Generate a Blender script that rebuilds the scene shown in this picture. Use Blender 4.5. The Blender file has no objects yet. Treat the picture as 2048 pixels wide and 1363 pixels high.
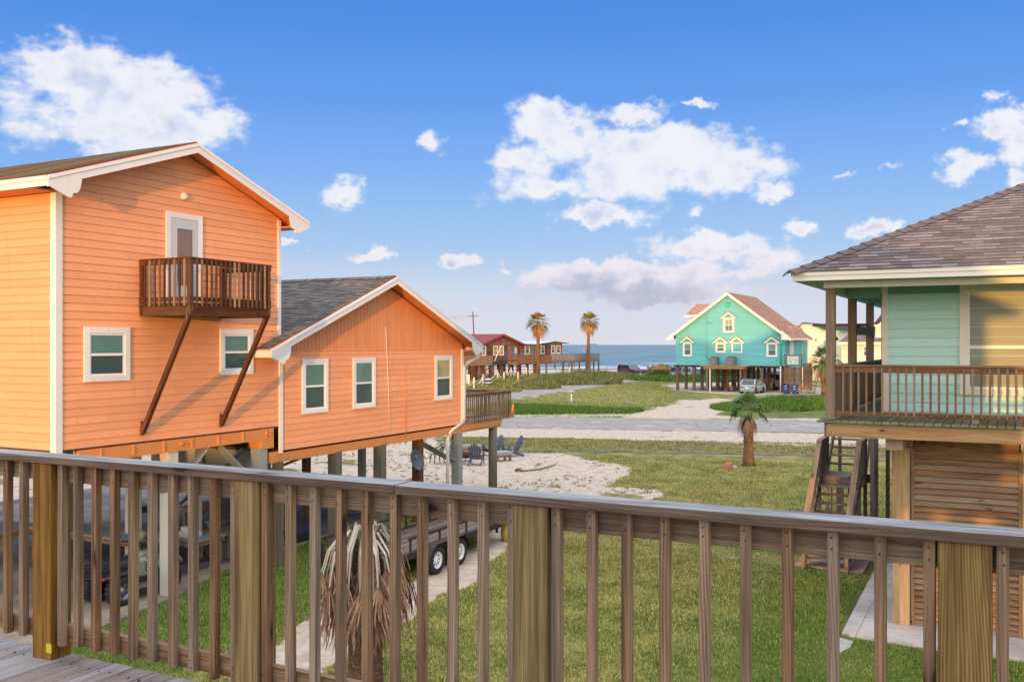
import bpy, bmesh, math, random
import numpy as np
from mathutils import Vector, Matrix, noise as mnoise
random.seed(7); rng = np.random.default_rng(7)
S = bpy.context.scene; COL = S.collection; R = math.radians; PI = math.pi
# ---------------------------------------------------------------- camera
CAMZ = 5.5; CAMA = R(27.3)
cam = bpy.data.objects.new('camera', bpy.data.cameras.new('camera')); COL.objects.link(cam)
cam.location = (0, 0, CAMZ); cam.rotation_euler = (R(90), 0, CAMA)
cam.data.sensor_width = 36; cam.data.lens = 1915/2048*36
cam.data.shift_y = 6.5/2048; cam.data.clip_start = .05; cam.data.clip_end = 12000
S.camera = cam
# ---------------------------------------------------------------- sun + sky
SUN_TRAVEL = Vector((-1, 3.4, -.105)).normalized()
SUN_EL = math.asin(-SUN_TRAVEL.z); SUN_DIR = -SUN_TRAVEL
sl = bpy.data.lights.new('sun', 'SUN'); sl.energy = 3.7; sl.angle = R(.6); sl.color = (1, .50, .13)
sun = bpy.data.objects.new('sun', sl); COL.objects.link(sun)
sun.rotation_euler = SUN_TRAVEL.to_track_quat('-Z', 'Y').to_euler(); sun.location = (20, -60, 30)
S.view_settings.view_transform = 'Standard'; S.view_settings.look = 'None'
S.view_settings.exposure = 0.0; S.view_settings.gamma = 1
S.render.resolution_x = 1024; S.render.resolution_y = 681
try: S.cycles.max_bounces = 6; S.cycles.transparent_max_bounces = 12; S.cycles.sample_clamp_indirect = 8
except Exception: pass
F_ = 1915.; sA, cA = math.sin(CAMA), math.cos(CAMA)
def gp(px, py, z=0.):                       # a spot of the ground seen along a line of sight
    t = (px-1024)/F_; k = (CAMZ-z)/((py-688)/F_)
    return (k*(-sA+t*cA), k*(cA+t*sA))
def lin(r, g, b):
    f = lambda c: c/12.92 if c <= .04045 else ((c+.055)/1.055)**2.4
    return (f(r/255), f(g/255), f(b/255), 1)
class NT:
    def __init__(s, tree): s.t = tree; s.n = tree.nodes; s.l = tree.links
    def __call__(s, typ, ins=None, **kw):
        n = s.n.new(typ)
        for k, v in kw.items(): setattr(n, k, v)
        for k, v in (ins or {}).items():
            sock = n.inputs[k]
            if isinstance(v, bpy.types.NodeSocket): s.l.new(v, sock)
            else: sock.default_value = v
        return n
    def m(s, op, a, b=0., c=0., clamp=False):
        n = s('ShaderNodeMath', {0: a, 1: b, 2: c}, operation=op); n.use_clamp = clamp; return n.outputs[0]
    def mix(s, f, a, b, mode='MIX'):
        n = s('ShaderNodeMix', data_type='RGBA', blend_type=mode)
        for k, v in ((0, f), (6, a), (7, b)):
            if isinstance(v, bpy.types.NodeSocket): s.l.new(v, n.inputs[k])
            else: n.inputs[k].default_value = v if k == 0 or len(v) == 4 else (*v, 1)
        return n.outputs[2]
    def noise(s, vec, scale, detail=2., rough=.5, dist=0.):
        n = s('ShaderNodeTexNoise', {'Scale': scale, 'Detail': detail, 'Roughness': rough, 'Distortion': dist})
        if vec is not None: s.l.new(vec, n.inputs['Vector'])
        return n.outputs[0]
    def ramp(s, f, stops):
        n = s('ShaderNodeValToRGB'); s.l.new(f, n.inputs[0]); cr = n.color_ramp
        while len(cr.elements) < len(stops): cr.elements.new(.5)
        for e, (p, c) in zip(cr.elements, stops):
            e.position = p; e.color = c if len(c) == 4 else (*c, 1)
        return n.outputs[0]
    def ss(s, x, a, b):
        n = s('ShaderNodeMapRange', {'Value': x, 'From Min': a, 'From Max': b}, interpolation_type='SMOOTHSTEP'); return n.outputs[0]
    def vmul(s, v, k):
        return s('ShaderNodeVectorMath', {0: v, 1: k}, operation='MULTIPLY').outputs[0]
    def vadd(s, v, k):
        return s('ShaderNodeVectorMath', {0: v, 1: k}, operation='ADD').outputs[0]

W = bpy.data.worlds.new('World'); S.world = W; W.use_nodes = True
def build_world():
    W.node_tree.nodes.clear(); n = NT(W.node_tree)
    d = n('ShaderNodeTexCoord').outputs['Generated']
    xyz = n('ShaderNodeSeparateXYZ', {0: d}).outputs
    el = n.m('MULTIPLY', n.m('ARCSINE', xyz[2]), 180/PI)
    az = n.m('MULTIPLY', n.m('ARCTAN2', xyz[0], xyz[1]), 180/PI)
    e = n.m('DIVIDE', n.m('MAXIMUM', el, 0.), 90.)
    # clear sky by height
    sky = n.ramp(e, [(0, lin(224, 229, 240)), (.03, lin(206, 219, 241)), (.062, lin(162, 197, 240)), (.11, lin(124, 173, 241)), (.157, lin(90, 150, 235)),
                     (.215, lin(62, 131, 223)), (.5, lin(86, 140, 218))])
    # the side of the sun is brighter and warmer
    sd = n('ShaderNodeVectorMath', {0: d, 1: tuple(SUN_DIR)}, operation='DOT_PRODUCT').outputs['Value']
    glow = n.m('POWER', n.ss(sd, -.25, 1.), .95)
    low = n.ss(el, 70., 0.)
    g2 = n.m('MULTIPLY', glow, low)
    sky = n.mix(g2, sky, (2.9, 2.6, 2.3, 1))
    # upper dome (above the picture) is brightened to add fill light
    up = n.ss(el, 24., 60.)
    sky = n.mix(n.m('MULTIPLY', up, .85), sky, (2.75, 2.85, 3.0, 1))
    nish = n('ShaderNodeTexSky', sky_type='NISHITA', sun_disc=False, sun_elevation=SUN_EL,
             sun_rotation=math.atan2(SUN_DIR.x, SUN_DIR.y), air_density=1.0, dust_density=1.0, ozone_density=2.0)
    sky = n.mix(.06, sky, nish.outputs[0])
    # clouds: patches in (azimuth, elevation), broken up by noise
    P = n('ShaderNodeCombineXYZ', {0: az, 1: el, 2: 0.}).outputs[0]
    nz = n('ShaderNodeTexNoise', {'Vector': P, 'Scale': .55, 'Detail': 4., 'Roughness': .62}).outputs['Color']
    off = n.vmul(n.vadd(nz, (-.5, -.5, -.5)), (3.6, 2.6, 0))
    Q = n.vadd(P, off)
    mx = None
    for (px, py, rx, ry, w) in CLOUDS:
        t = (px-1024)/F_
        a = math.degrees(math.atan(t)) - 27.3
        ev = math.degrees(math.atan((688-py)/F_*math.cos(math.atan(t))))
        k = math.degrees(1/F_)*math.cos(math.atan(t))
        v = n('ShaderNodeVectorMath', {0: Q, 1: (a, ev, 0)}, operation='SUBTRACT').outputs[0]
        v = n.vmul(v, (1/(rx*k), 1/(ry*k), 0))
        L = n('ShaderNodeVectorMath', {0: v}, operation='LENGTH').outputs['Value']
        f = n.m('MULTIPLY', n.m('SUBTRACT', 1., L), w)
        mx = f if mx is None else n.m('SMOOTH_MAX', mx, f, .25)
    fb = n('ShaderNodeTexNoise', {'Vector': n.vmul(P, (.55, 1., 1.)), 'Scale': .95, 'Detail': 8., 'Roughness': .55}).outputs[0]
    dens = n.m('ADD', mx, n.m('MULTIPLY', n.m('SUBTRACT', fb, .5), 1.5))
    alpha = n.m('POWER', n.ss(dens, -.11, .56), 1.15)
    shade = n.noise(n.vadd(P, (3.3, 1.2, 0)), .45, 3., .5)
    thick = n.m('MULTIPLY', n.ss(dens, .35, 1.2), n.ss(shade, .38, .66))
    cw = n.mix(n.ss(el, 1.5, 7.), lin(236, 222, 230), lin(243, 244, 250))
    cg = n.mix(n.ss(el, 1.5, 9.), lin(184, 186, 216), lin(200, 210, 236))
    cc = n.mix(thick, cw, cg)
    # the long low bank has a grey underside
    bank = n('ShaderNodeVectorMath', {0: n.vmul(n.vadd(Q, (21.6, -2.9, 0)), (1/7.5, 1/.95, 0))}, operation='LENGTH').outputs['Value']
    cc = n.mix(n.m('MULTIPLY', n.ss(bank, 1.1, .4), .75), cc, lin(176, 184, 208))
    # faint stratus near the horizon
    st = n.noise(n.vmul(P, (.10, .75, 1)), 1.0, 5., .55)
    a2 = n.m('MULTIPLY', n.m('MULTIPLY', n.ss(st, .46, .66), n.ss(el, 6.5, 2.2)), .45)
    sky = n.mix(a2, sky, lin(222, 214, 228))
    front = n.ss(sd, .2, -.1)
    sky = n.mix(n.m('MULTIPLY', alpha, n.m('MULTIPLY', front, .97)), sky, cc)
    # below the horizon the world is a dim sand / sea tone
    sky = n.mix(n.ss(el, .0, -1.0), sky, (.30, .28, .25, 1))
    bg = n('ShaderNodeBackground', {'Color': sky, 'Strength': 1.0})
    out = n('ShaderNodeOutputWorld'); n.l.new(bg.outputs[0], out.inputs[0])
CLOUDS = [ # px,py of the photograph at 2048 wide, radii, weight
 (150,150,160,70,1),(250,190,200,95,1.2),(330,250,150,75,1.1),(190,250,190,60,.7),(420,245,70,38,.8),(270,280,120,45,.8),(40,195,80,35,.4),
 (690,392,58,34,.9),(850,285,34,26,.7),(745,508,56,17,1),(912,514,42,18,1),(575,485,28,12,.9),(1010,525,18,8,.5),
 (1095,245,95,52,1.1),(1130,290,80,60,1),(1050,330,70,55,.8),(1090,375,130,32,.8),(1265,225,90,24,.8),(1320,300,190,60,1.3),(1430,335,150,58,1.1),
 (1250,350,140,60,1),(1200,430,120,26,1),(1260,440,60,20,.8),(1550,385,60,24,.9),(1400,208,40,9,.6),(1395,425,30,12,.6),
 (1430,492,150,32,1.25),(1540,515,90,28,.8),(1250,556,230,44,1.7),(1110,556,80,28,1.2),(1330,590,210,24,1.0),(1480,545,90,18,.7),(1600,450,36,16,.8),
 (1748,455,52,26,1.1),(1925,333,58,32,1),(1920,252,26,10,.7),(2010,245,70,38,1.1),(2040,290,60,50,1),(1775,333,40,10,.5),(1990,190,16,14,.4),(1690,352,24,6,.4),(2040,350,30,30,.8)]
build_world()
# ---------------------------------------------------------------- mesh helper
ORG = {}
def setp(o, label=None, cat=None, group=None, kind=None):
    if label: o['label'] = label
    if cat: o['category'] = cat
    if group: o['group'] = group
    if kind: o['kind'] = kind
    return o
def thing(name, label, cat, loc=(0, 0, 0), group=None):
    o = bpy.data.objects.new(name, None); COL.objects.link(o); o.location = loc; o.empty_display_size = .2
    ORG[o.name] = Vector(loc); return setp(o, label, cat, group)
def V(*a): return Vector(a)
class MB:
    def __init__(s): s.v = []; s.f = []; s.uv = []; s.mi = []; s.rnd = []; s.sm = []
    def face(s, pts, uv=None, rnd=None, mi=0, sm=False):
        b = len(s.v); s.v += [tuple(p) for p in pts]; s.f.append(tuple(range(b, b+len(pts))))
        if uv is None:
            p0 = Vector(pts[0]); e = (Vector(pts[1])-p0); L = e.length or 1; e /= L
            nn = e.cross(Vector(pts[-1])-p0); nn = nn.normalized() if nn.length > 1e-9 else Vector((0, 0, 1)); g = nn.cross(e)
            uv = [((Vector(p)-p0).dot(e), (Vector(p)-p0).dot(g)) for p in pts]
        s.uv += uv; s.mi.append(mi); s.rnd.append(random.random() if rnd is None else rnd); s.sm.append(sm)
    def beam(s, p0, p1, w, h, up=(0, 0, 1), mi=0, rnd=None, taper=1., skip_caps=False):
        p0 = Vector(p0); p1 = Vector(p1); d = p1-p0; L = d.length; d = d/L; up = Vector(up)
        if abs(d.dot(up)) > .99: up = Vector((0, 1, 0)) if abs(d.y) < .9 else Vector((1, 0, 0))
        a = d.cross(up).normalized(); b = a.cross(d).normalized()
        r = random.random() if rnd is None else rnd; ou = random.uniform(0, 60); ov = random.uniform(0, 60)
        c = []
        for p, k in ((p0, 1.), (p1, taper)):
            for (i, j) in ((-1, -1), (1, -1), (1, 1), (-1, 1)): c.append(p + a*(i*w/2*k) + b*(j*h/2*k))
        for q in range(4):
            q2 = (q+1) % 4; wd = w if q % 2 == 0 else h; vv = ov+q*.37
            s.face([c[q], c[q2], c[4+q2], c[4+q]], [(ou, vv), (ou, vv+wd), (ou+L, vv+wd), (ou+L, vv)], r, mi)
        if not skip_caps:
            s.face([c[3], c[2], c[1], c[0]], [(ou, ov), (ou+w*.02, ov+w), (ou+h*.02, ov+w), (ou, ov)], r, mi)
            s.face([c[4], c[5], c[6], c[7]], [(ou, ov), (ou+w*.02, ov+w), (ou+h*.02, ov+w), (ou, ov)], r, mi)
    def box(s, x0, x1, y0, y1, z0, z1, mi=0, rnd=None):
        dx, dy, dz = x1-x0, y1-y0, z1-z0; cx, cy, cz = (x0+x1)/2, (y0+y1)/2, (z0+z1)/2
        m = max(dx, dy, dz)
        if m == dz: s.beam((cx, cy, z0), (cx, cy, z1), dx, dy, (0, 1, 0), mi, rnd)
        elif m == dx: s.beam((x0, cy, cz), (x1, cy, cz), dy, dz, (0, 0, 1), mi, rnd)
        else: s.beam((cx, y0, cz), (cx, y1, cz), dx, dz, (0, 0, 1), mi, rnd)
    def prism(s, pts, n, t, mi=0, rnd=None):      # pts: planar 3D outline, extruded along n by t
        n = Vector(n)*t; p = [Vector(q) for q in pts]; r = random.random() if rnd is None else rnd
        s.face(p[::-1], None, r, mi); s.face([q+n for q in p], None, r, mi)
        for i in range(len(p)):
            j = (i+1) % len(p); s.face([p[i], p[j], p[j]+n, p[i]+n], None, r, mi)
    def tube(s, path, rad, n=8, mi=0, caps=True, sm=True):
        path = [Vector(p) for p in path]; rings = []; r_ = random.random()
        up = Vector((0, 0, 1)); acc = 0
        for i, p in enumerate(path):
            d = (path[min(i+1, len(path)-1)]-path[max(i-1, 0)]).normalized()
            u = up if abs(d.dot(up)) < .95 else Vector((0, 1, 0))
            a = d.cross(u).normalized(); b = a.cross(d)
            r = rad[i] if isinstance(rad, (list, tuple)) else rad
            if i: acc += (p-path[i-1]).length
            rings.append(([p+a*(math.cos(2*PI*k/n)*r)+b*(math.sin(2*PI*k/n)*r) for k in range(n)], acc, r))
        for (A, la, ra), (B, lb, rb) in zip(rings, rings[1:]):
            for k in range(n):
                k2 = (k+1) % n; c0, c1 = 2*PI*k/n*ra, 2*PI*(k+1)/n*ra
                s.face([A[k], A[k2], B[k2], B[k]], [(la, c0), (la, c1), (lb, c1), (lb, c0)], r_, mi, sm)
        if caps: s.face(rings[0][0][::-1], None, r_, mi); s.face(rings[-1][0], None, r_, mi)
    def cyl(s, p0, p1, r0, r1=None, n=16, mi=0, sm=True): s.tube([p0, p1], [r0, r0 if r1 is None else r1], n, mi, True, sm)
    def lathe(s, prof, c, axis=(0, 0, 1), n=20, mi=0, sm=True):   # prof: (radius, along)
        ax = Vector(axis).normalized(); u = Vector((1, 0, 0)) if abs(ax.x) < .9 else Vector((0, 1, 0))
        a = ax.cross(u).normalized(); b = ax.cross(a); c = Vector(c)
        R_ = [[c+ax*h+a*(math.cos(2*PI*k/n)*r)+b*(math.sin(2*PI*k/n)*r) for k in range(n)] for r, h in prof]
        for A, B in zip(R_, R_[1:]):
            for k in range(n): s.face([A[k], A[(k+1) % n], B[(k+1) % n], B[k]], None, .5, mi, sm)
    def loft(s, rings, mi=0, sm=True, closed=True, caps=True):
        for A, B in zip(rings, rings[1:]):
            m = len(A)
            for k in range(m if closed else m-1): s.face([A[k], A[(k+1) % m], B[(k+1) % m], B[k]], None, .5, mi, sm)
        if caps: s.face(rings[0][::-1], None, .5, mi); s.face(rings[-1], None, .5, mi)
    def build(s, name, mat, parent=None, origin=None, merge=False, bevel=0, subsurf=0):
        o_ = ORG.get(parent.name, Vector()) if parent else Vector(origin or (0, 0, 0))
        me = bpy.data.meshes.new(name)
        v = np.array(s.v, dtype=np.float32).reshape(-1, 3) - np.array(o_, dtype=np.float32)
        me.from_pydata(v.tolist(), [], s.f)
        for m in (mat if isinstance(mat, (list, tuple)) else [mat]): me.materials.append(m)
        me.polygons.foreach_set('material_index', s.mi); me.polygons.foreach_set('use_smooth', s.sm)
        uvl = me.uv_layers.new(name='UVMap'); uvl.data.foreach_set('uv', np.array(s.uv, dtype=np.float32).ravel())
        at = me.attributes.new('rnd', 'FLOAT', 'FACE'); at.data.foreach_set('value', s.rnd)
        if merge or any(s.sm):
            bm = bmesh.new(); bm.from_mesh(me); bmesh.ops.remove_doubles(bm, verts=bm.verts, dist=2e-4)
            bm.normal_update(); bm.to_mesh(me); bm.free()
        elif bevel:
            bm = bmesh.new(); bm.from_mesh(me); bmesh.ops.remove_doubles(bm, verts=bm.verts, dist=2e-4); bm.to_mesh(me); bm.free()
        me.update()
        o = bpy.data.objects.new(name, me); COL.objects.link(o)
        if parent: o.parent = parent
        else: o.location = o_
        ORG[o.name] = o_
        if bevel:
            b = o.modifiers.new('bevel', 'BEVEL'); b.width = bevel; b.segments = 2; b.limit_method = 'ANGLE'
        if subsurf:
            b = o.modifiers.new('sub', 'SUBSURF'); b.levels = b.render_levels = subsurf
        return o
def copy_tree(o, parent=None):
    c = o.copy(); COL.objects.link(c)
    if parent: c.parent = parent
    for ch in list(o.children): copy_tree(ch, c)
    return c
def one(name, mat, fn, parent=None, **kw):
    m = MB(); fn(m); return m.build(name, mat, parent, **kw)
# ---------------------------------------------------------------- materials
def new_mat(name):
    m = bpy.data.materials.new(name); m.use_nodes = True; m.node_tree.nodes.clear(); n = NT(m.node_tree)
    return m, n
def finish(n, col, rough=.6, bump=None, bstr=.3, bdist=.01, metal=0., spec=.5, **kw):
    ins = {'Roughness': rough, 'Metallic': metal, 'Specular IOR Level': spec}; ins.update(kw)
    b = n('ShaderNodeBsdfPrincipled', ins)
    if isinstance(col, bpy.types.NodeSocket): n.l.new(col, b.inputs['Base Color'])
    else: b.inputs['Base Color'].default_value = (*col, 1) if len(col) == 3 else col
    if bump is not None:
        bn = n('ShaderNodeBump', {'Height': bump, 'Strength': bstr, 'Distance': bdist}); n.l.new(bn.outputs[0], b.inputs['Normal'])
    o = n('ShaderNodeOutputMaterial'); n.l.new(b.outputs[0], o.inputs[0]); return b
def attr(n, name): return n('ShaderNodeAttribute', attribute_name=name).outputs['Fac']
def uvz(n): return n('ShaderNodeTexCoord').outputs['UV']
def obj(n): return n('ShaderNodeTexCoord').outputs['Object']
MATS = {}
def wood(name, dark, light, grey=None, gamt=0., rough=.75, knots=True, contrast=1., vary=.25, ring=105.):
    m, n = new_mat(name); uv = uvz(n); r = attr(n, 'rnd')
    a = n.noise(n.vmul(uv, (1.1, 9., 1)), 1., 4., .6, .4)
    # cathedral figure: bands across the board, bent by slow noise along it
    sx = n('ShaderNodeSeparateXYZ', {0: uv}).outputs
    bend = n.noise(n.vmul(uv, (.7, 4., 1)), 1., 1., .4)
    ph = n.m('ADD', n.m('MULTIPLY', sx[1], ring*2.2), n.m('MULTIPLY', bend, ring*.32))
    bands = n.m('ADD', n.m('MULTIPLY', n.m('SINE', n.m('MULTIPLY', ph, 2.2)), .5), .5)
    fine = n.noise(n.vmul(uv, (4., 160., 1)), 1., 3., .6)
    streak = n.noise(n.vmul(uv, (1.3, 46., 1)), 1., 3., .55, .3); bm_ = n.ss(n.noise(n.vmul(uv, (.8, 11., 1)), 1., 2.), .35, .65)
    f = n.m('ADD', n.m('ADD', n.m('MULTIPLY', a, .30), n.m('MULTIPLY', streak, .36)), n.m('ADD', n.m('MULTIPLY', n.m('MULTIPLY', bands, bm_), .12), n.m('MULTIPLY', fine, .20)))
    f = n.ss(f, .5-.20/contrast, .5+.18/contrast)
    c = n.mix(f, dark, light)
    if grey:
        gn = n.noise(n.vmul(uv, (1.6, 7., 1)), 1., 3., .6)
        g = n.m('MULTIPLY', n.ss(n.m('ADD', gn, n.m('MULTIPLY', n.m('SUBTRACT', r, .5), .5)), .32, .68), gamt)
        c = n.mix(g, c, n.mix(fine, tuple(x*.62 for x in grey[:3])+(1,), grey))
    if knots:
        vo = n('ShaderNodeTexVoronoi', {'Vector': n.vmul(uv, (2.1, 5.2, 1)), 'Scale': 1., 'Randomness': 1.})
        kd = n.m('DIVIDE', vo.outputs['Distance'], 1.0)
        kc = n('ShaderNodeSeparateColor', {0: vo.outputs['Color']}).outputs[0]
        k = n.m('MULTIPLY', n.ss(kd, .13, .06), n.m('GREATER_THAN', kc, .5))
        halo = n.m('MULTIPLY', n.ss(kd, .26, .1), n.m('GREATER_THAN', kc, .5))
        c = n.mix(n.m('MULTIPLY', halo, .35), c, tuple(x*.6 for x in dark[:3])+(1,))
        c = n.mix(n.m('MULTIPLY', k, .85), c, tuple(x*.22 for x in dark[:3])+(1,))
    hv = n('ShaderNodeHueSaturation', {'Color': c, 'Value': n.m('ADD', 1-vary/2, n.m('MULTIPLY', r, vary)),
                                       'Hue': n.m('ADD', .49, n.m('MULTIPLY', r, .02)), 'Saturation': n.m('SUBTRACT', 1.1, n.m('MULTIPLY', r, .3))})
    crack = n.ss(n.noise(n.vmul(uv, (1.3, 70., 1)), 1., 2., .5), .30, .22)
    c2 = n.mix(n.m('MULTIPLY', crack, .5), hv.outputs[0], tuple(x*.3 for x in dark[:3])+(1,))
    finish(n, c2, rough, n.m('SUBTRACT', n.m('ADD', n.m('MULTIPLY', f, .4), fine), crack), .3, .003, spec=.3)
    MATS[name] = m; return m
def paint(name, col, rough=.55, amt=.12, scale=3., bump=.15, rv=.13, streak=True):
    m, n = new_mat(name); o = obj(n); r = attr(n, 'rnd')
    a = n.noise(o, scale, 5., .6); st = n.noise(n.vmul(o, (3, 3, .35)), 2., 4., .65)
    v = n.m('ADD', 1-amt*.75, n.m('MULTIPLY', a, amt)); v = n.m('MULTIPLY', v, n.m('ADD', 1-rv/2, n.m('MULTIPLY', r, rv)))
    if streak: v = n.m('MULTIPLY', v, n.m('SUBTRACT', 1., n.m('MULTIPLY', n.ss(st, .58, .8), amt*1.3)))
    h = n('ShaderNodeHueSaturation', {'Color': (*col, 1) if len(col) == 3 else col, 'Value': v})
    fine = n.noise(n.vmul(uvz(n), (6, 60, 1)), 1., 3.)
    finish(n, h.outputs[0], rough, fine, bump, .002, spec=.35); MATS[name] = m; return m
def plain(name, col, rough=.5, metal=0., amt=.15, scale=12., spec=.5, **kw):
    m, n = new_mat(name); a = n.noise(obj(n), scale, 4., .6)
    h = n('ShaderNodeHueSaturation', {'Color': (*col, 1) if len(col) == 3 else col, 'Value': n.m('ADD', 1-amt*.5, n.m('MULTIPLY', a, amt))})
    finish(n, h.outputs[0], n.m('ADD', rough-.06, n.m('MULTIPLY', a, .12)), a, .1, .003, metal, spec, **kw); MATS[name] = m; return m
def shingle(name, cols, w=.3, h=.14, rough=.9):
    m, n = new_mat(name); uv = uvz(n)
    br = n('ShaderNodeTexBrick', {'Vector': uv, 'Color1': (0, 0, 0, 1), 'Color2': (1, 1, 1, 1), 'Mortar': (.5, .5, .5, 1), 'Scale': 1.,
            'Mortar Size': .004, 'Brick Width': w, 'Row Height': h, 'Bias': 0.}, offset=.37, squash=.7, squash_frequency=3)
    f = n('ShaderNodeSeparateColor', {0: br.outputs['Color']}).outputs[0]
    g = n.noise(uv, 60., 3., .7); big = n.noise(uv, .8, 3.)
    f2 = n.m('ADD', n.m('MULTIPLY', f, .75), n.m('MULTIPLY', g, .25))
    c = n.ramp(f2, [(.1, cols[0]), (.5, cols[1]), (.9, cols[2])])
    c = n.mix(n.m('MULTIPLY', br.outputs['Fac'], .8), c, tuple(x*.35 for x in cols[0][:3])+(1,))
    c = n.mix(.35, c, n.mix(g, cols[0], cols[2]))
    h_ = n('ShaderNodeHueSaturation', {'Color': c, 'Value': n.m('ADD', .82, n.m('MULTIPLY', big, .36))})
    bh = n.m('SUBTRACT', n.m('ADD', n.m('MULTIPLY', f, .4), n.m('MULTIPLY', g, .3)), br.outputs['Fac'])
    finish(n, h_.outputs[0], rough, bh, .5, .012, spec=.2); MATS[name] = m; return m

M_rail = wood('weathered_wood', lin(86, 64, 46), lin(198, 158, 114), lin(170, 150, 132), .18)
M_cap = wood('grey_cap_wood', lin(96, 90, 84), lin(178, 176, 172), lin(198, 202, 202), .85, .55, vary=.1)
M_capside = wood('weathered_shaded_cap_edge', lin(82, 64, 50), lin(150, 126, 104), lin(150, 140, 130), .3, .8, vary=.1)  # worn brown edge, with the shade on the cap sides put into its colour
M_post = wood('treated_post_wood', lin(96, 66, 28), lin(188, 150, 78), None, 0, .7, vary=.12, contrast=1.1, ring=135)
M_deck = wood('deck_board_wood', lin(112, 100, 92), lin(182, 170, 160), lin(168, 166, 168), .6, .7)
M_dark = wood('dark_stained_wood', lin(56, 32, 19), lin(126, 84, 52), lin(84, 66, 54), .3, .8)
M_cedar = wood('cedar_wood', lin(108, 78, 50), lin(188, 148, 106), lin(152, 132, 112), .5, .75, vary=.3)
M_brown = wood('brown_porch_wood', lin(98, 70, 48), lin(168, 130, 96), lin(140, 124, 108), .45, .8)
M_green = wood('mossy_deck_wood', lin(86, 84, 60), lin(150, 148, 112), lin(140, 140, 128), .5, .85)
M_stair = wood('stair_wood', lin(82, 68, 56), lin(146, 126, 106), lin(146, 140, 130), .6, .8)
M_beam = wood('beam_wood', lin(146, 104, 58), lin(200, 156, 100), None, 0, .7, vary=.08)
M_pile = wood('piling_wood', lin(86, 76, 58), lin(138, 124, 98), lin(120, 116, 106), .5, .85)
M_pile2 = wood('brown_piling_wood', lin(84, 58, 36), lin(140, 102, 66), lin(120, 108, 90), .4, .85)
M_barn = wood('barn_siding_wood', lin(66, 44, 32), lin(132, 98, 74), lin(134, 118, 104), .45, .85)
M_graysid = wood('grey_siding_wood', lin(96, 90, 88), lin(160, 152, 146), lin(170, 164, 160), .5, .85)
M_truckbed = wood('trailer_deck_wood', lin(62, 50, 42), lin(124, 102, 88), lin(140, 128, 120), .45, .85)
M_coral = paint('coral_paint', (.87, .37, .175), .6, .15)
M_coral2 = paint('coral_board_paint', (.80, .30, .12), .6, .16)
M_beamp = paint('orange_beam_paint', (.70, .27, .085), .55, .25)
M_white = paint('white_trim_paint', (.80, .76, .73), .5, .10)
M_white2 = paint('white_vinyl', (.82, .82, .80), .35, .05, streak=False)
M_cream = paint('cream_post_paint', (.62, .60, .50), .6, .18)
M_greyp = paint('grey_post_paint', (.32, .33, .31), .6, .2)
M_sea = paint('seafoam_paint', (.56, .86, .80), .55, .06)
M_turq = paint('turquoise_paint', (.15, .49, .50), .55, .08)
M_turqd = paint('turquoise_trim_paint', (.06, .5, .38), .5, .08)
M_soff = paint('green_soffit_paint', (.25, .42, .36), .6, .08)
M_creamtrim = paint('cream_trim_paint', (.83, .77, .66), .5, .06)
M_cream2 = paint('yellow_house_paint', (.70, .66, .54), .6, .06)
M_white3 = paint('white_house_paint', (.72, .68, .60), .6, .06)
M_redp = paint('red_trim_paint', (.42, .05, .04), .5, .15)
M_roofred = paint('red_metal_roof', (.25, .06, .045), .45, .2)
M_roofwhite = paint('white_membrane_roof', (.62, .64, .66), .6, .2)
M_sh1 = shingle('grey_brown_shingles', [lin(54, 55, 57), lin(98, 93, 89), lin(138, 127, 117)])
M_sh2 = shingle('purple_brown_shingles', [lin(70, 60, 60), lin(110, 97, 95), lin(146, 133, 132)], .36, .155)
M_sh3 = shingle('tan_shingles', [lin(116, 84, 70), lin(160, 120, 100), lin(192, 152, 130)])
M_sh4 = shingle('dark_shingles', [lin(52, 40, 38), lin(76, 58, 54), lin(98, 80, 74)])
M_black = plain('black_plastic', (.02, .02, .022), .5)
M_rubber = plain('tyre_rubber', (.018, .018, .018), .85)
M_metal = plain('galvanised_metal', (.45, .46, .47), .4, .9)
M_rim = plain('white_steel_rim', (.72, .72, .72), .35)
M_dmetal = plain('dark_trailer_metal', (.035, .028, .024), .55, .2)
M_adir = plain('slate_chair_paint', (.075, .085, .115), .55)
M_gplast = plain('green_plastic', (.01, .05, .035), .4)
M_blue = plain('blue_bin_plastic', (.02, .055, .19), .5)
M_stone = plain('concrete_stone', (.42, .40, .38), .9, amt=.4, scale=30)
M_rock = plain('red_rock', (.42, .16, .07), .9, amt=.6, scale=9)
M_yel = plain('yellow_tarp', (.55, .42, .06), .6, amt=.4)
M_red = plain('red_paint', (.55, .03, .02), .4)
M_orangew = plain('orange_bench_paint', (.50, .13, .03), .6)
M_olive = plain('sage_green_plastic', (.20, .26, .18), .35)
M_dish = plain('dark_dish_enamel', (.06, .07, .085), .4)
M_rope = plain('pale_rope', (.62, .55, .40), .9)
M_skin = plain('skin', (.45, .24, .15), .6)
M_hair = plain('dark_hair', (.03, .02, .015), .7)
M_cloth1 = plain('red_cloth', (.5, .05, .04), .8)
M_cloth2 = plain('dark_cloth', (.03, .035, .05), .8)
M_cloth3 = plain('pale_cloth', (.6, .58, .56), .8)
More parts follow.
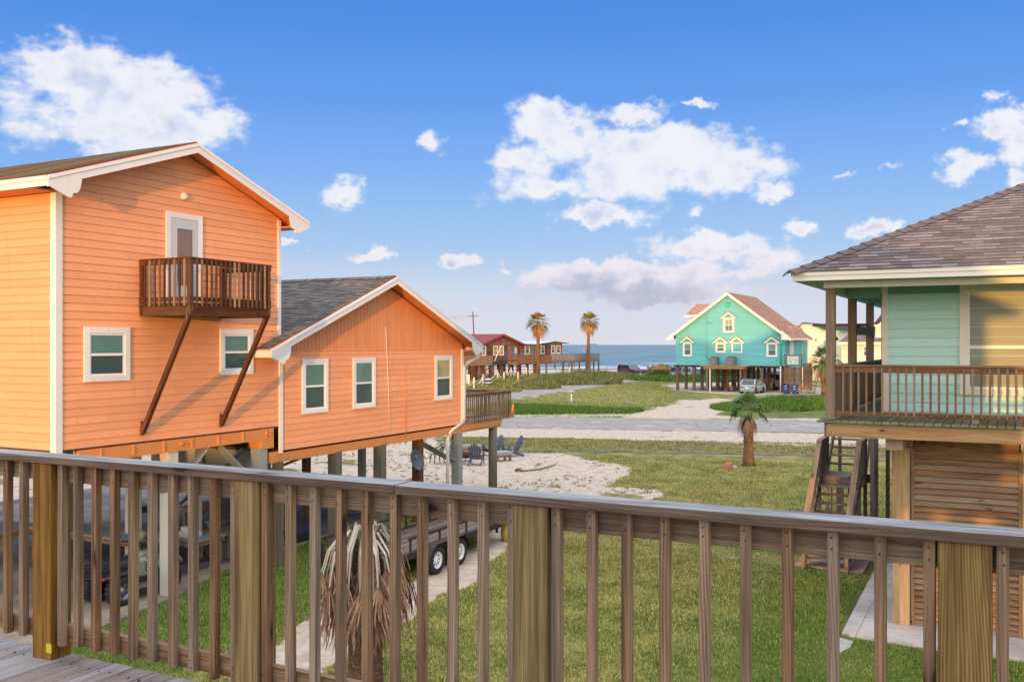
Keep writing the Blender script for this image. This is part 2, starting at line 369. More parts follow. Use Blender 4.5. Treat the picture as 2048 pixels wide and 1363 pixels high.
def glass(name, tint, rough=.06, refl=.5):
    m, n = new_mat(name); o = obj(n); a = n.noise(o, 1.3, 3.)
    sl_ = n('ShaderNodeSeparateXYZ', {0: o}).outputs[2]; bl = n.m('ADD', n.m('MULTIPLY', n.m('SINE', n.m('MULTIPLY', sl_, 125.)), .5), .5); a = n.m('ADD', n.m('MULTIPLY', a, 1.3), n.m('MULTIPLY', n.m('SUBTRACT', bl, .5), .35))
    c = n.mix(a, tuple(x*.45 for x in tint)+(1,), tuple(x*1.5 for x in tint)+(1,))  # noise paints uneven reflections, and stripes blind slats, into the pane colour
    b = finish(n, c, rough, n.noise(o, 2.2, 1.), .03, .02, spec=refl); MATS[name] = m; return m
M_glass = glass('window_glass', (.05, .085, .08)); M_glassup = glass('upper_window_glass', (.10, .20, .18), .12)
M_gwarm = glass('warm_window_glass', (.30, .26, .14), .25)
M_carglass = glass('car_glass', (.012, .016, .02), .04, .8)
def clear(name):
    m, n = new_mat(name); fr = n('ShaderNodeFresnel', {'IOR': 1.5}).outputs[0]
    t = n('ShaderNodeBsdfTransparent', {'Color': (.96, .97, .95, 1)}); g = n('ShaderNodeBsdfGlossy', {'Roughness': .03})
    mx = n('ShaderNodeMixShader', {0: n.m('ADD', fr, .04), 1: t.outputs[0], 2: g.outputs[0]})
    o = n('ShaderNodeOutputMaterial'); n.l.new(mx.outputs[0], o.inputs[0]); return m
M_clear = clear('clear_pane')
M_blind = plain('cream_blind', (.47, .47, .35), .6, amt=.05)
M_back = plain('unlit_backing', (.05, .055, .045), .9)  # near-black sheet: darkness behind blinds and louvres put into its colour
def carpaint(name, col, metal=.5): return plain(name, col, .25, metal, .05, 3., .6, **{'Coat Weight': .7, 'Coat Roughness': .05})
M_pick = carpaint('maroon_car_paint', (.09, .02, .012)); M_silver = carpaint('silver_blue_car_paint', (.30, .36, .44))
M_gcar = carpaint('grey_teal_car_paint', (.33, .42, .44)); M_tan = carpaint('sand_truck_paint', (.42, .30, .16), .1)
M_darkcar = carpaint('dark_suv_paint', (.03, .02, .03)); M_chrome = plain('chrome', (.7, .7, .7), .15, 1.)
M_tail = plain('tail_lamp_red', (.6, .02, .02), .2); M_lamp = plain('headlamp_clear', (.8, .8, .8), .1)
M_txt = plain('white_lettering', (.85, .85, .85), .6, amt=0.)
M_txtd = plain('dark_lettering', (.12, .10, .10), .6, amt=0.); M_txtr = plain('red_lettering', (.6, .12, .08), .6, amt=0.)
def leafm(name, dark, light, rough=.55, trans=.15):
    m, n = new_mat(name); r = attr(n, 'rnd'); a = n.noise(n('ShaderNodeNewGeometry').outputs['Position'], 1.5, 3.)
    f = n.m('ADD', n.m('MULTIPLY', r, .7), n.m('MULTIPLY', a, .35))
    c = n.mix(n.ss(f, .15, .9), dark, light)
    b = finish(n, c, rough, spec=.3); MATS[name] = m; return m
M_frond = leafm('green_palm_frond', lin(38, 60, 22), lin(104, 128, 56)); M_dead = leafm('dead_palm_frond', lin(84, 60, 44), lin(190, 146, 116))
M_petiole = leafm('pale_petiole', lin(112, 96, 76), lin(190, 176, 156)); M_tan2 = leafm('tan_palm_frond', lin(140, 92, 50), lin(206, 156, 104))
M_weed = leafm('dune_weed', lin(72, 84, 38), lin(168, 162, 96)); M_lush = leafm('lush_grass_blade', lin(40, 78, 22), lin(122, 150, 54))
M_sunfrond = leafm('sunlit_palm_frond', lin(50, 62, 24), lin(158, 132, 70))  # warm low sun on the far crowns put into the frond colour
M_shrub = leafm('shrub_leaf', lin(34, 52, 24), lin(92, 108, 54))
def textobj(txt, size, mat, name, parent, M4, ext=.002):
    cu = bpy.data.curves.new(name, 'FONT'); cu.body = txt; cu.size = size; cu.extrude = ext; cu.align_x = 'CENTER'; cu.align_y = 'CENTER'
    t = bpy.data.objects.new(name+'_tmp', cu); COL.objects.link(t)
    dg = bpy.context.evaluated_depsgraph_get(); me = bpy.data.meshes.new_from_object(t.evaluated_get(dg))
    bpy.data.objects.remove(t); me.materials.clear(); me.materials.append(mat)
    me.transform(Matrix.Translation(-ORG.get(parent.name, Vector())) @ M4)
    o = bpy.data.objects.new(name, me); COL.objects.link(o); o.parent = parent; return o
def frameM(o, x, y):   # matrix with text x axis along x, y axis along y, at o
    x = Vector(x).normalized(); y = Vector(y).normalized(); z = x.cross(y)
    return Matrix.Translation(Vector(o)) @ Matrix((x, y, z)).transposed().to_4x4()
# ---------------------------------------------------------------- ground
def vnoise(x, y, seed=0):
    xi = np.floor(x).astype(np.int64); yi = np.floor(y).astype(np.int64); fx = x-xi; fy = y-yi
    fx = fx*fx*(3-2*fx); fy = fy*fy*(3-2*fy)
    def h(a, b):
        k = (a*374761393 + b*668265263 + seed*1442695041) & 0x7fffffff
        k = ((k ^ (k >> 13))*1274126177) & 0x7fffffff
        return ((k ^ (k >> 16)) & 0xffff)/65535.
    return (h(xi, yi)*(1-fx)+h(xi+1, yi)*fx)*(1-fy) + (h(xi, yi+1)*(1-fx)+h(xi+1, yi+1)*fx)*fy
def fbm(x, y, seed=0, o=4):
    s = 0; a = .5; t = 0
    for i in range(o): s = s+a*vnoise(x*2**i, y*2**i, seed+i); t += a; a *= .55
    return s/t
def inside(x, y, poly):
    r = np.zeros(x.shape, bool); j = len(poly)-1
    for i in range(len(poly)):
        xi, yi = poly[i]; xj, yj = poly[j]
        with np.errstate(divide='ignore', invalid='ignore'):
            c = ((yi > y) != (yj > y)) & (x < (xj-xi)*(y-yi)/(yj-yi+1e-12)+xi)
        r ^= c; j = i
    return r
def wp(*pts): return [gp(*p) for p in pts]
SAND = [
 wp((-400, 905), (500, 880), (870, 872), (930, 900), (1100, 905), (1180, 915), (1240, 930), (1262, 947), (1195, 965), (1330, 984), (1225, 1000), (1150, 990), (1000, 1003), (880, 1012), (600, 1015), (-400, 1100)),
 wp((-2600, 812), (1000, 855), (1300, 860), (1640, 866), (2600, 882), (2600, 903), (1640, 893), (1500, 888), (1200, 877), (950, 872), (600, 880), (-2600, 905)),
 wp((1235, 837), (1300, 822), (1345, 803), (1375, 799), (1440, 797), (1490, 799), (1462, 806), (1440, 812), (1462, 822), (1440, 828), (1490, 838)),
 wp((545, 1292), (640, 1213), (820, 1163), (900, 1128), (955, 1078), (1015, 1046), (1032, 1085), (960, 1160), (880, 1190), (820, 1235), (700, 1300), (640, 1345), (545, 1420)),
 wp((1020, 800), (1100, 787), (1200, 772), (1300, 754), (1350, 746), (1420, 742), (1420, 739), (1100, 741), (1240, 748), (1262, 752), (1225, 764), (1150, 768), (1020, 778)),
 wp((1010, 822), (1010, 835), (1250, 832), (1640, 843), (2600, 850), (2600, 845), (1500, 836), (1250, 827)),
 wp((1330, 770), (1420, 764), (1640, 765), (1640, 787), (1500, 790), (1400, 785), (1355, 784)),
 wp((880, 800), (880, 741), (1050, 744), (1180, 746), (1110, 752), (1030, 758), (960, 770), (930, 790)),
 wp((1195, 1048), (1240, 1044), (1250, 1062), (1200, 1070)), wp((1280, 984), (1345, 978), (1310, 996), (1262, 1000)),
 wp((-900, 1000), (-200, 1000), (-200, 1010), (-900, 1200)),
]
DRY = [wp((900, 874), (2600, 905), (2600, 915), (900, 897)), wp((1380, 980), (1500, 940), (1520, 1040), (1300, 1080))]
def build_ground():
    th = np.concatenate([np.arange(-180, -34, 4.), np.arange(-34, 34, .15), np.arange(34, 181, 4.)])
    rr = np.concatenate([np.geomspace(2, 9, 20)[:-1], np.geomspace(9, 30, 190), np.geomspace(30.3, 260, 210), [300, 420, 700, 1500]])
    T, Rr = np.meshgrid(np.radians(th)-CAMA, rr); X = np.sin(T)*Rr; Y = np.cos(T)*Rr
    nx, ny = X.shape
    jx = (fbm(X*.35, Y*.35, 3)-.5)*3.2*np.clip(Rr/60, .35, 2.5)+(fbm(X*2, Y*2, 9)-.5)*.9; jy = (fbm(X*.35, Y*.35, 5)-.5)*3.2*np.clip(Rr/60, .35, 2.5)+(fbm(X*2, Y*2, 11)-.5)*.9
    # driveway strips keep tighter edges
    sand = np.zeros(X.shape)
    for i, p in enumerate(SAND):
        k = .45 if i in (1, 3, 5) else 1.
        sand = np.maximum(sand, inside(X+jx*k, Y+jy*k, p))
    d = -X*sA+Y*cA
    shore = d-(211+.02*X+(fbm(X*.05, Y*.05, 21)-.5)*8)
    sand = np.maximum(sand, (shore > -32).astype(float))
    n1 = fbm(X*.22, Y*.22, 31, 5); n2 = fbm(X*1.1, Y*1.1, 41, 4)
    patch = np.clip((n1*.6+n2*.4-.565)*9, 0, .8)*((X < -5) & (Y > 27) & (Y < 46)); sand = np.maximum(sand, patch)
    holes = np.clip((n2*.55+n1*.45-.585)*12, 0, 1)*(Y > 24)*(Y < 130); sand = np.where(inside(X, Y, SAND[3]), sand*(1-holes*.6), sand*(1-holes*.85*(sand > .5)))
    for _ in range(2):
        q = sand.copy(); q[1:-1, 1:-1] = (sand[1:-1, 1:-1]*2+sand[:-2, 1:-1]+sand[2:, 1:-1]+sand[1:-1, :-2]+sand[1:-1, 2:])/6; sand = q
    dry = np.zeros(X.shape)
    for p in DRY: dry = np.maximum(dry, inside(X+jx*.6, Y+jy*.6, p)*.9)
    dry = np.maximum(dry, np.clip((n1-.42)*3, 0, 1)*.75*(Y < 60))
    lush = np.clip((fbm(X*.12, Y*.12, 61)-.45)*4, 0, 1)*.5
    lush = np.maximum(lush, np.clip((X+6.5)/3, 0, 1)*np.clip((27-Y)/5, 0, 1)*.85)
    lush = np.maximum(lush, np.clip((-X-11.5)/1.5, 0, 1)*np.clip((24-Y)/3, 0, 1)*.8)
    lush = np.maximum(lush, ((Y > 72) & (Y < 84))*.6)
    Z = np.zeros(X.shape)
    Z += np.where(shore > 0, -np.clip(shore*.03, 0, 3), 0)
    verts = np.stack([X.ravel(), Y.ravel(), Z.ravel()], 1)
    idx = np.arange(nx*ny).reshape(nx, ny)
    f = np.stack([idx[:-1, :-1].ravel(), idx[:-1, 1:].ravel(), idx[1:, 1:].ravel(), idx[1:, :-1].ravel()], 1)[:, ::-1]
    faces = f.tolist()
    # centre fan
    c = len(verts); verts = np.vstack([verts, [[0, 0, 0]]])
    faces += [[int(idx[0, i+1]), c, int(idx[0, i])][::-1] for i in range(ny-1)]
    me = bpy.data.meshes.new('ground'); me.from_pydata(verts.tolist(), [], faces)
    for nm, a in (('sand', sand), ('dry', dry), ('lush', lush), ('wet', np.clip(shore/6+.9, 0, 1))):
        at = me.attributes.new(nm, 'FLOAT', 'POINT'); at.data.foreach_set('value', np.append(a.ravel(), 0.).astype(np.float32))
    me.update(); o = bpy.data.objects.new('ground', me); COL.objects.link(o); setp(o, kind='structure')
    m, n = new_mat('ground_cover'); P = n('ShaderNodeNewGeometry').outputs['Position']
    f1 = n.noise(P, .9, 6., .62); f2 = n.noise(P, 9., 5., .65); f3 = n.noise(P, 60., 3., .7); f4 = n.noise(n.vmul(P, (1, 1, 1)), 2.6, 5., .7)
    g = n.mix(n.ss(f1, .35, .65), lin(108, 112, 54), lin(170, 158, 98))
    g = n.mix(n.m('MULTIPLY', attr(n, 'lush'), .8), g, n.mix(f1, lin(52, 82, 26), lin(92, 116, 44)))
    g = n.mix(n.m('MULTIPLY', attr(n, 'dry'), n.ss(f4, .35, .62)), g, lin(160, 138, 88))
    g = n.mix(n.ss(f3, .3, .75), n.mix(.5, g, (.02, .03, .01, 1)), g)
    g = n.mix(n.m('MULTIPLY', n.ss(f2, .55, .75), .35), g, lin(166, 150, 100))
    s = n.mix(n.ss(f4, .3, .7), lin(172, 152, 132), lin(202, 187, 168)); s = n.mix(n.m('MULTIPLY', n.ss(f2, .52, .72), .4), s, lin(136, 114, 94))
    s = n.mix(n.m('MULTIPLY', n.ss(f3, .55, .8), .35), s, lin(120, 104, 86))
    s = n.mix(n.m('MULTIPLY', attr(n, 'wet'), .7), s, lin(150, 128, 112))
    mk = n.m('ADD', attr(n, 'sand'), n.m('ADD', n.m('MULTIPLY', n.m('SUBTRACT', f4, .5), 1.1), n.m('MULTIPLY', n.m('SUBTRACT', f2, .5), 1.5), n.m('MULTIPLY', n.m('SUBTRACT', f3, .5), .7)))
    c = n.mix(n.ss(mk, .42, .58), g, s)
    hb = n.m('ADD', n.m('MULTIPLY', f2, .6), n.m('MULTIPLY', f3, .4))
    finish(n, c, .95, hb, .6, .05, spec=.15); me.materials.append(m)
    return fbm
build_ground()
def strip(name, near, far, mat, z, sub=60, jit=.25, kind='structure', seed=1):
    # a sheet between two edge lines, both with uneven edges
    def at(line, t):
        L = [0]; 
        for a, b in zip(line, line[1:]): L.append(L[-1]+math.hypot(b[0]-a[0], b[1]-a[1]))
        s = t*L[-1]
        for i in range(len(line)-1):
            if s <= L[i+1] or i == len(line)-2:
                k = (s-L[i])/(L[i+1]-L[i]); return (line[i][0]+(line[i+1][0]-line[i][0])*k, line[i][1]+(line[i+1][1]-line[i][1])*k)
    vs = []; fs = []
    for i in range(sub+1):
        t = i/sub; a = at(near, t); b = at(far, t)
        j1 = (mnoise.noise(Vector((t*sub*.5, seed, 0))))*jit; j2 = (mnoise.noise(Vector((t*sub*.5, seed+9, 0))))*jit
        d = Vector((b[0]-a[0], b[1]-a[1], 0)).normalized()
        A = Vector((*a, z))+d*j1; B = Vector((*b, z))+d*j2
        for q in range(7): vs.append(A.lerp(B, q/6))
    for i in range(sub):
        for q in range(6): k = i*7+q; fs.append((k, k+1, k+8, k+7)[::-1])
    me = bpy.data.meshes.new(name); me.from_pydata([tuple(v) for v in vs], [], fs); me.materials.append(mat)
    o = bpy.data.objects.new(name, me); COL.objects.link(o); setp(o, kind=kind)
    return o
def asphalt():
    m, n = new_mat('worn_asphalt'); P = n('ShaderNodeNewGeometry').outputs['Position']
    a = n.noise(n.vmul(P, (.25, 1., 1)), 1.2, 5., .6); b = n.noise(P, 45., 3., .7); d = n.noise(P, .5, 5., .65)
    c = n.mix(a, lin(134, 127, 120), lin(172, 163, 154)); c = n.mix(n.m('MULTIPLY', n.ss(b, .4, .75), .4), c, lin(104, 102, 104))
    c = n.mix(n.m('MULTIPLY', n.ss(d, .52, .68), .6), c, lin(200, 188, 172))
    cr = n('ShaderNodeTexVoronoi', {'Vector': P, 'Scale': .35}, feature='DISTANCE_TO_EDGE').outputs['Distance']
    c = n.mix(n.m('MULTIPLY', n.ss(cr, .012, .004), .5), c, lin(84, 82, 84))
    finish(n, c, .9, b, .3, .01, spec=.08); return m
M_asph = asphalt()
strip('road', [(-170, 64.8-.31*170+6), (-60, 64.8-18.6), (60, 64.8+18.6), (170, 64.8+53)], [(-170, 75.3-.316*170+6), (-60, 75.3-19), (60, 75.3+19), (170, 75.3+54)], M_asph, .012, 300, .5)
strip('beach_road', wp((900, 823), (1025, 797), (1100, 787), (1180, 775), (1260, 763.5), (1310, 754)), wp((900, 800), (1025, 783), (1090, 776), (1150, 769), (1228, 761), (1262, 755)), M_asph, .016, 60, .5, seed=4)
def concrete(name, c1, c2, joint=None):
    m, n = new_mat(name); P = n('ShaderNodeNewGeometry').outputs['Position']
    a = n.noise(P, .7, 5., .65); b = n.noise(P, 50., 3., .6); s = n.noise(P, 3., 5., .7)
    c = n.mix(n.ss(a, .35, .65), c1, c2); c = n.mix(n.m('MULTIPLY', n.ss(s, .55, .75), .4), c, tuple(x*.5 for x in c1[:3])+(1,))
    c = n.mix(n.m('MULTIPLY', n.ss(b, .5, .8), .25), c, tuple(x*.45 for x in c1[:3])+(1,))
    if joint:
        br = n('ShaderNodeTexBrick', {'Vector': P, 'Color1': (0, 0, 0, 1), 'Color2': (0, 0, 0, 1), 'Mortar': (1, 1, 1, 1), 'Scale': 1., 'Mortar Size': .008, 'Brick Width': joint[0], 'Row Height': joint[1]}, offset=0.)
        c = n.mix(n.m('MULTIPLY', br.outputs['Fac'], .7), c, tuple(x*.3 for x in c1[:3])+(1,))
    finish(n, c, .85, n.m('ADD', b, s), .3, .006, spec=.25); return m
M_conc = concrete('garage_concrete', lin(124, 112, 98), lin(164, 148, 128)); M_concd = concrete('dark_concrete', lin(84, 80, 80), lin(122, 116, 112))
M_patio = concrete('patio_concrete', lin(166, 158, 150), lin(196, 188, 180), (1.25, 1.35))
M_paver = concrete('paver_concrete', lin(150, 122, 106), lin(178, 152, 136), (.42, .42))
def slab(name, pts, z0, z1, mat, kind='structure'):
    m = MB(); P = [Vector((x, y, z0)) for x, y in pts]; m.prism(P, (0, 0, 1), z1-z0); o = m.build(name, mat)
    bm = bmesh.new(); bm.from_mesh(o.data); bmesh.ops.recalc_face_normals(bm, faces=bm.faces); bm.to_mesh(o.data); bm.free()
    return setp(o, kind=kind)
slab('garage_slab', [(-15.1, 8), (-15.55, 12.8), (-16.0, 15.1), (-16.9, 17.45), (-17.2, 21.7), (-17.9, 25.4), (-18.0, 27), (-31, 27), (-31, 8)], -.1, .05, M_conc)
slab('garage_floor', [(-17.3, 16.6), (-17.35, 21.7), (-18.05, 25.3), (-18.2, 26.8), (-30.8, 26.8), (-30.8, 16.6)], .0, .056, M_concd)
slab('patio', [(-2.76, 18.9), (-2.95, 34), (12, 34), (12, 18.65), (-1.0, 18.8)], -.1, .06, M_patio)
# ---------------------------------------------------------------- sea
def build_sea():
    pts = []; 
    L = []; 
    for i in range(121):
        px = -3000+i*60; py = 743.5+(.9*math.sin(i*.31)+.5*math.sin(i*.83))*.5
        t = (px-1024)/F_; d = 5.5*F_/(py-688); L.append((-sA*d+t*cA*d, cA*d+t*sA*d))
    m = MB(); far = []
    for i in range(121):
        px = -3000+i*60; t = (px-1024)/F_; d = 9000; far.append((-sA*d+t*cA*d, cA*d+t*sA*d))
    for i in range(120):
        a, b = L[i], L[i+1]; c, d = far[i+1], far[i]
        prev = (a, b)
        for k in (.004, .012, .03, .08, .2, .5, 1.):
            e = (a[0]+(d[0]-a[0])*k, a[1]+(d[1]-a[1])*k); g = (b[0]+(c[0]-b[0])*k, b[1]+(c[1]-b[1])*k)
            m.face([(*prev[0], -.05), (*prev[1], -.05), (*g, -.05), (*e, -.05)]); prev = (e, g)
    M, n = new_mat('sea_water'); P = n('ShaderNodeNewGeometry').outputs['Position']
    Q = n('ShaderNodeMapping', {'Vector': P, 'Rotation': (0, 0, -CAMA)}).outputs[0]
    w = n.noise(n.vmul(Q, (.12, .5, 1)), 1., 5., .65); w2 = n.noise(n.vmul(Q, (.02, .11, 1)), 1., 5., .65); w3 = n.noise(n.vmul(Q, (.5, 1.6, 1)), 1., 3., .6)
    c = n.mix(n.ss(n.m('ADD', n.m('MULTIPLY', w, .5), n.m('MULTIPLY', w2, .5)), .36, .64), lin(50, 82, 92), lin(112, 140, 146))
    c = n.mix(n.m('MULTIPLY', n.ss(w, .62, .72), .4), c, lin(160, 180, 186))
    finish(n, c, .45, n.m('ADD', n.m('MULTIPLY', w, 1.), n.m('MULTIPLY', w3, .5)), .6, .5, spec=.35)
    o = m.build('sea', M); setp(o, kind='structure')
    # breaking foam lines close to the beach
    Mf = plain('sea_foam', (.75, .76, .76), .8); f = MB()
    for (py, x0, x1, th) in ((735.2, -200, 1700, 1.6), (730.5, 900, 1700, .9), (726, 1000, 1330, .7), (732.5, 1150, 1380, .7)):
        px = x0; seg = []
        while px < x1:
            ln = random.uniform(50, 160) if py < 735 else 100
            if py > 735 or random.random() < .6:
                K = 10; top = []; bot = []
                for k in range(K+1):
                    q = px+ln*k/K; yy = py+.5*math.sin(q*.02)+random.uniform(-.1, .1); w_ = th*.5*(math.sin(PI*k/K)+.12 if py < 735 else .9+.3*math.sin(q*.05))
                    for arr, v in ((top, yy-w_), (bot, yy+w_)): arr.append((*gp(q, v, -.04), -.035+(.0)))
                for k in range(K): f.face([bot[k], bot[k+1], top[k+1], top[k]])
            px += ln
    setp(f.build('surf_foam', Mf), kind='stuff')
build_sea()
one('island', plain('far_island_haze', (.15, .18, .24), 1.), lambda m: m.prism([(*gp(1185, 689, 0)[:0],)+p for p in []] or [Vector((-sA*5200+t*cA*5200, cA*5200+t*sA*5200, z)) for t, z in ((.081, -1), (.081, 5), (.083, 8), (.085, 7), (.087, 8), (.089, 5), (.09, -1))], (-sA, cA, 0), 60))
bpy.data.objects['island']['kind'] = 'structure'
# ---------------------------------------------------------------- grass
def blades(name, P, h, w, mat, lean=.6, per=3, kind='stuff', z=None, curl=0.):
    # P (n,2) tuft centres; every tuft is a few single-triangle blades
    n = len(P); P = np.repeat(P, per, 0); N = len(P); H = np.repeat(np.broadcast_to(h, (n,)), per)*rng.uniform(.6, 1.25, N); Wd = np.repeat(np.broadcast_to(w, (n,)), per)*rng.uniform(.7, 1.3, N)
    Z0 = np.zeros(N) if z is None else np.repeat(z, per)
    a = rng.uniform(0, 2*PI, N); la = rng.uniform(0, 2*PI, N); ln = rng.uniform(0, lean, N)*H
    j = rng.normal(0, 1, (N, 2))*(Wd[:, None]*1.2); B = P+j
    dx, dy = np.cos(a)*Wd/2, np.sin(a)*Wd/2
    v = np.empty((N, 3, 3)); v[:, 0] = np.stack([B[:, 0]-dx, B[:, 1]-dy, Z0-.01], 1); v[:, 1] = np.stack([B[:, 0]+dx, B[:, 1]+dy, Z0-.01], 1)
    v[:, 2] = np.stack([B[:, 0]+np.cos(la)*ln, B[:, 1]+np.sin(la)*ln, Z0+np.sqrt(np.maximum(H*H-ln*ln, 1e-6))], 1)
    me = bpy.data.meshes.new(name); me.vertices.add(N*3); me.loops.add(N*3); me.polygons.add(N)
    me.vertices.foreach_set('co', v.astype(np.float32).ravel()); me.loops.foreach_set('vertex_index', np.arange(N*3, dtype=np.int32))
    me.polygons.foreach_set('loop_start', np.arange(0, N*3, 3, dtype=np.int32)); me.polygons.foreach_set('loop_total', np.full(N, 3, dtype=np.int32))
    me.update(calc_edges=True); at = me.attributes.new('rnd', 'FLOAT', 'FACE'); at.data.foreach_set('value', rng.uniform(0, 1, N).astype(np.float32))
    me.materials.append(mat); o = bpy.data.objects.new(name, me); COL.objects.link(o); setp(o, kind=kind); return o
def lawn_mat():
    m, n = new_mat('lawn_blade'); r = attr(n, 'rnd'); P = n('ShaderNodeNewGeometry').outputs['Position']
    f1 = n.noise(P, .9, 6., .62); f0 = n.noise(P, .22, 4., .6); x = n('ShaderNodeSeparateXYZ', {0: P}).outputs
    g = n.mix(n.ss(n.m('ADD', n.m('MULTIPLY', f1, .5), n.m('MULTIPLY', r, .5)), .25, .75), lin(78, 98, 34), lin(202, 194, 112))
    lush = n.m('MAXIMUM', n.m('MULTIPLY', n.ss(x[0], -6.5, -3.), n.ss(x[1], 28., 22.)), n.m('MULTIPLY', n.ss(x[0], -11.4, -13.2), n.ss(x[1], 25., 21.)))
    lush = n.m('MAXIMUM', lush, n.m('MULTIPLY', n.ss(f0, .5, .68), .4))
    g = n.mix(n.m('MULTIPLY', lush, .85), g, n.mix(r, lin(58, 98, 28), lin(136, 160, 66)))
    dryp = n.m('MULTIPLY', n.ss(n.noise(P, .5, 4., .6), .5, .66), n.m('SUBTRACT', 1., lush))
    g = n.mix(n.m('MULTIPLY', dryp, n.m('MULTIPLY', r, .6)), g, lin(204, 182, 122))
    finish(n, g, .6, spec=.25); return m
M_lawn = lawn_mat()
def scatter(region, n, avoid=(), jit=.4):
    xs = [p[0] for p in region]; ys = [p[1] for p in region]
    P = np.stack([rng.uniform(min(xs), max(xs), n), rng.uniform(min(ys), max(ys), n)], 1)
    k = inside(P[:, 0], P[:, 1], region)
    jx = (fbm(P[:, 0]*2, P[:, 1]*2, 9)-.5)*.9+(fbm(P[:, 0]*.35, P[:, 1]*.35, 3)-.5)*1.6; jy = (fbm(P[:, 0]*2, P[:, 1]*2, 11)-.5)*.9+(fbm(P[:, 0]*.35, P[:, 1]*.35, 5)-.5)*1.6
    for a in avoid: k &= ~inside(P[:, 0]+jx*jit, P[:, 1]+jy*jit, a)
    return P[k]
SL = [(-15.0, 7), (-15.5, 12.8), (-15.95, 15.1), (-16.85, 17.45), (-17.15, 21.7), (-17.85, 25.4), (-18.0, 27), (-31, 27), (-31, 7)]
PA = [(-2.8, 18.85), (-2.97, 34.1), (12, 34.1), (12, 18.55), (-1.0, 18.75)]; PV = [(-4.75, 24.35), (-3.0, 24.15), (-3.0, 25.7), (-4.75, 25.6)]
AV = [SAND[0], SAND[3], SAND[8], SAND[9], SL, PA, PV]
reg1 = [(-16.9, 8.0), (-7, 6.5), (3, 9), (3, 22), (-9, 24), (-17.6, 24)]
P1 = scatter(reg1, 150000, AV); blades('lawn_grass', P1, .035+.05*fbm(P1[:, 0]*1.2, P1[:, 1]*1.2, 13), .021, M_lawn, 1.0, 3)
reg2 = [(-18, 24), (-9, 24), (1, 22), (0, 47), (-24, 43), (-24, 34), (-18, 27)]
P2 = scatter(reg2, 90000, AV, .7); blades('lawn_grass', P2, .03+.05*fbm(P2[:, 0]*.9, P2[:, 1]*.9, 14), .028, M_lawn, 1.0, 3)
AV2 = [SAND[1], SAND[2], SAND[5]]
P3 = scatter(wp((872, 872), (2300, 898), (2300, 914), (872, 899)), 40000); blades('verge_grass', P3, .03+.1*fbm(P3[:, 0]*.6, P3[:, 1]*.6, 8), .03, M_weed, .9, 3)
far = wp((1005, 834), (1005, 806), (1100, 790), (1330, 756), (1345, 795), (1290, 835)); P4 = scatter(far, 26000, [SAND[2], SAND[4]]); blades('field_grass', P4, .09, .06, M_lawn, .9, 3)
tall = wp((1000, 829), (1000, 812), (1130, 815), (1290, 822), (1260, 827)); P5 = scatter(tall, 14000, [SAND[2]]); blades('tall_verge_grass', P5, .12+.42*fbm(P5[:, 0]*.45, P5[:, 1]*.45, 18), .05, M_lush, .8, 4)
# mound of bright grass opposite the driveway
def mound(name, c, ax, ay, h, mat, rot=0., seed=0, flat=1.):
    m = MB(); N = 44; K = 14
    ca, sa = math.cos(rot), math.sin(rot); rows = []
    for k in range(K+1):
        r = k/K; row = []
        for i in range(N):
            t = 2*PI*i/N; e = 1+.16*mnoise.noise(Vector((math.cos(t)*1.6, math.sin(t)*1.6, seed)))
            x, y = math.cos(t)*ax*r*e, math.sin(t)*ay*r*e
            z = h*(1-r*r)**1.3*(.75+.5*mnoise.noise(Vector((x*.25, y*.25, seed+3))))+.1*h*mnoise.noise(Vector((x*.9, y*.9, seed)))*(1-r)
            row.append(Vector((c[0]+x*ca-y*sa, c[1]+x*sa+y*ca, z-.03 if r < 1 else -.06)))
        rows.append(row)
    for A, B in zip(rows, rows[1:]):
        for i in range(N): m.face([A[i], B[i], B[(i+1) % N], A[(i+1) % N]], None, .5, 0, True)
    return setp(m.build(name, mat), kind='structure'), (c, ax, ay, h, ca, sa, seed)
def mound_pts(info, n, rmax=1.):
    c, ax, ay, h, ca, sa, seed = info; r = np.sqrt(rng.uniform(0, rmax*rmax, n)); t = rng.uniform(0, 2*PI, n)
    x = np.cos(t)*ax*r; y = np.sin(t)*ay*r
    z = np.array([h*(1-rr*rr)**1.3*(.75+.5*mnoise.noise(Vector((a*.25, b*.25, seed+3)))) for rr, a, b in zip(r, x, y)])
    hv = .35+1.5*np.clip(fbm(x*.5+seed*3, y*.5, 5)*1.6-.35, 0, 1)
    return np.stack([c[0]+x*ca-y*sa, c[1]+x*sa+y*ca], 1), np.maximum(z-.04, 0), hv
M_dunesoil = plain('dune_soil', (.15, .155, .065), .95, amt=.5, scale=3)
SHR = []
for i, (px, py, ax, ay, h, mat, mn, hh, ww, rot) in enumerate([
    (1570, 811, 5.2, 10, .75, M_lush, 15000, .32, .05, -.2), (1690, 806, 5, 12, .6, M_lush, 6000, .32, .05, 0),
    (1100, 766, 10, 7, .95, M_weed, 12000, .5, .12, .3), (1010, 775, 7, 6, .6, M_weed, 5000, .5, .12, .2), (1185, 757, 7, 12, .85, M_weed, 9000, .55, .13, .1),
    (1232, 756, 3.2, 6, .8, M_weed, 3000, .5, .13, .1), (1320, 744.5, 3.4, 5, 1.4, M_rockveg if False else M_weed, 1500, .5, .14, 0), (1370, 760, 9, 7, .5, M_lush, 4500, .45, .12, 0), (1450, 752, 14, 10, .9, M_shrub, 8000, .6, .13, 0),
    (960, 782, 5, 4, .5, M_weed, 1500, .45, .1, 0)]):
    o, info = mound('dune', gp(px, py), ax, ay, h, M_dunesoil, rot, i*7.)
    Pm, zm, hv = mound_pts(info, mn); blades('dune_plants', Pm, hh*hv, ww, mat, .8, 3, z=zm)
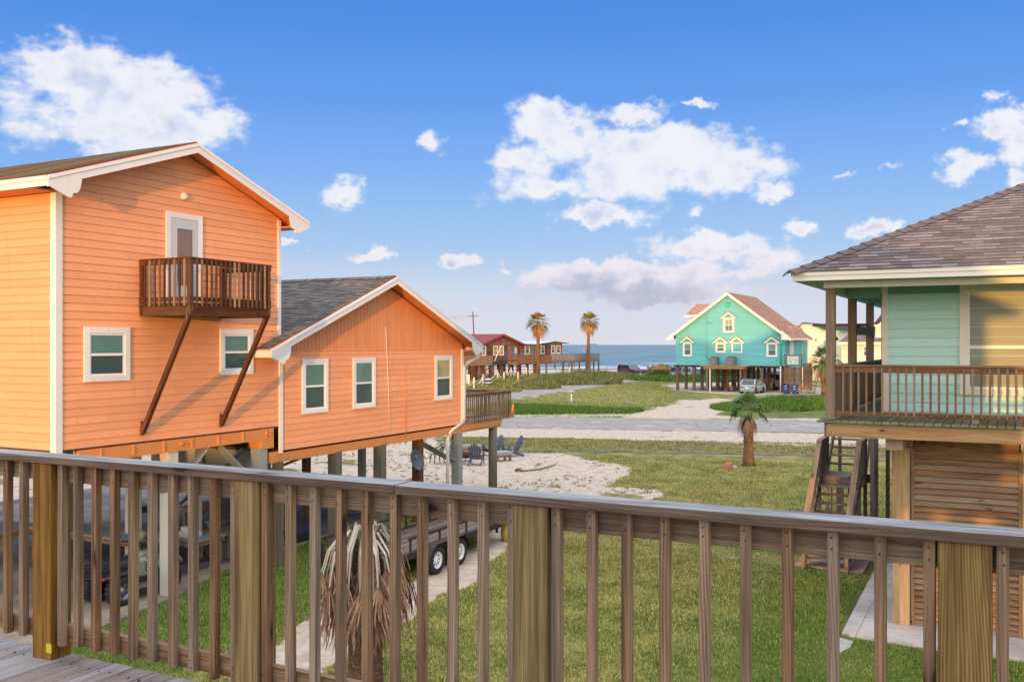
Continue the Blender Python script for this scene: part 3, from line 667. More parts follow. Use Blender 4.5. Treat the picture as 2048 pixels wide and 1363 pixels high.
# sparse weeds on the sand
Pw = scatter(SAND[0], 5000); k = fbm(Pw[:, 0]*.5, Pw[:, 1]*.5, 77) > .56; blades('sand_weeds', Pw[k], .1, .03, M_weed, .9, 9)

Mditch = concrete('ditch_gravel', lin(84, 82, 78), lin(128, 124, 118))
strip('ditch', wp((985, 901.5), (1250, 904.5), (1640, 911), (2300, 922)), wp((985, 900), (1250, 902.5), (1640, 908), (2300, 917)), Mditch, .02, 200, .55, seed=6)
# scattered litter on the sand: twigs and seaweed
tw = MB()
for _ in range(420):
    p = scatter(SAND[0], 1) if False else None
P_ = scatter(SAND[0], 1400)
for q in P_[(fbm(P_[:, 0]*.3, P_[:, 1]*.3, 90) > .47)][:420]:
    a = random.uniform(0, 2*PI); l = random.uniform(.05, .3); tw.beam((q[0], q[1], .012), (q[0]+l*math.cos(a), q[1]+l*math.sin(a), .02), random.uniform(.01, .03), .012)
setp(tw.build('twig_litter', M_dark), kind='stuff')
# ---------------------------------------------------------------- building parts
class Fr:      # a wall plane: point(u, z, off) = O + u*U + z*Vv + off*N
    def __init__(s, O, U, N, Vv=(0, 0, 1)): s.O = Vector(O); s.U = Vector(U).normalized(); s.N = Vector(N).normalized(); s.V = Vector(Vv).normalized()
    def p(s, u, z, o=0.): return s.O+s.U*u+s.V*z+s.N*o
def clip(poly, z, keep_above):
    out = []
    for i in range(len(poly)):
        a, b = poly[i], poly[(i+1) % len(poly)]; ia = (a[1] >= z) == keep_above or a[1] == z; ib = (b[1] >= z) == keep_above or b[1] == z
        if ia: out.append(a)
        if ia != ib:
            t = (z-a[1])/(b[1]-a[1]); out.append((a[0]+(b[0]-a[0])*t, z))
    return out
def lap(m, fr, poly, ex, lip=.013, butt=3.6, z0=None, mi=0, gap=.0):
    zs = [q[1] for q in poly]; z = min(zs) if z0 is None else z0
    if gap: m.face([fr.p(q[0], q[1], -.006) for q in poly], None, .5, mi)
    while z < max(zs)-1e-4:
        pc = clip(clip(poly, z+gap, True), min(z+ex, max(zs)), False)
        if len(pc) >= 3:
            us = [q[0] for q in pc]; u0, u1 = min(us), max(us)
            cuts = []; u = u0+random.uniform(.4, butt)
            while u < u1-.3: cuts.append(u); u += random.uniform(.75, 1.)*butt
            parts = [pc]
            for cu in cuts:
                last = parts.pop(); sw = [(q[1], q[0]) for q in last]
                L = [(b, a) for a, b in clip(sw, cu-.001, False)]; Rr = [(b, a) for a, b in clip(sw, cu+.001, True)]
                for q in (L, Rr):
                    if len(q) >= 3: parts.append(q)
            for pp in parts:
                r = random.random(); ov = random.uniform(0, 9)
                m.face([fr.p(q[0], q[1], lip*(1-(q[1]-z)/ex)+.002) for q in pp], [(q[0]+ov, q[1]) for q in pp], r, mi)
                lo = [q for q in pp if abs(q[1]-z-gap) < 1e-5]
                if len(lo) >= 2:
                    a, b = min(q[0] for q in lo), max(q[0] for q in lo)
                    m.face([fr.p(a, z+gap, .0), fr.p(b, z+gap, .0), fr.p(b, z+gap, lip+.002), fr.p(a, z+gap, lip+.002)], None, r, mi)
        z += ex
def boards(m, fr, poly, bw, gap=.012, lip=.012):   # vertical boards
    sw = [(q[1], q[0]) for q in poly]; us = [q[0] for q in poly]; u = min(us)
    m.face([fr.p(q[0], q[1], .001) for q in poly], None, .0)
    while u < max(us)-1e-3:
        pc = clip(clip(sw, u+gap/2, True), min(u+bw-gap/2, max(us)), False)
        if len(pc) >= 3:
            P = [fr.p(b, a, 0.) for a, b in pc]; m.prism(P, fr.N, lip)
        u += bw
def window(parent, fr, u0, u1, z0, z1, tw=.1, mt=None, glass_up=None, glass_dn=None, name='window', muntin=False, split=.5, sill=False, proud=.05, blind=False):
    mt = mt or M_white; t = MB(); o = .014
    def fb(a, b, c, d, d0, d1, mb=t): mb.prism([fr.p(a, c, d0), fr.p(b, c, d0), fr.p(b, d, d0), fr.p(a, d, d0)], fr.N, d1-d0)
    fb(u0, u0+tw, z0, z1, o, proud); fb(u1-tw, u1, z0, z1, o, proud); fb(u0+tw, u1-tw, z1-tw, z1, o, proud+.002); fb(u0+tw, u1-tw, z0, z0+tw*(.9), o, proud+.002)
    w = t.build(name, mt, parent); a, b, c, d = u0+tw, u1-tw, z0+tw*.9, z1-tw
    f = MB(); s = .045; zm = c+(d-c)*split
    for x0, x1, y0, y1, q in ((a, a+s, c, d, .036), (b-s, b, c, d, .036), (a+s, b-s, d-s, d, .038), (a+s, b-s, c, c+s, .038), (a+s, b-s, zm-.025, zm+.025, .042)): fb(x0, x1, y0, y1, o+.002, q, f)
    if muntin:
        fb((a+b)/2-.012, (a+b)/2+.012, c+s, zm-.025, .024, .032, f); fb((a+b)/2-.012, (a+b)/2+.012, zm+.025, d-s, .024, .032, f)
    f.build('sash', M_white2, w)
    if blind:
        bk = MB(); bk.face([fr.p(a, c, .018), fr.p(b, c, .018), fr.p(b, d, .018), fr.p(a, d, .018)]); bk.build('dark_backing', M_back, w)
        bl = MB(); z = c+s
        while z < d-s-.01:
            if abs(z-zm) > .04: bl.beam(fr.p(a+s, z, .026), fr.p(b-s, z, .026), .003, .058, (0, -.35, .95))
            z += .052
        for k in (.25, .75): bl.beam(fr.p(a+(b-a)*k, c+s, .031), fr.p(a+(b-a)*k, d-s, .031), .004, .002, (0, 1, 0))
        bl.build('blind', M_blind, w)
        for nm, y0, y1 in (('pane', zm+.02, d-s*.5), ('pane', c+s*.5, zm-.02)):
            g = MB(); g.face([fr.p(a+s*.5, y0, .0345), fr.p(b-s*.5, y0, .0345), fr.p(b-s*.5, y1, .0345), fr.p(a+s*.5, y1, .0345)]); g.build(nm, M_clear, w)
    else:
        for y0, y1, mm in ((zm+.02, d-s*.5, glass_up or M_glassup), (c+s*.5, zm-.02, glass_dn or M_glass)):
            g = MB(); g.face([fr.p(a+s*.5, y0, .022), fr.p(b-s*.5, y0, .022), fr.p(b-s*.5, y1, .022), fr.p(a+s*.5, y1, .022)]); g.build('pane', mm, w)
    return w
def roofplane(m, fr, poly, ex=.14, mi=0): lap(m, fr, poly, ex, .012, 200, mi=mi)
def gable_roof(parent, peak, eaveL, eaveR, along, length, mat, thick=.10, name='roof', ex=.14, under=None):
    # peak/eaves: 3D points of the front edge on the TOP surface; along: direction away from the front
    al = Vector(along).normalized(); m = MB()
    for E in (eaveL, eaveR):
        E = Vector(E); Pk = Vector(peak); up = (Pk-E); L = up.length; upn = up/L; N = al.cross(upn)
        if N.z < 0: N = -N
        fr = Fr(E, al, N, upn); roofplane(m, fr, [(0, 0), (length, 0), (length, L), (0, L)], ex)
        m.prism([E, E+al*length, Pk+al*length, Pk], -N, thick, mi=1)
    return m.build(name, [mat, under or M_coral2], parent)
# ================================================================ ORANGE HOUSE
def orange_house():
    H = thing('orange_stilt_house', 'orange two storey lap sided house on stilts with a small dark balcony', 'house', (-16.06, 15.3, 0))
    X = -16.06; wall = Fr((X, 0, 0), (0, 1, 0), (1, 0, 0)); left = Fr((X, 12.21, 0), (-1, 0, 0), (0, -1, 0)); right = Fr((X, 18.5, 0), (-1, 0, 0), (0, 1, 0))
    ya, yb, ym = 12.21, 18.5, 15.33; zb = 3.47
    sl = (9.83-8.58)/(15.3-11.7)
    zt = lambda y: 9.72-abs(y-ym)*sl
    def w(m):
        lap(m, wall, [(ya, zb), (yb, zb), (yb, zt(yb)), (ym, zt(ym)), (ya, zt(ya))], .157, .014, gap=.005)
    one('gable_wall', M_coral, w, H)
    one('side_wall', M_coral, lambda m: lap(m, left, [(0, zb), (10, zb), (10, zt(ya)), (0, zt(ya))], .157, gap=.007), H); one('side_wall', M_coral, lambda m: lap(m, right, [(0, zb), (10, zb), (10, zt(yb)), (0, zt(yb))], .157), H)
    one('back_wall', M_coral, lambda m: m.prism([(X-10, ya, zb), (X-10, yb, zb), (X-10, yb, zt(yb)), (X-10, ym, zt(ym)), (X-10, ya, zt(ya))], (-1, 0, 0), .05), H)
    one('floor_underside', M_dark, lambda m: m.box(X-10, X-.02, ya+.02, yb-.02, 3.42, 3.50), H)
    # roof
    pk = (-15.58, 15.3, 9.86); eL = (-15.58, 11.66, 9.86-3.64*sl); eR = (-15.58, 18.98, 9.86-3.68*sl)
    gable_roof(H, pk, eL, eR, (-1, 0, 0), 11, M_sh1, thick=.09)
    def rake(m, y0, z0, y1, z1, x0=-15.56, h=.2, t=.03):
        m.prism([(x0, y0, z0), (x0, y1, z1), (x0, y1, z1-h), (x0, y0, z0-h)], (1, 0, 0), t)
        m.prism([(x0+t, y0, z0), (x0+t, y1, z1), (x0+t, y1, z1-.06), (x0+t, y0, z0-.06)], (1, 0, 0), .018)
    def brk(m, y, z, s, x0=-15.56):       # scalloped end piece
        pts = [(y, z)]; 
        prof = [(0, -.2), (.42, -.36), (.48, -.35), (.51, -.27), (.60, -.25), (.65, -.19), (.68, -.10), (.70, .02)]
        for a, b in prof: pts.append((y+s*a, z+b+.0))
        pts.append((y+s*.70, z+.18)); 
        m.prism([(x0-.002, q, r) for q, r in pts], (1, 0, 0), .034)
    def fas(m):
        rake(m, eL[1]-.02, eL[2]-.02, pk[1], pk[2]-.02); rake(m, eR[1]+.02, eR[2]-.02, pk[1]+.0005, pk[2]-.02)
    one('rake_board', M_white, fas, H)
    one('rake_bracket', M_white, lambda m: brk(m, eL[1], eL[2], 1), H); one('rake_bracket', M_white, lambda m: brk(m, eR[1], eR[2], -1), H)
    one('eave_board', M_white, lambda m: (m.box(-26.6, -15.565, eL[1]-.03, eL[1], eL[2]-.2, eL[2]-.03), m.box(-26.6, -15.565, eL[1]-.05, eL[1]-.03, eL[2]-.09, eL[2]-.02)), H)
    one('eave_board', M_white, lambda m: m.box(-26.6, -15.565, eR[1], eR[1]+.03, eR[2]-.2, eR[2]-.03), H)
    one('soffit', M_coral2, lambda m: m.box(-26.5, X+.0, eL[1], ya-.001, eL[2]-.2, eL[2]-.17), H); one('soffit', M_coral2, lambda m: (m.box(-26.5, X+.0, yb+.001, eR[1], eR[2]-.2, eR[2]-.17), m.box(X, -15.565, eR[1]-.5, eR[1]-.001, eR[2]-.20, eR[2]-.17)), H)
    one('ridge_cap', M_sh1, lambda m: m.prism([(-15.6, 15.12, 9.815), (-15.6, 15.3, 9.885), (-15.6, 15.48, 9.815)], (-1, 0, 0), 11), H)
    # corner boards
    one('corner_board', M_white, lambda m: (m.box(X-.02, X+.035, ya-.035, ya+.11, zb-.1, zt(ya)-.05), m.box(X-.13, X-.022, ya-.033, ya-.0, zb-.1, zt(ya)-.05)), H)
    one('corner_board', M_white, lambda m: (m.box(X+.0, X+.035, yb-.08, yb+.03, 5.45, zt(yb)-.05)), H)
    # beams and joist ends
    def bm_(m):
        m.beam((X-.06, ya+.5, 3.3), (X-.06, yb-.25, 3.3), .14, .26)
        for k in range(7): m.beam((X+.02, ya+1.0+k*.8, 3.2), (X+.02, ya+1.0+k*.8, 3.42), .03, .035)
    one('floor_beam', M_beamp, bm_, H)
    one('floor_beam', M_beamp, lambda m: m.box(X-.45, X+.0, yb-.62, yb-.2, 2.95, 3.44), H)
    def blt(m):
        for y in (15.25, 15.4, 15.32, 18.0, 18.12):
            m.cyl((X+.01, y, 3.3+random.uniform(-.06, .06)), (X+.06, y, 3.3), .028, n=6)
    one('beam_bolts', M_beamp, blt, H)
    # windows
    window(H, wall, 12.80, 13.90, 4.76, 5.84, .12); window(H, wall, 16.45, 17.53, 4.79, 5.85, .12)
    # door with glazed storm door
    D = MB(); fr = wall
    def pb(mb, a, b, c, d, o0, o1): mb.prism([fr.p(a, c, o0), fr.p(b, c, o0), fr.p(b, d, o0), fr.p(a, d, o0)], fr.N, o1-o0)
    pb(D, 14.86, 14.98, 6.18, 8.36, .014, .05); pb(D, 15.78, 15.90, 6.18, 8.36, .014, .05); pb(D, 14.98, 15.78, 8.24, 8.36, .014, .052)
    door = D.build('door', M_white, H)
    s = MB(); pb(s, 14.98, 15.13, 6.18, 8.235, .016, .046); pb(s, 15.63, 15.78, 6.18, 8.235, .016, .046); pb(s, 15.13, 15.63, 8.05, 8.235, .016, .046); pb(s, 15.13, 15.63, 6.18, 6.75, .016, .046)
    for a, b, c, d in ((15.13, 15.155, 6.75, 8.05), (15.605, 15.63, 6.75, 8.05), (15.155, 15.605, 8.02, 8.05), (15.155, 15.605, 6.75, 6.78)): pb(s, a, b, c, d, .03, .052)
    s.build('storm_door', M_greyp if False else plain('storm_door_grey', (.52, .55, .56), .45), door)
    s = MB(); pb(s, 15.13, 15.63, 6.75, 8.05, .016, .02)
    for a, b in ((15.19, 15.35), (15.41, 15.57)):
        for c, d in ((7.45, 7.9), (6.82, 7.35)): pb(s, a, b, c, d, .0205, .026)
    s.build('inner_door', plain('inner_door_paint', (.80, .45, .28), .5), door)
    s = MB(); s.face([fr.p(15.155, 6.78, .04), fr.p(15.605, 6.78, .04), fr.p(15.605, 8.02, .04), fr.p(15.155, 8.02, .04)]); s.build('pane', M_clear, door)
    one('junction_cap', M_creamtrim, lambda m: (m.lathe([(.001, .07), (.05, .068), (.075, .05), (.085, .0)], (X+.012, 15.37, 8.74), (1, 0, 0), 8, sm=False), [m.cyl((X+.07, 15.37+.045*math.cos(a), 8.74+.045*math.sin(a)), (X+.086, 15.37+.045*math.cos(a), 8.74+.045*math.sin(a)), .014, n=6) for a in (0, 2.1, 4.2)]), H)
    # balcony
    B = bpy.data.objects.new('balcony', None); COL.objects.link(B); B.parent = H; ORG[B.name] = ORG[H.name]
    xo = -14.6; y0, y1 = 14.17, 16.53
    one('balcony_frame', M_dark, lambda m: (m.box(X+.015, xo, y0, y0+.04, 6.09, 6.31), m.box(X+.015, xo, y1-.04, y1, 6.09, 6.31), m.box(xo-.04, xo, y0+.041, y1-.041, 6.08, 6.30), [m.box(X+.015, xo-.041, y, y+.04, 6.12, 6.30) for y in (14.75, 15.33, 15.9)]), B)
    one('balcony_floor', M_dark, lambda m: [m.box(X+.02+i*.145, X+.155+i*.145, y0-.03, y1+.03, 6.312, 6.345) for i in range(10)], B)
    def rails(m):
        for z, h in ((7.245, .035), (6.42, .09), (7.17, .09)):
            w = .14 if h < .05 else .04
            m.box(xo-w, xo+.02*(h < .05), y0-.02, y1+.02, z-h/2, z+h/2)
            m.box(X+.02, xo-w-.001, y0-.02, y0-.02+w, z-h/2, z+h/2); m.box(X+.02, xo-w-.001, y1+.02-w, y1+.02, z-h/2, z+h/2)
    one('balcony_rail', M_dark, rails, B)
    for px_, py_ in ((xo-.05, y0+.04), (xo-.05, y1-.04), (X+.06, y0+.04), (X+.06, y1-.04)): one('balcony_post', M_dark, lambda m: m.box(px_-.045, px_+.045, py_-.045, py_+.045, 6.1, 7.225), B)
    pale = (2, 5, 9, 14)
    k = 0
    for i in range(9):
        x = X+.2+i*.14
        if x < xo-.1:
            one('baluster', M_cedar if k % 5 in (1, 3) else M_dark, lambda m: m.box(x, x+.035, y0-.057, y0-.022, 6.28, 7.225), B); k += 1
            one('baluster', M_dark, lambda m: m.box(x, x+.035, y1+.022, y1+.057, 6.28, 7.225), B)
    for i in range(17):
        y = y0+.12+i*.133
        one('baluster', M_cedar if i in (1, 8, 9, 15) else M_dark, lambda m: m.box(xo+.022, xo+.057, y, y+.035, 6.28, 7.225), B)
    for y in (y0+.04, y1-.06):
        one('knee_brace', M_dark, lambda m: (m.beam((X+.06, y, 3.66), (xo-.05, y, 6.12), .09, .09, (1, 0, 0)), m.beam((X+.02, y, 3.60), (X+.02, y, 3.9), .1, .03, (0, 1, 0))), B)
        one('brace_strap', M_metal, lambda m: (m.beam((xo+.01, y, 6.25), (xo-.12, y, 5.95), .045, .012, (0, 1, 0)), m.beam((xo-.06, y-.05, 6.25), (xo-.1, y-.05, 5.98), .03, .01)), B)
    # ---------------- lower wing
    zb2 = 2.85; c, d, pm = 18.53, 27.5, 22.93
    s2 = (7.42-5.36)/(22.93-17.62); zt2 = lambda y: 7.28-abs(y-pm)*s2
    one('wing_wall', M_coral, lambda m: (lap(m, wall, [(c, zb2), (d, zb2), (d, 5.33), (c, 5.33)], .158, gap=.005)), H)
    one('gable_boards', M_coral2, lambda m: boards(m, wall, [(c, 5.35), (d, 5.35), (d, max(5.36, zt2(d))), (pm, zt2(pm)), (c, max(5.36, zt2(c)))], .152), H)
    one('gable_ledge', M_coral2, lambda m: m.box(X+.0, X+.03, c+.1, d-.02, 5.325, 5.352), H)
    one('wing_end_wall', M_coral, lambda m: (lap(m, Fr((X, d, 0), (-1, 0, 0), (0, 1, 0)), [(0, zb2), (9, zb2), (9, 5.35), (0, 5.35)], .158), m.box(X-9, X-8.95, c, d-.01, zb2, 5.5)), H)
    one('wing_floor_underside', M_dark, lambda m: m.box(X-9, X-.02, c+.02, d-.02, 2.80, 2.87), H)
    pk2 = (-15.58, pm, 7.44); a2 = (-15.58, 17.62, 7.44-5.31*s2); b2 = (-15.58, 27.98, 7.44-5.05*s2)
    m = MB(); upl = Vector(pk2)-Vector(a2); L = upl.length; upn = upl/L; N = Vector((-1, 0, 0)).cross(upn); N = N if N.z > 0 else -N
    cut = (18.5-17.62)/(pm-17.62)*L
    roofplane(m, Fr(a2, (-1, 0, 0), N, upn), [(0, 0), (.478, 0), (.478, cut), (9.5, cut), (9.5, L), (0, L)], .14)
    # (the L-shaped outline is split into two convex pieces)
    m = MB(); fr = Fr(a2, (-1, 0, 0), N, upn)
    k = math.ceil(cut/.14)*.14
    roofplane(m, fr, [(0, 0), (.478, 0), (.478, k), (0, k)], .14); lap(m, fr, [(0, k), (9.5, k), (9.5, L), (0, L)], .14, .012, 200)
    m.prism([fr.p(0, 0), fr.p(.478, 0), fr.p(.478, k), fr.p(0, k)], -N, .09, mi=1); m.prism([fr.p(0, k), fr.p(9.5, k), fr.p(9.5, L), fr.p(0, L)], -N, .09, mi=1)
    upr = Vector(pk2)-Vector(b2); L2 = upr.length; un2 = upr/L2; N2 = Vector((-1, 0, 0)).cross(un2); N2 = N2 if N2.z > 0 else -N2
    f2 = Fr(b2, (-1, 0, 0), N2, un2); roofplane(m, f2, [(0, 0), (9.5, 0), (9.5, L2), (0, L2)], .14); m.prism([f2.p(0, 0), f2.p(9.5, 0), f2.p(9.5, L2), f2.p(0, L2)], -N2, .09, mi=1)
    m.build('wing_roof', [M_sh1, M_coral2], H)
    one('ridge_cap', M_sh1, lambda m: m.prism([(-15.62, pm-.2, 7.39), (-15.62, pm, 7.475), (-15.62, pm+.2, 7.39)], (-1, 0, 0), 9.4), H)
    one('wing_rake_board', M_white, lambda m: (rake(m, a2[1]-.02, a2[2]-.02, pk2[1], pk2[2]-.02, h=.19), rake(m, b2[1]+.02, b2[2]-.02, pk2[1]+.0005, pk2[2]-.02, h=.19)), H)
    one('rake_bracket', M_white, lambda m: brk(m, a2[1], a2[2], 1), H); one('rake_bracket', M_white, lambda m: brk(m, b2[1], b2[2], -1), H)
    one('eave_board', M_white, lambda m: m.box(-16.04, -15.565, a2[1]-.03, a2[1], a2[2]-.2, a2[2]-.03), H); one('eave_board', M_white, lambda m: (m.box(-25, -15.565, b2[1], b2[1]+.03, b2[2]-.2, b2[2]-.03)), H)
    one('soffit', M_coral2, lambda m: m.box(X+.02, -15.565, a2[1]+.001, a2[1]+.9, a2[2]-.2, a2[2]-.18), H); one('soffit', M_coral2, lambda m: m.box(X-9, -15.565, d+.001, b2[1]-.001, b2[2]-.2, b2[2]-.18), H)
    one('corner_board', M_white, lambda m: (m.box(X+.0, X+.04, c-.06, c+.06, zb2-.06, a2[2]-.1)), H)
    one('corner_board', M_white, lambda m: (m.box(X+.0, X+.04, d-.09, d+.03, zb2-.03, 5.33), ), H)
    one('wing_beam', M_beamp, lambda m: m.beam((X-.08, c-.35, 2.70), (X-.08, 30.3, 2.70), .12, .27), H)
    for a, b, z0, z1, gu in ((19.33, 20.38, 3.71, 5.12, None), (21.48, 22.54, 3.71, 5.13, None), (25.75, 26.82, 3.72, 5.14, M_gwarm)): window(H, wall, a, b, z0, z1, .11, glass_up=gu)
    # thin cables down the wall and a crack line
    one('wall_cable', M_creamtrim, lambda m: m.tube([(X+.03, 23.05, 6.0), (X+.035, 23.1, 5.3), (X+.02, 23.2, 4.2), (X+.03, 23.25, 2.9)], .012, 5), H)
    one('wall_cable', M_coral2, lambda m: m.tube([(X+.03, 24.05, 4.85), (X+.03, 24.08, 3.9), (X+.03, 24.1, 2.75)], .011, 5), H)
    # downspout
    xs = X+.07
    one('downspout', M_white, lambda m: (m.tube([(-15.62, 27.9, 5.17), (-15.66, 27.86, 5.08), (xs+.05, 27.62, 4.88), (xs, 27.56, 4.76), (xs, 27.54, 3.0), (xs, 27.52, 2.9), (xs-.1, 26.95, 2.72), (xs-.12, 26.7, 2.6), (xs-.12, 26.66, 2.45), (xs-.12, 26.66, .1)], .055, 10)), H)
    # end deck with railing
    dk = bpy.data.objects.new('end_deck', None); COL.objects.link(dk); dk.parent = H; ORG[dk.name] = ORG[H.name]
    one('deck_boards', M_deck, lambda m: [m.box(X-4, X+.02, d+.04+i*.145, d+.175+i*.145, 2.86, 2.895) for i in range(24)], dk)
    one('rim_board', M_beamp, lambda m: (m.box(X-.04, X+.015, 27.56, 30.3, 2.64, 2.855)), dk)
    def drail(m):
        m.box(X-.07, X+.07, 27.56, 31.1, 3.80, 3.84); m.box(X-.02, X+.02, 27.56, 31.0, 3.70, 3.797); m.box(X-.02, X+.02, 27.56, 31.0, 3.0, 3.08)
        m.box(X-4, X-.071, 30.96, 31.1, 3.80, 3.84); m.box(X-4, X-.071, 31.01, 31.05, 3.7, 3.797); m.box(X-4, X-.071, 31.01, 31.05, 3.0, 3.08)
    one('deck_rail', M_rail, drail, dk)
    for i in range(24): one('baluster', M_rail, lambda m: m.box(X+.022, X+.058, 27.7+i*.139, 27.736+i*.139, 2.82, 3.797), dk)
    for i in range(20): one('baluster', M_rail, lambda m: m.box(X-.2-i*.18, X-.164-i*.18, 31.052, 31.088, 2.9, 3.797), dk)
    # stilts
    def stilt(x, y, zt_, mat, w=.26, sq=True, cap=0):
        m = MB()
        if sq: m.box(x-w/2, x+w/2, y-w/2, y+w/2, 0, zt_)
        else: m.cyl((x, y, 0), (x, y, zt_), w/2*1.05, w/2, 14)
        return m.build('stilt', mat, H)
    stilt(-16.22, 15.12, 3.17, M_cream, .27); stilt(-16.22, 17.95, 2.96, M_greyp, .28); stilt(-16.06, 18.45, 2.58, M_pile, .2)
    stilt(-20.6, 15.55, 3.4, M_cream, .27); stilt(-18.9, 16.5, 3.4, M_cream, .27); stilt(-18.7, 18.3, 3.4, M_cream, .25); stilt(-23.5, 15.4, 3.4, M_cream, .27); stilt(-23.5, 18.2, 3.4, M_greyp, .25); stilt(-25.7, 12.6, 3.4, M_greyp, .25)
    for x, y, mt in ((-16.2, 20.9, M_pile), (-16.2, 23.0, M_pile), (-19.4, 20.9, M_pile2), (-19.4, 23.6, M_pile2), (-22.5, 20.9, M_pile2), (-22.5, 24.5, M_pile2), (-24.6, 22.5, M_pile2), (-19.4, 26.5, M_greyp), (-23.5, 27., M_pile2)): stilt(x, y, 2.6 if x > -17 else 2.82, mt, .27 if x > -17 else .2, x < -17 or True)
    stilt(-16.25, 25.1, 2.57, M_pile2, .26); stilt(-16.2, 27.4, 2.57, M_greyp, .27); stilt(-16.2, 29.9, 2.58, M_pile, .30, False)
    def braces(m):
        for p0, p1 in (((-16.2, 17.95, 1.95), (-16.2, 16.6, 3.12)), ((-16.2, 15.12, 2.2), (-16.2, 16.2, 3.15)), ((-16.2, 15.12, 2.2), (-16.2, 14.0, 3.15)), ((-16.9, 18.2, 2.9), (-19.3, 18.3, 1.3)), ((-18.9, 16.4, 2.1), (-20.4, 15.6, 3.3)), ((-20.6, 15.6, 2.1), (-19.1, 16.4, 3.3)), ((-19.4, 20.9, 1.6), (-16.3, 20.9, 2.75)), ((-16.2, 27.3, 1.6), (-17.9, 26.2, 2.75)), ((-20.6, 15.5, 1.8), (-22., 15.5, 3.2))):
            one('cross_brace', M_greyp, lambda q: q.beam(p0, p1, .05, .19, (1, 0, .3)), H)
    braces(None)
    one('girder', M_dark, lambda m: (m.box(-25, -16.3, 14.95, 15.25, 3.17, 3.41), m.box(-25, -16.3, 17.8, 18.1, 3.17, 3.41), m.box(-25, -16.3, 20.8, 21.05, 2.55, 2.79), m.box(-25, -16.3, 23.6, 23.85, 2.55, 2.79), m.box(-25, -16.3, 26.4, 26.6, 2.55, 2.79)), H)
    one('storage_wall', M_greyp, lambda m: (m.box(-20.6, -16.5, 18.58, 18.7, 1.95, 2.8), m.box(-19.2, -18.9, 18.8, 21, 1.7, 2.8)), H)
    return H
orange_house()
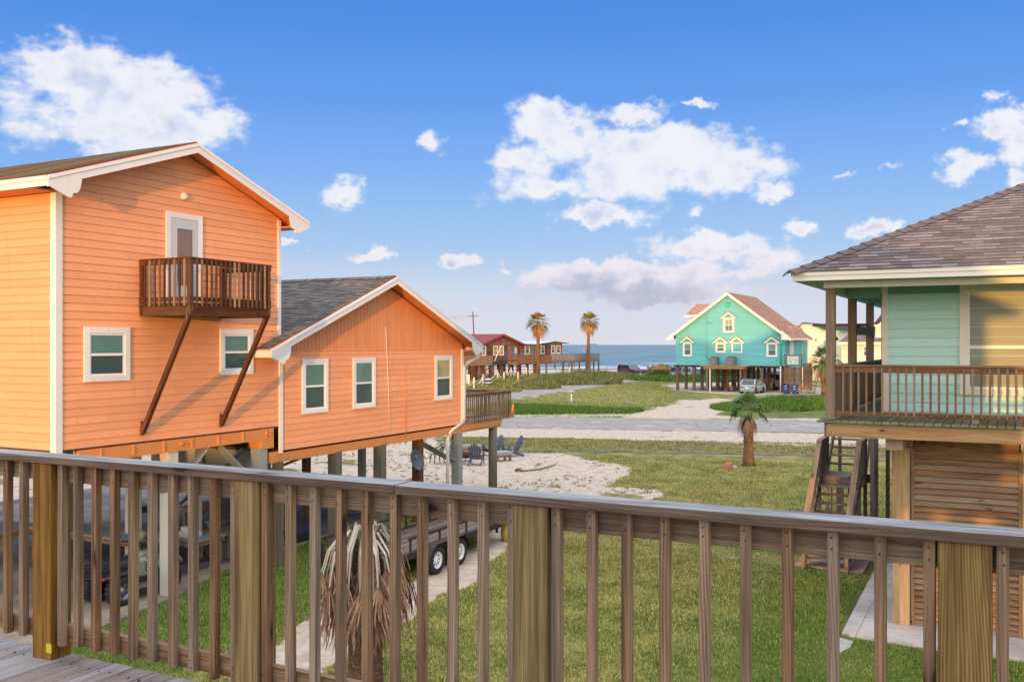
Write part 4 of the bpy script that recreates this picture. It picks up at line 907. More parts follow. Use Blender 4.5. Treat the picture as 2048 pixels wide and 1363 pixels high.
# ================================================================ SEAFOAM HOUSE
def seafoam_house():
    H = thing('seafoam_stilt_house', 'pale seafoam green house on stilts with shingle hip roof and wooden porch', 'house', (-3, 19.2, 0))
    xR = 10; wy = 21.0; wf = Fr((0, wy, 0), (1, 0, 0), (0, -1, 0)); xc = -2.24
    one('front_wall', M_sea, lambda m: lap(m, wf, [(xc, 4.0), (xR, 4.0), (xR, 6.86), (xc, 6.86)], .187, .024, z0=4.0-.06, gap=.012, butt=60), H)
    one('side_wall', M_sea, lambda m: lap(m, Fr((xc, wy, 0), (0, 1, 0), (-1, 0, 0)), [(0, 4.0), (9, 4.0), (9, 6.86), (0, 6.86)], .187), H)
    one('corner_board', M_creamtrim, lambda m: (m.box(xc-.03, xc+.085, wy-.035, wy+.0, 4.06, 6.8), m.box(xc-.032, xc-.001, wy+.001, wy+.09, 4.06, 6.8)), H)
    window(H, wf, -.82, 2.2, 4.50, 6.70, .135, M_creamtrim, blind=True, split=.345 if False else .42, proud=.075)
    # porch soffit, frieze, fascia
    ex, ey, ez = -3.62, 18.68, 6.87
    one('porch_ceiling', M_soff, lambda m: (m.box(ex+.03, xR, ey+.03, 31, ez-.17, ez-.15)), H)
    one('porch_beam', M_creamtrim, lambda m: (m.box(-3.12, xR, 19.12, 19.26, 6.58, 6.698)), H)
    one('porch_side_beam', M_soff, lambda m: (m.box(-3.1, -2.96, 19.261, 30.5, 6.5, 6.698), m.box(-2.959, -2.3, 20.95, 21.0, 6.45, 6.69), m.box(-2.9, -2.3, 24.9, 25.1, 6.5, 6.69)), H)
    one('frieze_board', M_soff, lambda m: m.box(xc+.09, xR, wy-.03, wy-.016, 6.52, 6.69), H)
    one('fascia', M_creamtrim, lambda m: (m.box(ex, xR, ey-.01, ey+.028, ez-.17, ez-.02), m.box(ex-.02, xR, ey-.03, ey-.011, ez-.075, ez-.005), m.box(ex, ex+.029, ey+.029, 31, ez-.17, ez-.02), m.box(ex-.02, ex-.001, ey-.03, 31, ez-.075, ez-.005)), H)
    # hip roof
    pt = .49; sf = math.sqrt(1+pt*pt); Rh = 6.6
    f = Fr((ex-.04, ey-.05, ez), (1, 0, 0), (0, -pt, 1), (0, 1, pt)); L = Rh*sf
    m = MB(); Wd = 14; lap(m, f, [(0, 0), (Wd, 0), (Wd, L), (Rh, L)], .155, .014, 300)
    g = Fr((ex-.04, ey-.05, ez), (0, 1, 0), (-pt, 0, 1), (1, 0, pt)); lap(m, g, [(0, 0), (13, 0), (13, L), (Rh, L)], .155, .014, 300)
    m.build('roof', M_sh2, H)
    m = MB(); a = Vector((ex-.04, ey-.05, ez)); b = a+Vector((Rh, Rh, Rh*pt)); n_ = 34
    for i in range(n_):
        p0 = a.lerp(b, i/n_-.002); p1 = a.lerp(b, (i+1.15)/n_); w = .15; dn = Vector((0, 0, .02)); up1 = Vector((0, 0, .012))
        c = lambda p, k: p+Vector((k*w, -k*w, -abs(k)*w*pt))
        r = random.random()
        m.face([c(p0, -1)+dn*1.9, p0+dn*2.6, p1+up1, c(p1, -1)+up1], None, r); m.face([p0+dn*2.6, c(p0, 1)+dn*1.9, c(p1, 1)+up1, p1+up1], None, r)
        m.face([c(p0, -1), p0, p0+dn*2.6, c(p0, -1)+dn*1.9], None, r); m.face([p0, c(p0, 1), c(p0, 1)+dn*1.9, p0+dn*2.6], None, r)
    m.build('hip_cap', M_sh2, H)
    # posts
    for x, y in ((-3.0, 19.2), (-3.0, 22.1), (-3.0, 25.15), (-3.0, 28.4)):
        one('porch_post', M_brown, lambda m: m.box(x-.085, x+.085, y-.085, y+.085, 4.055, 6.58 if y < 20 else 6.5), H, bevel=.008)
    # front railing
    rl = bpy.data.objects.new('porch_railing', None); COL.objects.link(rl); rl.parent = H; ORG[rl.name] = ORG[H.name]
    one('top_rail', M_brown, lambda m: (m.box(-2.914, xR, 19.13, 19.27, 5.075, 5.115), m.box(-2.914, xR, 19.15, 19.19, 4.96, 5.074)), rl, bevel=.004)
    one('bottom_rail', M_brown, lambda m: m.box(-2.914, xR, 19.15, 19.19, 4.14, 4.23), rl, bevel=.004)
    for i in range(42): one('baluster', M_brown, lambda m: m.box(-2.78+i*.139, -2.742+i*.139, 19.108, 19.148, 4.16, 5.06), rl)
    one('rail_block', M_brown, lambda m: m.box(-.55, -.43, 19.14, 19.2, 4.055, 4.14), rl)
    one('side_rail', M_green, lambda m: (m.box(-3.07, -2.93, 19.29, 30.2, 5.05, 5.09), m.box(-3.02, -2.98, 19.29, 30.2, 4.93, 5.049), m.box(-3.02, -2.98, 19.29, 30.2, 4.14, 4.22)), rl)
    for i in range(77): one('side_picket', M_brown, lambda m: m.box(-2.978, -2.94, 19.42+i*.139, 19.458+i*.139+.03, 4.12, 5.03), rl)
    # deck
    one('deck_boards', M_green, lambda m: [m.box(-3.23+i*.147, -3.095+i*.147, 18.98, wy-.02 if i > 6 else 31, 4.005+random.uniform(-.003, .003), 4.045) for i in range(80)], H, bevel=.004)
    one('rim_beam', M_beam, lambda m: (m.box(-3.06, xR, 19.06, 19.105, 3.735, 4.0), m.box(-3.06, xR, 19.106, 19.15, 3.74, 4.0)), H, bevel=.004)
    one('side_rim', M_brown, lambda m: (m.box(-3.1, -3.06, 19.06, 31, 3.73, 4.0)), H)
    one('rim_bolt', M_metal, lambda m: (m.cyl((-3.0, 19.06, 3.94), (-3.0, 19.045, 3.94), .022, n=8), m.cyl((-2.93, 19.06, 3.80), (-2.93, 19.045, 3.80), .022, n=8)), H)
    one('floor_underside', M_dark, lambda m: m.box(-3.05, xR, 19.16, 31, 3.93, 4.0), H)
    def stub(m):
        m.box(-2.03, -1.72, 19.35, 31, 3.50, 3.73)
        m.prism([(-2.03, 19.35, 3.50), (-1.72, 19.35, 3.50), (-1.72, 19.35, 3.73), (-2.03, 19.35, 3.73)], (0, -1, 0), .03)
    one('girder', plain('cut_end_wood', (.42, .30, .22), .8, amt=.4), stub, H, bevel=.02)
    one('stilt', M_beam, lambda m: m.box(-1.98, -1.66, 20.0, 20.32, .055, 3.50), H, bevel=.01)
    for x, y in ((-2.0, 25), (-2.0, 30), (3, 20.4), (3, 26), (7, 20.4)): one('stilt', M_beam, lambda m: m.box(x-.15, x+.15, y-.15, y+.15, .055, 3.9), H)
    # louvred enclosure panels
    def louv(u0, u1):
        P = bpy.data.objects.new('louvre_panel', None); COL.objects.link(P); P.parent = H; ORG[P.name] = ORG[H.name]
        y = 20.12
        def fr_(m): m.box(u0, u0+.045, y-.03, y+.05, .065, 3.49); m.box(u1-.06, u1, y-.03, y+.05, .065, 3.49); m.box(u0+.045, u1-.06, y-.02, y+.05, 3.36, 3.70); m.box(u0+.045, u1-.06, y-.02, y+.05, .065, .16)
        one('panel_frame', M_cedar, fr_, P, bevel=.004)
        def sl_(m):
            z = .17
            while z < 3.35:
                m.beam(((u0+.045), y+.005, z+.055), ((u1-.06), y+.005, z+.055), .014, .120, (0, .62, 1)); z += .116
        one('louvre_slats', M_cedar, sl_, P)
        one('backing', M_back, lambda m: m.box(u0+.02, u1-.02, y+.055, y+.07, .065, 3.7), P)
    louv(-1.63, .27); one('panel_post', M_beam, lambda m: m.box(.27, .41, 20.06, 20.2, .065, 3.7), H); louv(.41, 2.3); louv(2.3, 4.2)
    # hoist beam between the posts with hooks
    one('hoist_beam', M_stair, lambda m: (m.box(-3.9, -2.7, 22.42, 22.5, 5.9, 5.96), m.box(-3.06, -2.9, 22.2, 25.1, 5.72, 5.9), m.box(-3.12, -2.98, 22.3, 22.6, 5.78, 6.08)), H)
    one('pulley', M_black, lambda m: (m.lathe([(.001, -.02), (.06, -.02), (.06, .02), (.001, .02)], (-3.45, 22.45, 5.68), (1, 0, 0), 12), m.tube([(-3.45, 22.45, 5.9), (-3.45, 22.45, 5.7)], .012, 5), m.tube([(-3.42, 22.45, 5.66), (-3.36, 22.45, 5.6)], .03, 6)), H)
    one('hoist_hook', M_black, lambda m: m.tube([(-3.6, 22.45, 5.62), (-3.6, 22.45, 5.12), (-3.56, 22.45, 5.08), (-3.55, 22.45, 5.02), (-3.6, 22.45, 4.98), (-3.65, 22.45, 5.03)], .012, 5), H)
    return H
seafoam_house()
# stairs beside it
def stairs():
    T = thing('wooden_stairs', 'weathered grey wooden staircase with a half landing beside the green porch', 'stairs', (-3.95, 26, 0))
    xl, xr = -4.42, -3.42; y0 = 24.35; zl = 2.0; yl = 26.45
    n = 10
    one('tread', M_stair, lambda m: None if m.v else m.box(0, .01, 0, .01, 0, .01)).__class__
    bpy.data.objects.remove([o for o in bpy.data.objects if o.name.startswith('tread')][0])
    for i in range(1, n):
        z = zl*i/n; y = y0+(yl-y0)*i/n
        one('tread', M_stair, lambda m: (m.box(xl+.03, xr-.03, y-.13, y-.002, z-.035, z), m.box(xl+.03, xr-.03, y+.002, y+.13, z-.035, z)), T)
    one('landing', M_stair, lambda m: ([m.box(xl+.02+i*.137, xl+.148+i*.137, yl, 27.6, zl-.035, zl) for i in range(7)], m.box(xl-.05, xr+.05, yl+.001, yl+.04, zl-.27, zl-.037), m.box(xl-.05, xr+.3, 27.56, 27.6, zl-.27, zl-.037), m.box(xr+.01, xr+.05, yl+.04, 27.55, zl-.27, zl-.037)), T)
    for i in range(1, n+1):
        z = zl+2.05*i/n; y = 27.6+2.4*i/n
        one('tread', M_stair, lambda m: m.box(xl+.03, xr-.03, y-.13, y+.13, z-.035, z), T)
    for x in (xl, xr):
        one('stringer', M_stair, lambda m: (m.beam((x, y0-.15, .02), (x, yl, zl-.12), .04, .27), m.beam((x, 27.6, zl-.1), (x, 30.0, 3.95), .04, .27)), T)
        one('handrail', M_rail, lambda m: (m.beam((x, y0-.1, .95), (x, yl, zl+.95), .14, .045), m.box(x-.07, x+.07, yl+.02, 27.6, zl+.93, zl+.97), m.beam((x, 27.6, zl+.95), (x, 30., 4.95), .14, .045)), T)
        def wallp(m):   # close boarded balustrade
            for k in range(8):
                y = yl+.02+k*.145; m.box(x-.02, x+.02, y, y+.13, zl-.25, zl+.925)
            for k in range(8):
                y = y0+.02+k*.28; zz = zl*(y-y0)/(yl-y0); m.box(x-.018, x+.018, y, y+.04, zz-.02, zz+.92)
        one('balustrade', M_stair, wallp, T)
        for q, t_ in ((y0-.2, 1.), (yl-.1, zl+.92), (27.61, zl+.92), (29.9, 4.9)): one('newel_post', M_stair, lambda m: m.box(x-.045, x+.045, q, q+.09, 0, t_), T)
    def under(m):
        for k in range(6): m.box(xl+.1+k*.15, xl+.14+k*.15, 27.62, 27.66, .2, zl-.28)
        for x, y in ((-3.1, 26.5), (-3.12, 27.5), (-2.9, 28.2)): m.box(x-.05, x+.05, y-.05, y+.05, 0, 3.7)
    one('support_post', M_stair, under, T)
    return T
stairs()
o = slab('paver_pad', [(-4.66, 24.4), (-3.05, 24.2), (-3.05, 25.6), (-4.7, 25.55)], -.02, .035, M_paver)
one('wood_plank', M_cedar, lambda m: m.beam((-4.6, 24.2+1.45, .06), (-3.5, 25.4, .06), .12, .05), origin=(-4, 25.5, 0)); setp(bpy.data.objects['wood_plank'], 'loose weathered plank lying behind the brick pavers at the stair foot', 'plank')
# ================================================================ OUR OWN DECK (near railing)
def near_deck():
    D = thing('deck_floor', 'grey weathered deck boards in the bottom left corner of the photo', 'deck', (0, 2, 3.8))
    one('deck_boards', M_deck, lambda m: [m.box(-6.9+i*.1425, -6.7635+i*.1425, -2.2, 3.42+random.uniform(-.006, .006), 3.832, 3.87+random.uniform(-.002, .002)) for i in range(92)], D, bevel=.003)
    one('rim_joist', M_stair, lambda m: (m.box(-6.9, 6.1, 3.33, 3.37, 3.6, 3.83), m.box(-6.9, 6.1, -2.2, -2.15, 3.6, 3.83)), D)
    def nails(m):
        for i in range(40):
            for y in (3.30, 2.6):
                for k in (.03, .10): m.cyl((-6.9+i*.1425+k, y+random.uniform(-.02, .02), 3.868), (-6.9+i*.1425+k, y, 3.8735), .004, n=6)
    one('deck_screws', M_dmetal, nails, D)
    Rr = thing('deck_railing', 'near wooden deck railing with square balusters running right across the foreground', 'railing', (0, 3.3, 3.87))
    # cap boards, three lengths
    xs = [-6.9, -2.36+.0, 6.1]
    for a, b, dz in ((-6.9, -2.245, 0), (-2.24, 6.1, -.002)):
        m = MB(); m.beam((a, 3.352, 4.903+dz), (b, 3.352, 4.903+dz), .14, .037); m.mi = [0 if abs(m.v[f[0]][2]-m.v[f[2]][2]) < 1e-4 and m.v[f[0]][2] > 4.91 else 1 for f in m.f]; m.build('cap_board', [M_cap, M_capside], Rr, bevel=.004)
    one('top_rail', M_rail, lambda m: (m.beam((-6.9, 3.36, 4.835), (6.1, 3.36, 4.835), .038, .094)), Rr, bevel=.003)
    one('bottom_rail', M_rail, lambda m: (m.beam((-6.9, 3.36, 4.005), (6.1, 3.36, 4.005), .038, .09)), Rr, bevel=.003)
    posts = [-6.9+.07, -4.445, -3.055, -1.625, -.115, 1.6, 3.2, 4.8]
    # exact spots measured along the rail
    for x in posts:
        m = MB(); m.box(x-(.077 if x == -.115 else .071), x+(.077 if x == -.115 else .071), 3.292, 3.418, 3.55, 4.884); m.build('post', M_post, Rr, bevel=.006)
    xb = [-4.77, -4.64, -4.335, -4.215, -4.085, -3.95, -3.82, -3.69, -3.55, -3.42, -3.285, -3.155, -2.97, -2.835, -2.70, -2.56, -2.42, -2.28, -2.145, -2.0, -1.86, -1.725,
          -1.535, -1.395, -1.255, -1.11, -.965, -.82, -.675, -.53, -.38, -.235, -.03]
    xb = [-6.4+i*.14 for i in range(11)]+xb+[.1+i*.139 for i in range(10)]+[1.72+i*.139 for i in range(9)]
    for x in xb:
        if any(abs(x+.019-p) < .088 for p in posts): x += .0
        w = .036; ln = random.uniform(-.008, .008)
        m = MB(); m.beam((x+w/2, 3.32, 3.955+random.uniform(-.008, .008)), (x+w/2+ln*.4, 3.32, 4.884), w, .038, (0, 1, 0))
        b = m.build('baluster', M_rail, Rr, bevel=.0035)
        if -4.95 < x < .1:
          for z in (4.862, 4.82, 4.02, 3.985):
            s = MB(); q = x+w/2+random.uniform(-.006, .006); z += random.uniform(-.006, .006); s.cyl((q, 3.302, z), (q, 3.2995, z), .0035, n=6); s.build('screw', M_dmetal, b)
    t = MB(); t.box(-4.36+.008, -4.335+.02, 3.25, 3.2545, 3.93, 3.975); t.build('tag', plain('yellow_tag', (.75, .6, .02), .5), Rr)
    # the house behind the camera, which carries this deck and shades it
    Hh = thing('deck_owner_house', 'pale stilt house behind the viewpoint that carries the foreground deck', 'house', (0, -6, 0))
    one('wall', M_white3, lambda m: (lap(m, Fr((0, -2.3, 0), (-1, 0, 0), (0, 1, 0)), [(-6.5, 3.6), (4.3, 3.6), (4.3, 6.9), (-6.5, 6.9)], .18), m.box(-4.3, 6.5, -12, -2.32, 3.6, 6.9), m.prism([(-4.3, -12, 6.9), (6.5, -12, 6.9), (1.1, -12, 9.4)], (0, 1, 0), 9.68)), Hh)
    gable_roof(Hh, (1.1, -1.9, 9.6), (-4.8, -1.9, 6.85), (7.0, -1.9, 6.85), (0, -1, 0), 10.5, M_sh3, under=M_white3)
    one('storage_wall', M_white3, lambda m: (m.box(-4.3, 2.6, -11.9, -2.4, 0, 3.6), m.box(2.6, 7.2, -3.2, -3.1, 3.0, 3.6)), Hh)  # unseen storage block and hanging panel, added to shape light under the house
    for x in (3.1, 4.3, 5.35, 6.1, 6.9): one('stilt', M_pile, lambda m: m.box(x-.2, x+.2, -3.3, -3.06, 0, 3.6), Hh)  # unseen stilts, made wide to break up the light patches
    for x in (-6.5, -3, 0, 3, 5.8): one('stilt', M_pile, lambda m: m.box(x-.12, x+.12, 3.05, 3.29, 0, 3.6), Hh)
near_deck()

# a long low neighbour far behind the viewpoint: unseen, added so its shadow line crosses just under the orange house
def shade_neighbour():
    N = thing('shade_bungalow', 'unseen low cream bungalow added far behind the viewpoint to cast shade', 'house', (-5, -62, 0))
    one('wall', M_white3, lambda m: m.box(-34, 18.6, -66, -60, 0, 3.6), N); gable_roof(N, (-34.5, -63, 5.25), (-34.5, -66.6, 3.5), (-34.5, -59.4, 3.5), (1, 0, 0), 53.5, M_sh3, under=M_white3)
shade_neighbour()
# ================================================================ TURQUOISE HOUSE
def turquoise_house():
    Y = 110.6; H = thing('turquoise_stilt_house', 'turquoise beach house on stilts with steep tan roof and tiny roofed windows', 'house', (-28.7, Y, 0))
    f = Fr((0, Y, 0), (1, 0, 0), (0, -1, 0)); xl, xr, xp = -35.05, -22.3, -28.78; zb = 3.02
    ztL = lambda x: 11.25-(xp-x)*(11.25-6.2)/(xp-(-35.7)); ztR = lambda x: 11.25-(x-xp)*(11.25-6.1)/(-21.8-xp)
    one('gable_wall', M_turq, lambda m: lap(m, f, [(xl, zb), (xr, zb), (xr, ztR(xr)), (xp, 11.25), (xl, ztL(xl))], .2, .03, 60, gap=.03), H)
    one('side_wall', M_turq, lambda m: m.box(xl, xl+.1, Y+.02, Y+14, zb, 6.6), H); one('side_wall', M_turq, lambda m: m.box(xr-.1, xr, Y+.02, Y+14, zb, 6.6), H)
    gable_roof(H, (xp, Y-.45, 11.55), (-35.95, Y-.45, 6.25), (-21.6, Y-.45, 6.15), (0, 1, 0), 14.5, M_sh3, thick=.12, under=M_turqd)
    def rk(m, a, b):
        m.prism([a, b, (b[0], b[1], b[2]-.34), (a[0], a[1], a[2]-.34)], (0, 1, 0), .05)
    one('rake_board', M_creamtrim, lambda m: rk(m, (-36., Y-.47, 6.24), (xp, Y-.47, 11.53)), H); one('rake_board', M_creamtrim, lambda m: rk(m, (-21.55, Y-.471, 6.14), (xp, Y-.471, 11.53)), H)
    one('rake_end', M_creamtrim, lambda m: m.prism([(-21.5, Y-.48, 6.18), (-22.6, Y-.48, 7.1), (-22.6, Y-.48, 6.0), (-21.5, Y-.48, 5.95)], (0, 1, 0), .06), H)
    one('rake_end', M_creamtrim, lambda m: m.prism([(-36.05, Y-.48, 6.25), (-35.2, Y-.48, 6.9), (-35.2, Y-.48, 6.15), (-36.05, Y-.48, 6.0)], (0, 1, 0), .06), H)
    one('gable_vent', M_turqd, lambda m: m.lathe([(.001, .02), (.22, .02), (.22, .05), (.36, .05), (.36, .0)], (xp, Y, 10.1), (0, -1, 0), 16), H)
    # dormer on the left slope
    one('dormer', M_turq, lambda m: (m.box(-34.05, -30.5, Y+3, Y+8, 7.5, 9.0)), H)
    one('dormer_roof', [M_sh3, M_creamtrim], lambda m: (m.prism([(-34.75, Y+2.6, 9.0), (-30, Y+2.6, 9.0), (-30, Y+5.5, 10.45), (-34.2, Y+5.5, 10.45)], (0, 0, -1), .06), m.prism([(-34.75, Y+8.4, 9.0), (-30, Y+8.4, 9.0), (-30, Y+5.5, 10.45), (-34.2, Y+5.5, 10.45)], (0, 0, -1), .06), m.box(-34.8, -30, Y+2.55, Y+2.6, 8.8, 9.05, 1)), H)
    # roofed windows
    def hood(x, z, w=.85):
        one('window_hood', [M_creamtrim, M_sh3], lambda m: [m.prism([(x+s*w, Y-.3, z-.30), (x, Y-.3, z+.33), (x, Y-.3, z+.55), (x+s*(w+.02), Y-.3, z-.10)], (0, 1, 0), .28) for s in (-1, 1)] and [m.prism([(x+s*(w+.05), Y-.34, z-.08), (x, Y-.34, z+.56), (x, Y-.34, z+.60), (x+s*(w+.05), Y-.34, z-.04)], (0, 1, 0), .32, mi=1) for s in (-1, 1)], H)
    for u0, u1, z0, z1, hx in ((-34.2, -33.05, 4.05, 5.75, -33.62), (-30.25, -29.05, 4.5, 5.72, -29.65), (-24.35, -23.1, 4.05, 5.7, -23.72), (-29.35, -28.05, 6.85, 8.6, -28.7)):
        window(H, f, u0, u1, z0, z1, .2, M_creamtrim, proud=.09, glass_up=M_gwarm if z0 > 6 else None, muntin=z0 > 6); hood(hx, z1+.12)
    t = MB(); 
    for a, b, c, d in ((-28.35, -28.2, 4.5, 5.7), (-27.25, -27.1, 4.5, 5.7), (-28.2, -27.25, 4.5, 4.65), (-28.2, -27.25, 5.55, 5.7)): t.box(a, b, Y-.06, Y-.016, c, d)
    t.build('blank_window', M_creamtrim, H); hood(-27.72, 5.85)
    one('vent_pipe', M_turq, lambda m: (m.tube([(-31.3, Y-.1, 9.0), (-31.3, Y-.1, 4.1), (-31.2, Y-.12, 3.8), (-30.6, Y-.12, 3.7)], .06, 8), m.tube([(-31.3, Y-.1, 8.1), (-30.6, Y-.1, 8.1)], .05, 8)), H)
    one('downspout', M_turqd, lambda m: m.tube([(-22.0, Y-.3, 6.0), (-22.2, Y-.3, 5.8), (-22.7, Y-.1, 5.5), (-22.75, Y-.1, 5.3), (-22.75, Y-.1, 3.0)], .08, 8), H)
    one('downspout', M_white, lambda m: m.tube([(-22.75, Y-.1, 2.99), (-22.75, Y-.1, .1)], .08, 8), H)
    one('wall_battens', M_turqd, lambda m: [m.box(x, x+.1, Y-.07, Y-.018, zb, 6.6) for x in (-23.3, -22.6)], H)
    one('floor_beam', M_dark, lambda m: (m.box(xl-.3, xr+.1, Y+.05, Y+.35, 2.78, 3.0), m.box(xl-.3, xr+.1, Y+6.7, Y+7, 2.78, 3.0), m.box(xl, xr, Y+.36, Y+14, 2.92, 3.0)), H)
    for i, x in enumerate((-34.9, -32.9, -30.9, -28.9, -26.9, -24.9, -22.6)):
        for j, y in enumerate((Y+.2, Y+3.6, Y+7, Y+10.5, Y+13.5)):
            one('stilt', M_pile if (i+j) % 3 else M_pile2, lambda m: m.box(x-.15, x+.15, y-.15, y+.15, 0, 2.92), H)
    # condenser shelf
    sh = one('condenser_shelf', M_beam, lambda m: (m.box(-31.6, -26.3, Y-1.6, Y-.02, 2.93, 3.06), m.box(-31.3, -26.5, Y-1.5, Y-1.4, 2.66, 2.92), m.box(-31.3, -26.5, Y-.3, Y-.2, 2.66, 2.92)), H)
    for x in (-30.9, -27.0): one('shelf_post', M_pile, lambda m: m.box(x-.11, x+.11, Y-1.4, Y-1.18, 0, 2.66), H)
    one('shelf_post', M_white3, lambda m: m.box(-30.6, -30.45, Y-1.45, Y-1.3, 0, 2.66), H)
    # right side porch wing
    g = Fr((0, Y+1.3, 0), (1, 0, 0), (0, -1, 0))
    one('porch_wall', M_turq, lambda m: lap(m, g, [(-22.25, 2.9), (-20.2, 2.9), (-20.2, 6.0), (-22.25, 6.0)], .2, .016, 60), H)
    one('porch_door', M_white, lambda m: m.box(-22.0, -21.55, Y+1.22, Y+1.28, 4.3, 6.0), H)
    m = MB(); E = Vector((-22.4, Y-.1, 6.12)); un = Vector((0, .86, .62)); fr = Fr(E, (1, 0, 0), (0, -.62, .86), un); roofplane(m, fr, [(0, 0), (2.7, 0), (1.4, 2.6), (0, 2.6)], .16); m.build('porch_roof', M_sh3, H)
    one('gutter', M_creamtrim, lambda m: m.box(-22.4, -19.6, Y-.2, Y-.05, 5.98, 6.13), H)
    one('downspout', M_white, lambda m: m.tube([(-19.9, Y-.1, 6.0), (-20.5, Y+.9, 5.6), (-20.55, Y+1.1, 5.4), (-20.55, Y+1.1, 3.9)], .06, 6), H)
    fe = bpy.data.objects.new('stair_screen', None); COL.objects.link(fe); fe.parent = H; ORG[fe.name] = ORG[H.name]
    for i in range(14): one('board', M_brown, lambda m: m.box(-22.15+i*.125, -22.04+i*.125, Y-.75, Y-.71, .15, 2.8+.1*random.random()), fe)
    one('screen_frame', M_brown, lambda m: (m.box(-22.25, -22.13, Y-.7, Y-.58, 0, 4.35), m.box(-20.4, -20.28, Y-.7, Y-.58, 0, 4.35), m.box(-22.25, -20.28, Y-.7, Y-.6, 4.25, 4.35), m.box(-22.1, -20.42, Y-.72, Y-.6, 2.75, 2.9), m.box(-20.2, -19.2, Y-.5, Y-.4, .4, 2.6), m.box(-20.2, -19.3, Y-.5, Y-.1, 2.5, 3.4)), fe)
    one('stair_flight', M_brown, lambda m: ([m.box(-19.9, -19.0, Y-.3+i*.3, Y+i*.3, .2*i+.1, .2*i+.15) for i in range(13)], m.beam((-19.0, Y-.4, 0), (-19.0, Y+3.5, 2.8), .06, .3), m.beam((-19.0, Y-.4, 1.), (-19.0, Y+3.5, 3.8), .06, .12)), H)
    return H
turquoise_house()
Yt = 110.6
for i, x in enumerate((-30.15, -28.2)):
    A = thing('condenser_unit', ('left' if i == 0 else 'right')+' of the two grey air conditioner units on the turquoise house shelf', 'air conditioner', (x, Yt-.7, 3.06), 'air conditioners on the shelf')
    w = .42 if i == 0 else .52
    one('casing', plain('condenser_grey', (.13, .12, .12), .5), lambda m: m.box(x-w, x+w, Yt-1.15, Yt-.35, 3.07, 4.0+.05*i), A)
    one('grille', plain('grille_light', (.33, .31, .30), .5), lambda m: [m.box(x-w+.12+k*.12, x-w+.17+k*.12, Yt-1.17, Yt-1.151, 3.15, 3.9) for k in range(int((w*2-.35)/.12))], A)
    one('fan_guard', M_black, lambda m: m.lathe([(.1, 0), (.38, 0), (.36, .05), (.1, .06)], (x, Yt-.75, 4.0+.05*i), (0, 0, 1), 14), A)
# house-name sign
sg = thing('name_sign', 'small white sign with a coloured swirl hung on the turquoise house stair rail', 'sign', (-21.3, Yt-.8, 3.7))
one('panel', M_white3, lambda m: m.box(-21.85, -20.65, Yt-.78, Yt-.74, 3.25, 4.15), sg)
sw = [(-.36, .22), (-.45, .12), (-.42, .0), (-.3, -.08), (-.18, -.16), (-.2, -.26), (-.34, -.3)]
one('swirl', plain('sign_teal', (.16, .3, .26), .6), lambda m: m.tube([(-21.2+a, Yt-.79, 3.72+b) for a, b in sw], .025, 5), sg)
one('swirl', M_txtr, lambda m: m.tube([(-21.2+a, Yt-.79, 3.72+b) for a, b in ((-.3, .3), (-.2, .33), (-.1, .2), (-.14, .06))], .02, 5), sg)
one('script_line', M_txtd, lambda m: m.tube([(-21.15+k*.035, Yt-.79, 3.74+.05*math.sin(k*1.7)) for k in range(13)], .014, 4), sg)
one('script_line', M_txtd, lambda m: m.tube([(-21.15+k*.035, Yt-.79, 3.45+.02*math.sin(k*1.9)) for k in range(13)], .01, 4), sg)
# blue bins
def bin_(loc, lab, open_=False):
    B = thing('wheelie_bin', lab, 'bin', loc, 'blue bins by the stair screen'); x, y, z = loc
    def body(m):
        rings = []
        for zz, w, d in ((.06, .25, .28), (.5, .29, .33), (.98, .34, .40), (.981, .37, .43), (1.03, .37, .43)):
            rings.append([V(x-w, y-d, zz), V(x+w, y-d, zz), V(x+w, y+d, zz), V(x-w, y+d, zz)])
        m.loft(rings, sm=False)
        m.box(x-.12, x+.12, y-.36, y-.30, .42, .8); m.box(x-.14, x+.14, y-.385, y-.33, .8, .84)
    one('body', M_blue, body, B, bevel=.02)
    if open_: one('lid', M_black, lambda m: (m.beam((x-.4, y-.1, 1.16), (x+.5, y+.1, 1.02), .8, .05), m.box(x-.25, x+.2, y-.35, y-.1, 1.03, 1.1)), B)
    else: one('lid', M_blue, lambda m: m.loft([[V(x-.38, y-.45, 1.035), V(x+.38, y-.45, 1.035), V(x+.38, y+.46, 1.035), V(x-.38, y+.46, 1.035)], [V(x-.36, y-.42, 1.09), V(x+.36, y-.42, 1.09), V(x+.36, y+.44, 1.14), V(x-.36, y+.44, 1.14)], [V(x-.2, y-.25, 1.15), V(x+.2, y-.25, 1.15), V(x+.2, y+.3, 1.18), V(x-.2, y+.3, 1.18)]], sm=False), B)
    one('label', M_txt, lambda m: (m.box(x-.10, x+.10, y-.40, y-.375, .84, .90) if not open_ else m.box(x-.08, x+.1, y-.40, y-.375, .86, .92), m.box(x-.09, x+.09, y-.372, y-.361, .60, .64)), B)
    for s in (-1, 1): one('wheel', M_rubber, lambda m: m.cyl((x+s*.27, y+.3, .12), (x+s*.33, y+.3, .12), .12, n=12), B)
bin_((-21.55, 107.6, 0), 'left blue bin with its dark lid propped open beside the downspout', True); bin_((-20.62, 107.7, 0), 'right blue bin with its lid shut before the brown board screen')
